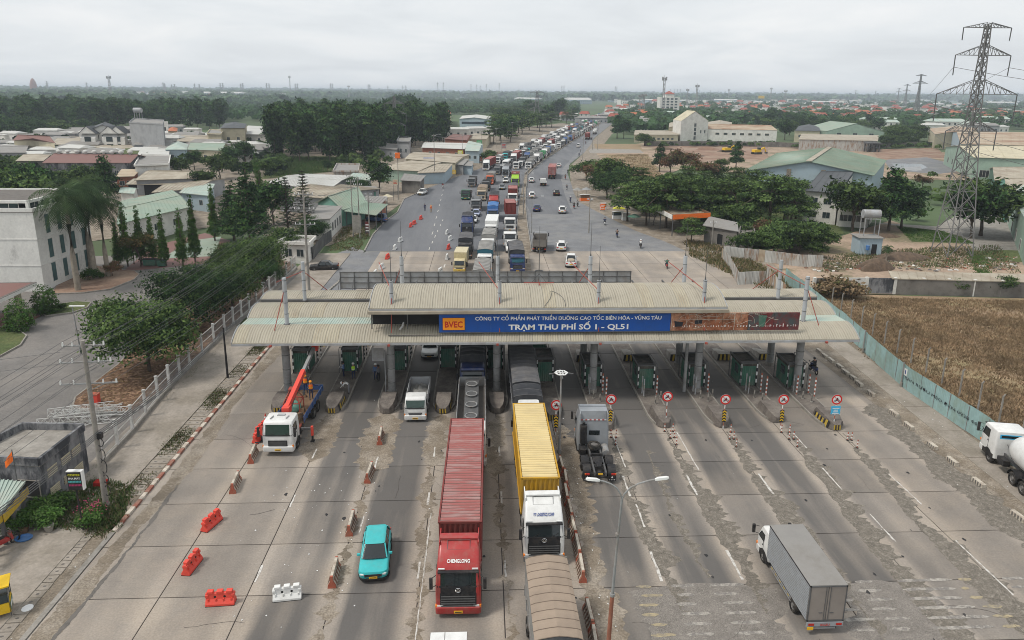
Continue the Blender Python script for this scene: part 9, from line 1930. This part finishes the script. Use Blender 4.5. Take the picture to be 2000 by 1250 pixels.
g_=G(68,188);q=U('brick');q.smooth=50;q.rings([[(rd*cos(2*pi*k/12),rd*sin(2*pi*k/12),z)for k in range(12)]for z,rd in((0,16),(22,15),(23,11),(42,12),(56,9),(66,4),(68,1))]);tag(obj('domed_tower', q,None,(g_.x,g_.y,0)),'brown domed tower on the left horizon','tower')
def fhouse(rm,wm,w_,d_,h,dz,two=False):
 q=U(wm);q.box(-w_/2,w_/2,0,d_,0,h);q.use('glass_window')
 for k in range(max(2,int(w_/4))):x=-w_/2+w_*(k+.5)/max(2,int(w_/4));[q.box(x-.7,x+.7,-.05,-.02,z, z+1.5)for z in([1.2,4.6]if h>6 else[1.2])]
 q.use(rm);o_=.5
 if dz:q.add([(-w_/2-o_,-o_,h),(w_/2+o_,-o_,h),(w_/2+o_,d_+o_,h),(-w_/2-o_,d_+o_,h),(-w_/2+1,d_/2, h+dz),(w_/2-1,d_/2,h+dz)],[(0,1,5,4),(2,3,4,5),(1,2,5),(3,0,4)])
 else:q.box(-w_/2-.2,w_/2+.2,-.2,d_+.2,h,h+.5)
 return(q.mesh('house'),q)
FH=[(fhouse('roof_red','wall_white',10,9,6.5,3),'white house with a red roof'),(fhouse('roof_orange','wall_cream',11,10,6.5,3),'cream house with an orange roof'),(fhouse('roof_white','wall_white',14,10,5,1.2),'low white-roofed house'),(fhouse('roof_grey','wall_white',8,12,9,0),'narrow white townhouse'),(fhouse('roof_grey','wall_grey',16,12,5,1.5),'grey-roofed shed'),(fhouse('roof_white','wall_blue',46,24,8,2),'long pale factory hall'),(fhouse('roof_mint','wall_white',26,16,7,2),'mint-roofed hall'),(fhouse('roof_maroon','wall_cream',10,9,6.5,3),'cream house with a maroon roof')]
rt_=random.Random(17);DH=M()
def town(x0,x1,y0,y1,n,ks,where,slope=.009,zs=(1,1)):
 L_=sorted([(rt_.uniform(x0,x1),rt_.uniform(y0,y1))for _ in range(n)])
 c={}
 for x,y in L_:
  g_=G(x,y+(x-1000)*slope*.5);k=rt_.choice(ks);dist=(g_-Vector(CAMP)).length
  if dist>640:s_=rt_.uniform(*zs);DH.merge(FH[k][0][1],Matrix.Translation((g_.x,g_.y,-.1))@Matrix.Rotation(rt_.uniform(-.5,.5),4,'Z')@Matrix.Scale(s_,4));continue
  c[k]=c.get(k,0)+1;s_=rt_.uniform(*zs)
  o=tag(obj('house',FH[k][0][0],None,(g_.x,g_.y,-.1),(0,0,rt_.uniform(-.5,.5))),'%s, %s such from the left, %s'%(FH[k][1],ordinal(c[k]-1),where),'house' if k not in(5,6)else 'hall','houses '+where);o.scale=(s_,s_,s_*rt_.uniform(.9,1.2))
town(1585,1730,222,236,22,[0,0,1,1,7],'in the red-roofed quarter');town(1790,1880,221,240,18,[0,1, 0,3,2],'left of the tall pylon');town(1900,2010,215,238,24,[0,1,0,3,2,1],'right of the tall pylon');town(1540,1900,206,222,150,[2,3,2,4,0],'along the white quarter',zs=(.9,1.3));town(1570,1680, 204,220,44,[2,3,2,4],'in the white quarter')
town(1860,1890,203,210,4,[1,0],'by the far trees');town(1190,1310,208,238,46,[0,1,2,3,4,4,2],'near the road end');town(1200,2000,191,206,260,[2,3,2,4,0,2,5,3],'far away',zs=(1.1,1.8));town(1320, 1500,196,216,110,[0,1,2,3,2,4,0],'behind the factory');town(1400,1620,208,232,50,[2,3,2,4,0],'right of the factory');town(1090,1200,228,240,10,[4,2,0],'left of the road end')
town(0,560,185,197,190,[2,7,0,3,1,2,5,3],'beyond the dark tree belt',zs=(1.6,2.5));town(0,60,184, 188,10,[3,2],'at the far left margin');town(590,700,199,206,9,[2,0,2],'behind the plantation');town(690,1000,262,275,6,[4,2],'behind the roadside shops');town(-40,520,262,322,95,[2,4,4,2,4],'among the village roofs',zs=(.5,.9));town(1000,1150,196,203,4,[5,5],'behind the pylon trees',zs=(1.4,2));town(1560,1720,196,202,4,[5,6],'beyond the white quarter',zs=(1,1.6));town(1820,1990,194,200,6,[5,6,2],'beyond the right trees',zs=(1,1.5));town(480,640,182,185,3,[5],'on the left horizon', zs=(2,3));town(1700,1990,232,256,26,[2,4,6,2],'behind the warehouses',zs=(.7,1.2));town(1300,1500,228,240,12,[4,2,4,6],'just behind the factory',zs=(.7,1.1))
obj('distant_houses',DH,kind='stuff',label='distant town of small pale and red-roofed houses towards the horizon')
def far_woods(name,label,regions,n,seed,quads,r0,r1,mats,leaf):
 rs=np.random.RandomState(seed);w_=np.array([reg[4]for reg in regions],float);ri=rs.choice(len(regions),n,p=w_/w_.sum());pos=[]
 for i in ri:
  x0,x1,y0,y1,_=regions[i];x,y=rs.uniform(x0,x1),y0+(y1-y0)*rs.uniform()**1.0;g_=G(x,max(y,183.2+.0045*2*(x/2000.)*1000*.5)if y<190 else y)
  if g_[1]>10500:continue
  pos.append((g_[0],g_[1],np.linalg.norm(np.array(g_[:2])-np.array(CAMP[:2]))))
 pos=np.array(pos);n=len(pos);R_=rs.uniform(r0,r1,n)*(1+np.clip(pos[:,2]-1200,0,6000)/2500);d=rs.normal(size=(n,quads,3));d/=np.linalg.norm(d,axis=2)[:,:,None];d[:,:,2]=np.abs(d[:,:,2])*1.0-.1
 c=np.stack([pos[:,0],pos[:,1],R_*.75],1)[:,None,:]+d*(R_[:,None,None]*np.array([1,1,.85]))*rs.uniform(.75,1.05,(n,quads,1))
 nm=d+rs.normal(size=d.shape)*.35;nm/=np.linalg.norm(nm,axis=2)[:,:,None];t=rs.normal(size=d.shape);t-=nm*(t*nm).sum(2)[:,:,None];t/=np.linalg.norm(t,axis=2)[:,:,None];b=np.cross(nm,t);s_=(R_*leaf)[:,None,None]*rs.uniform(.7,1.2,(n,quads,1))
 v=np.stack([c-t*s_,c-b*s_,c+t*s_,c+b*s_],2).reshape(-1,3);mi=np.repeat(rs.randint(0,6,n),quads);me=crown_mesh(name,[(v,mi)],mats);return obj(name,me,kind='stuff',label=label)
W1=('far_green','far_green2','leaf_dark')
far_woods('far_woodland','distant green woodland stretching to the horizon',[(-150,760,177,186,4), (300,1260,183,195,5),(1050,2150,190,200,5),(-150,260,186,196,2),(0,560,200,206,1.0)],9000,5,12, 6,11,W1,.5)
far_woods('middle_woodland','scattered green trees between the far houses',[(-150,560,198,238,5), (540,1130,196,215,5),(860,1130,206,224,3),(1230,1620,200,250,2.6),(1550,2150,200,246,3.6),(1200, 1320,225,262,.7),(1280,1560,236,246,.5),(1700,2150,236,254,1.2)],5200,6,34,3.5,7,('leaf_dark2','far_green','leaf_a'),.34)
far_woods('village_greenery','low trees and bushes between the village houses',[(-50,560,258,330, 5),(0,230,280,350,2),(430,560,280,350,1.5),(640,760,290,330,.8),(1480,1560,300,335,.0)],420,7,60, 1.3,2.8,LFA,.26)
far_woods('verge_shrubs','shrubs along the walls and the right verge',[(1260,1520,282,287,2),(1540,1840,284,292,2),(1440,1600,455,480,2),(1370,1470,410,440,1),(1740,1860,345,400,.6),(1280,1420,352,372,1.2)],300,8,60,.9,2.0,LFA,.26)
q=M();r=random.Random(12);P=pxs([(1600,505),(1680,500),(1800,500),(1990,500),(1990,530),(1700,530),(1560,530)])
for _ in range(420):
 t,u=r.random(),r.random();p=P[0].lerp(P[3],t).lerp(P[6].lerp(P[4],t),u);s_=r.uniform(.08,.4);q.use(r.choice(('wall_white','roof_beige','brick','soil_dark','concrete_dark','sand_lot')))
 q.hexa([(p.x-s_,p.y-s_*.6,0),(p.x+s_,p.y-s_*.5,0),(p.x+s_*.8,p.y+s_*.5,0),(p.x-s_,p.y+s_*.4,0)], [(p.x-s_*.6,p.y-s_*.3,s_*r.uniform(.2,.7)),(p.x+s_*.7,p.y-s_*.3,s_*.3),(p.x+s_*.6,p.y+s_*.4,s_*.4),(p.x-s_*.6,p.y+s_*.2,s_*.5)])
obj('rubble',q,kind='stuff',label='rubble and litter scattered over the sandy lot')
def haze():
 q=M();q.box(-9200,9200,-500,12800,-1.5,64);m=bpy.data.materials.new('haze');m.use_nodes=True;t=m.node_tree;t.nodes.clear();o_=t.nodes.new('ShaderNodeOutputMaterial');v=t.nodes.new('ShaderNodeVolumePrincipled')
 v.inputs['Color'].default_value=(.80,.90,1,1);v.inputs['Density'].default_value=HAZE;v.inputs['Anisotropy'].default_value=.0;t.links.new(v.outputs[0],o_.inputs['Volume']);MT['haze']=m;q.use('haze');q.cur=0;q.m=[0]*len(q.f);return obj('haze',q,kind='stuff',label='thin bluish haze fading the distance')
HAZE=1.9e-4
haze()
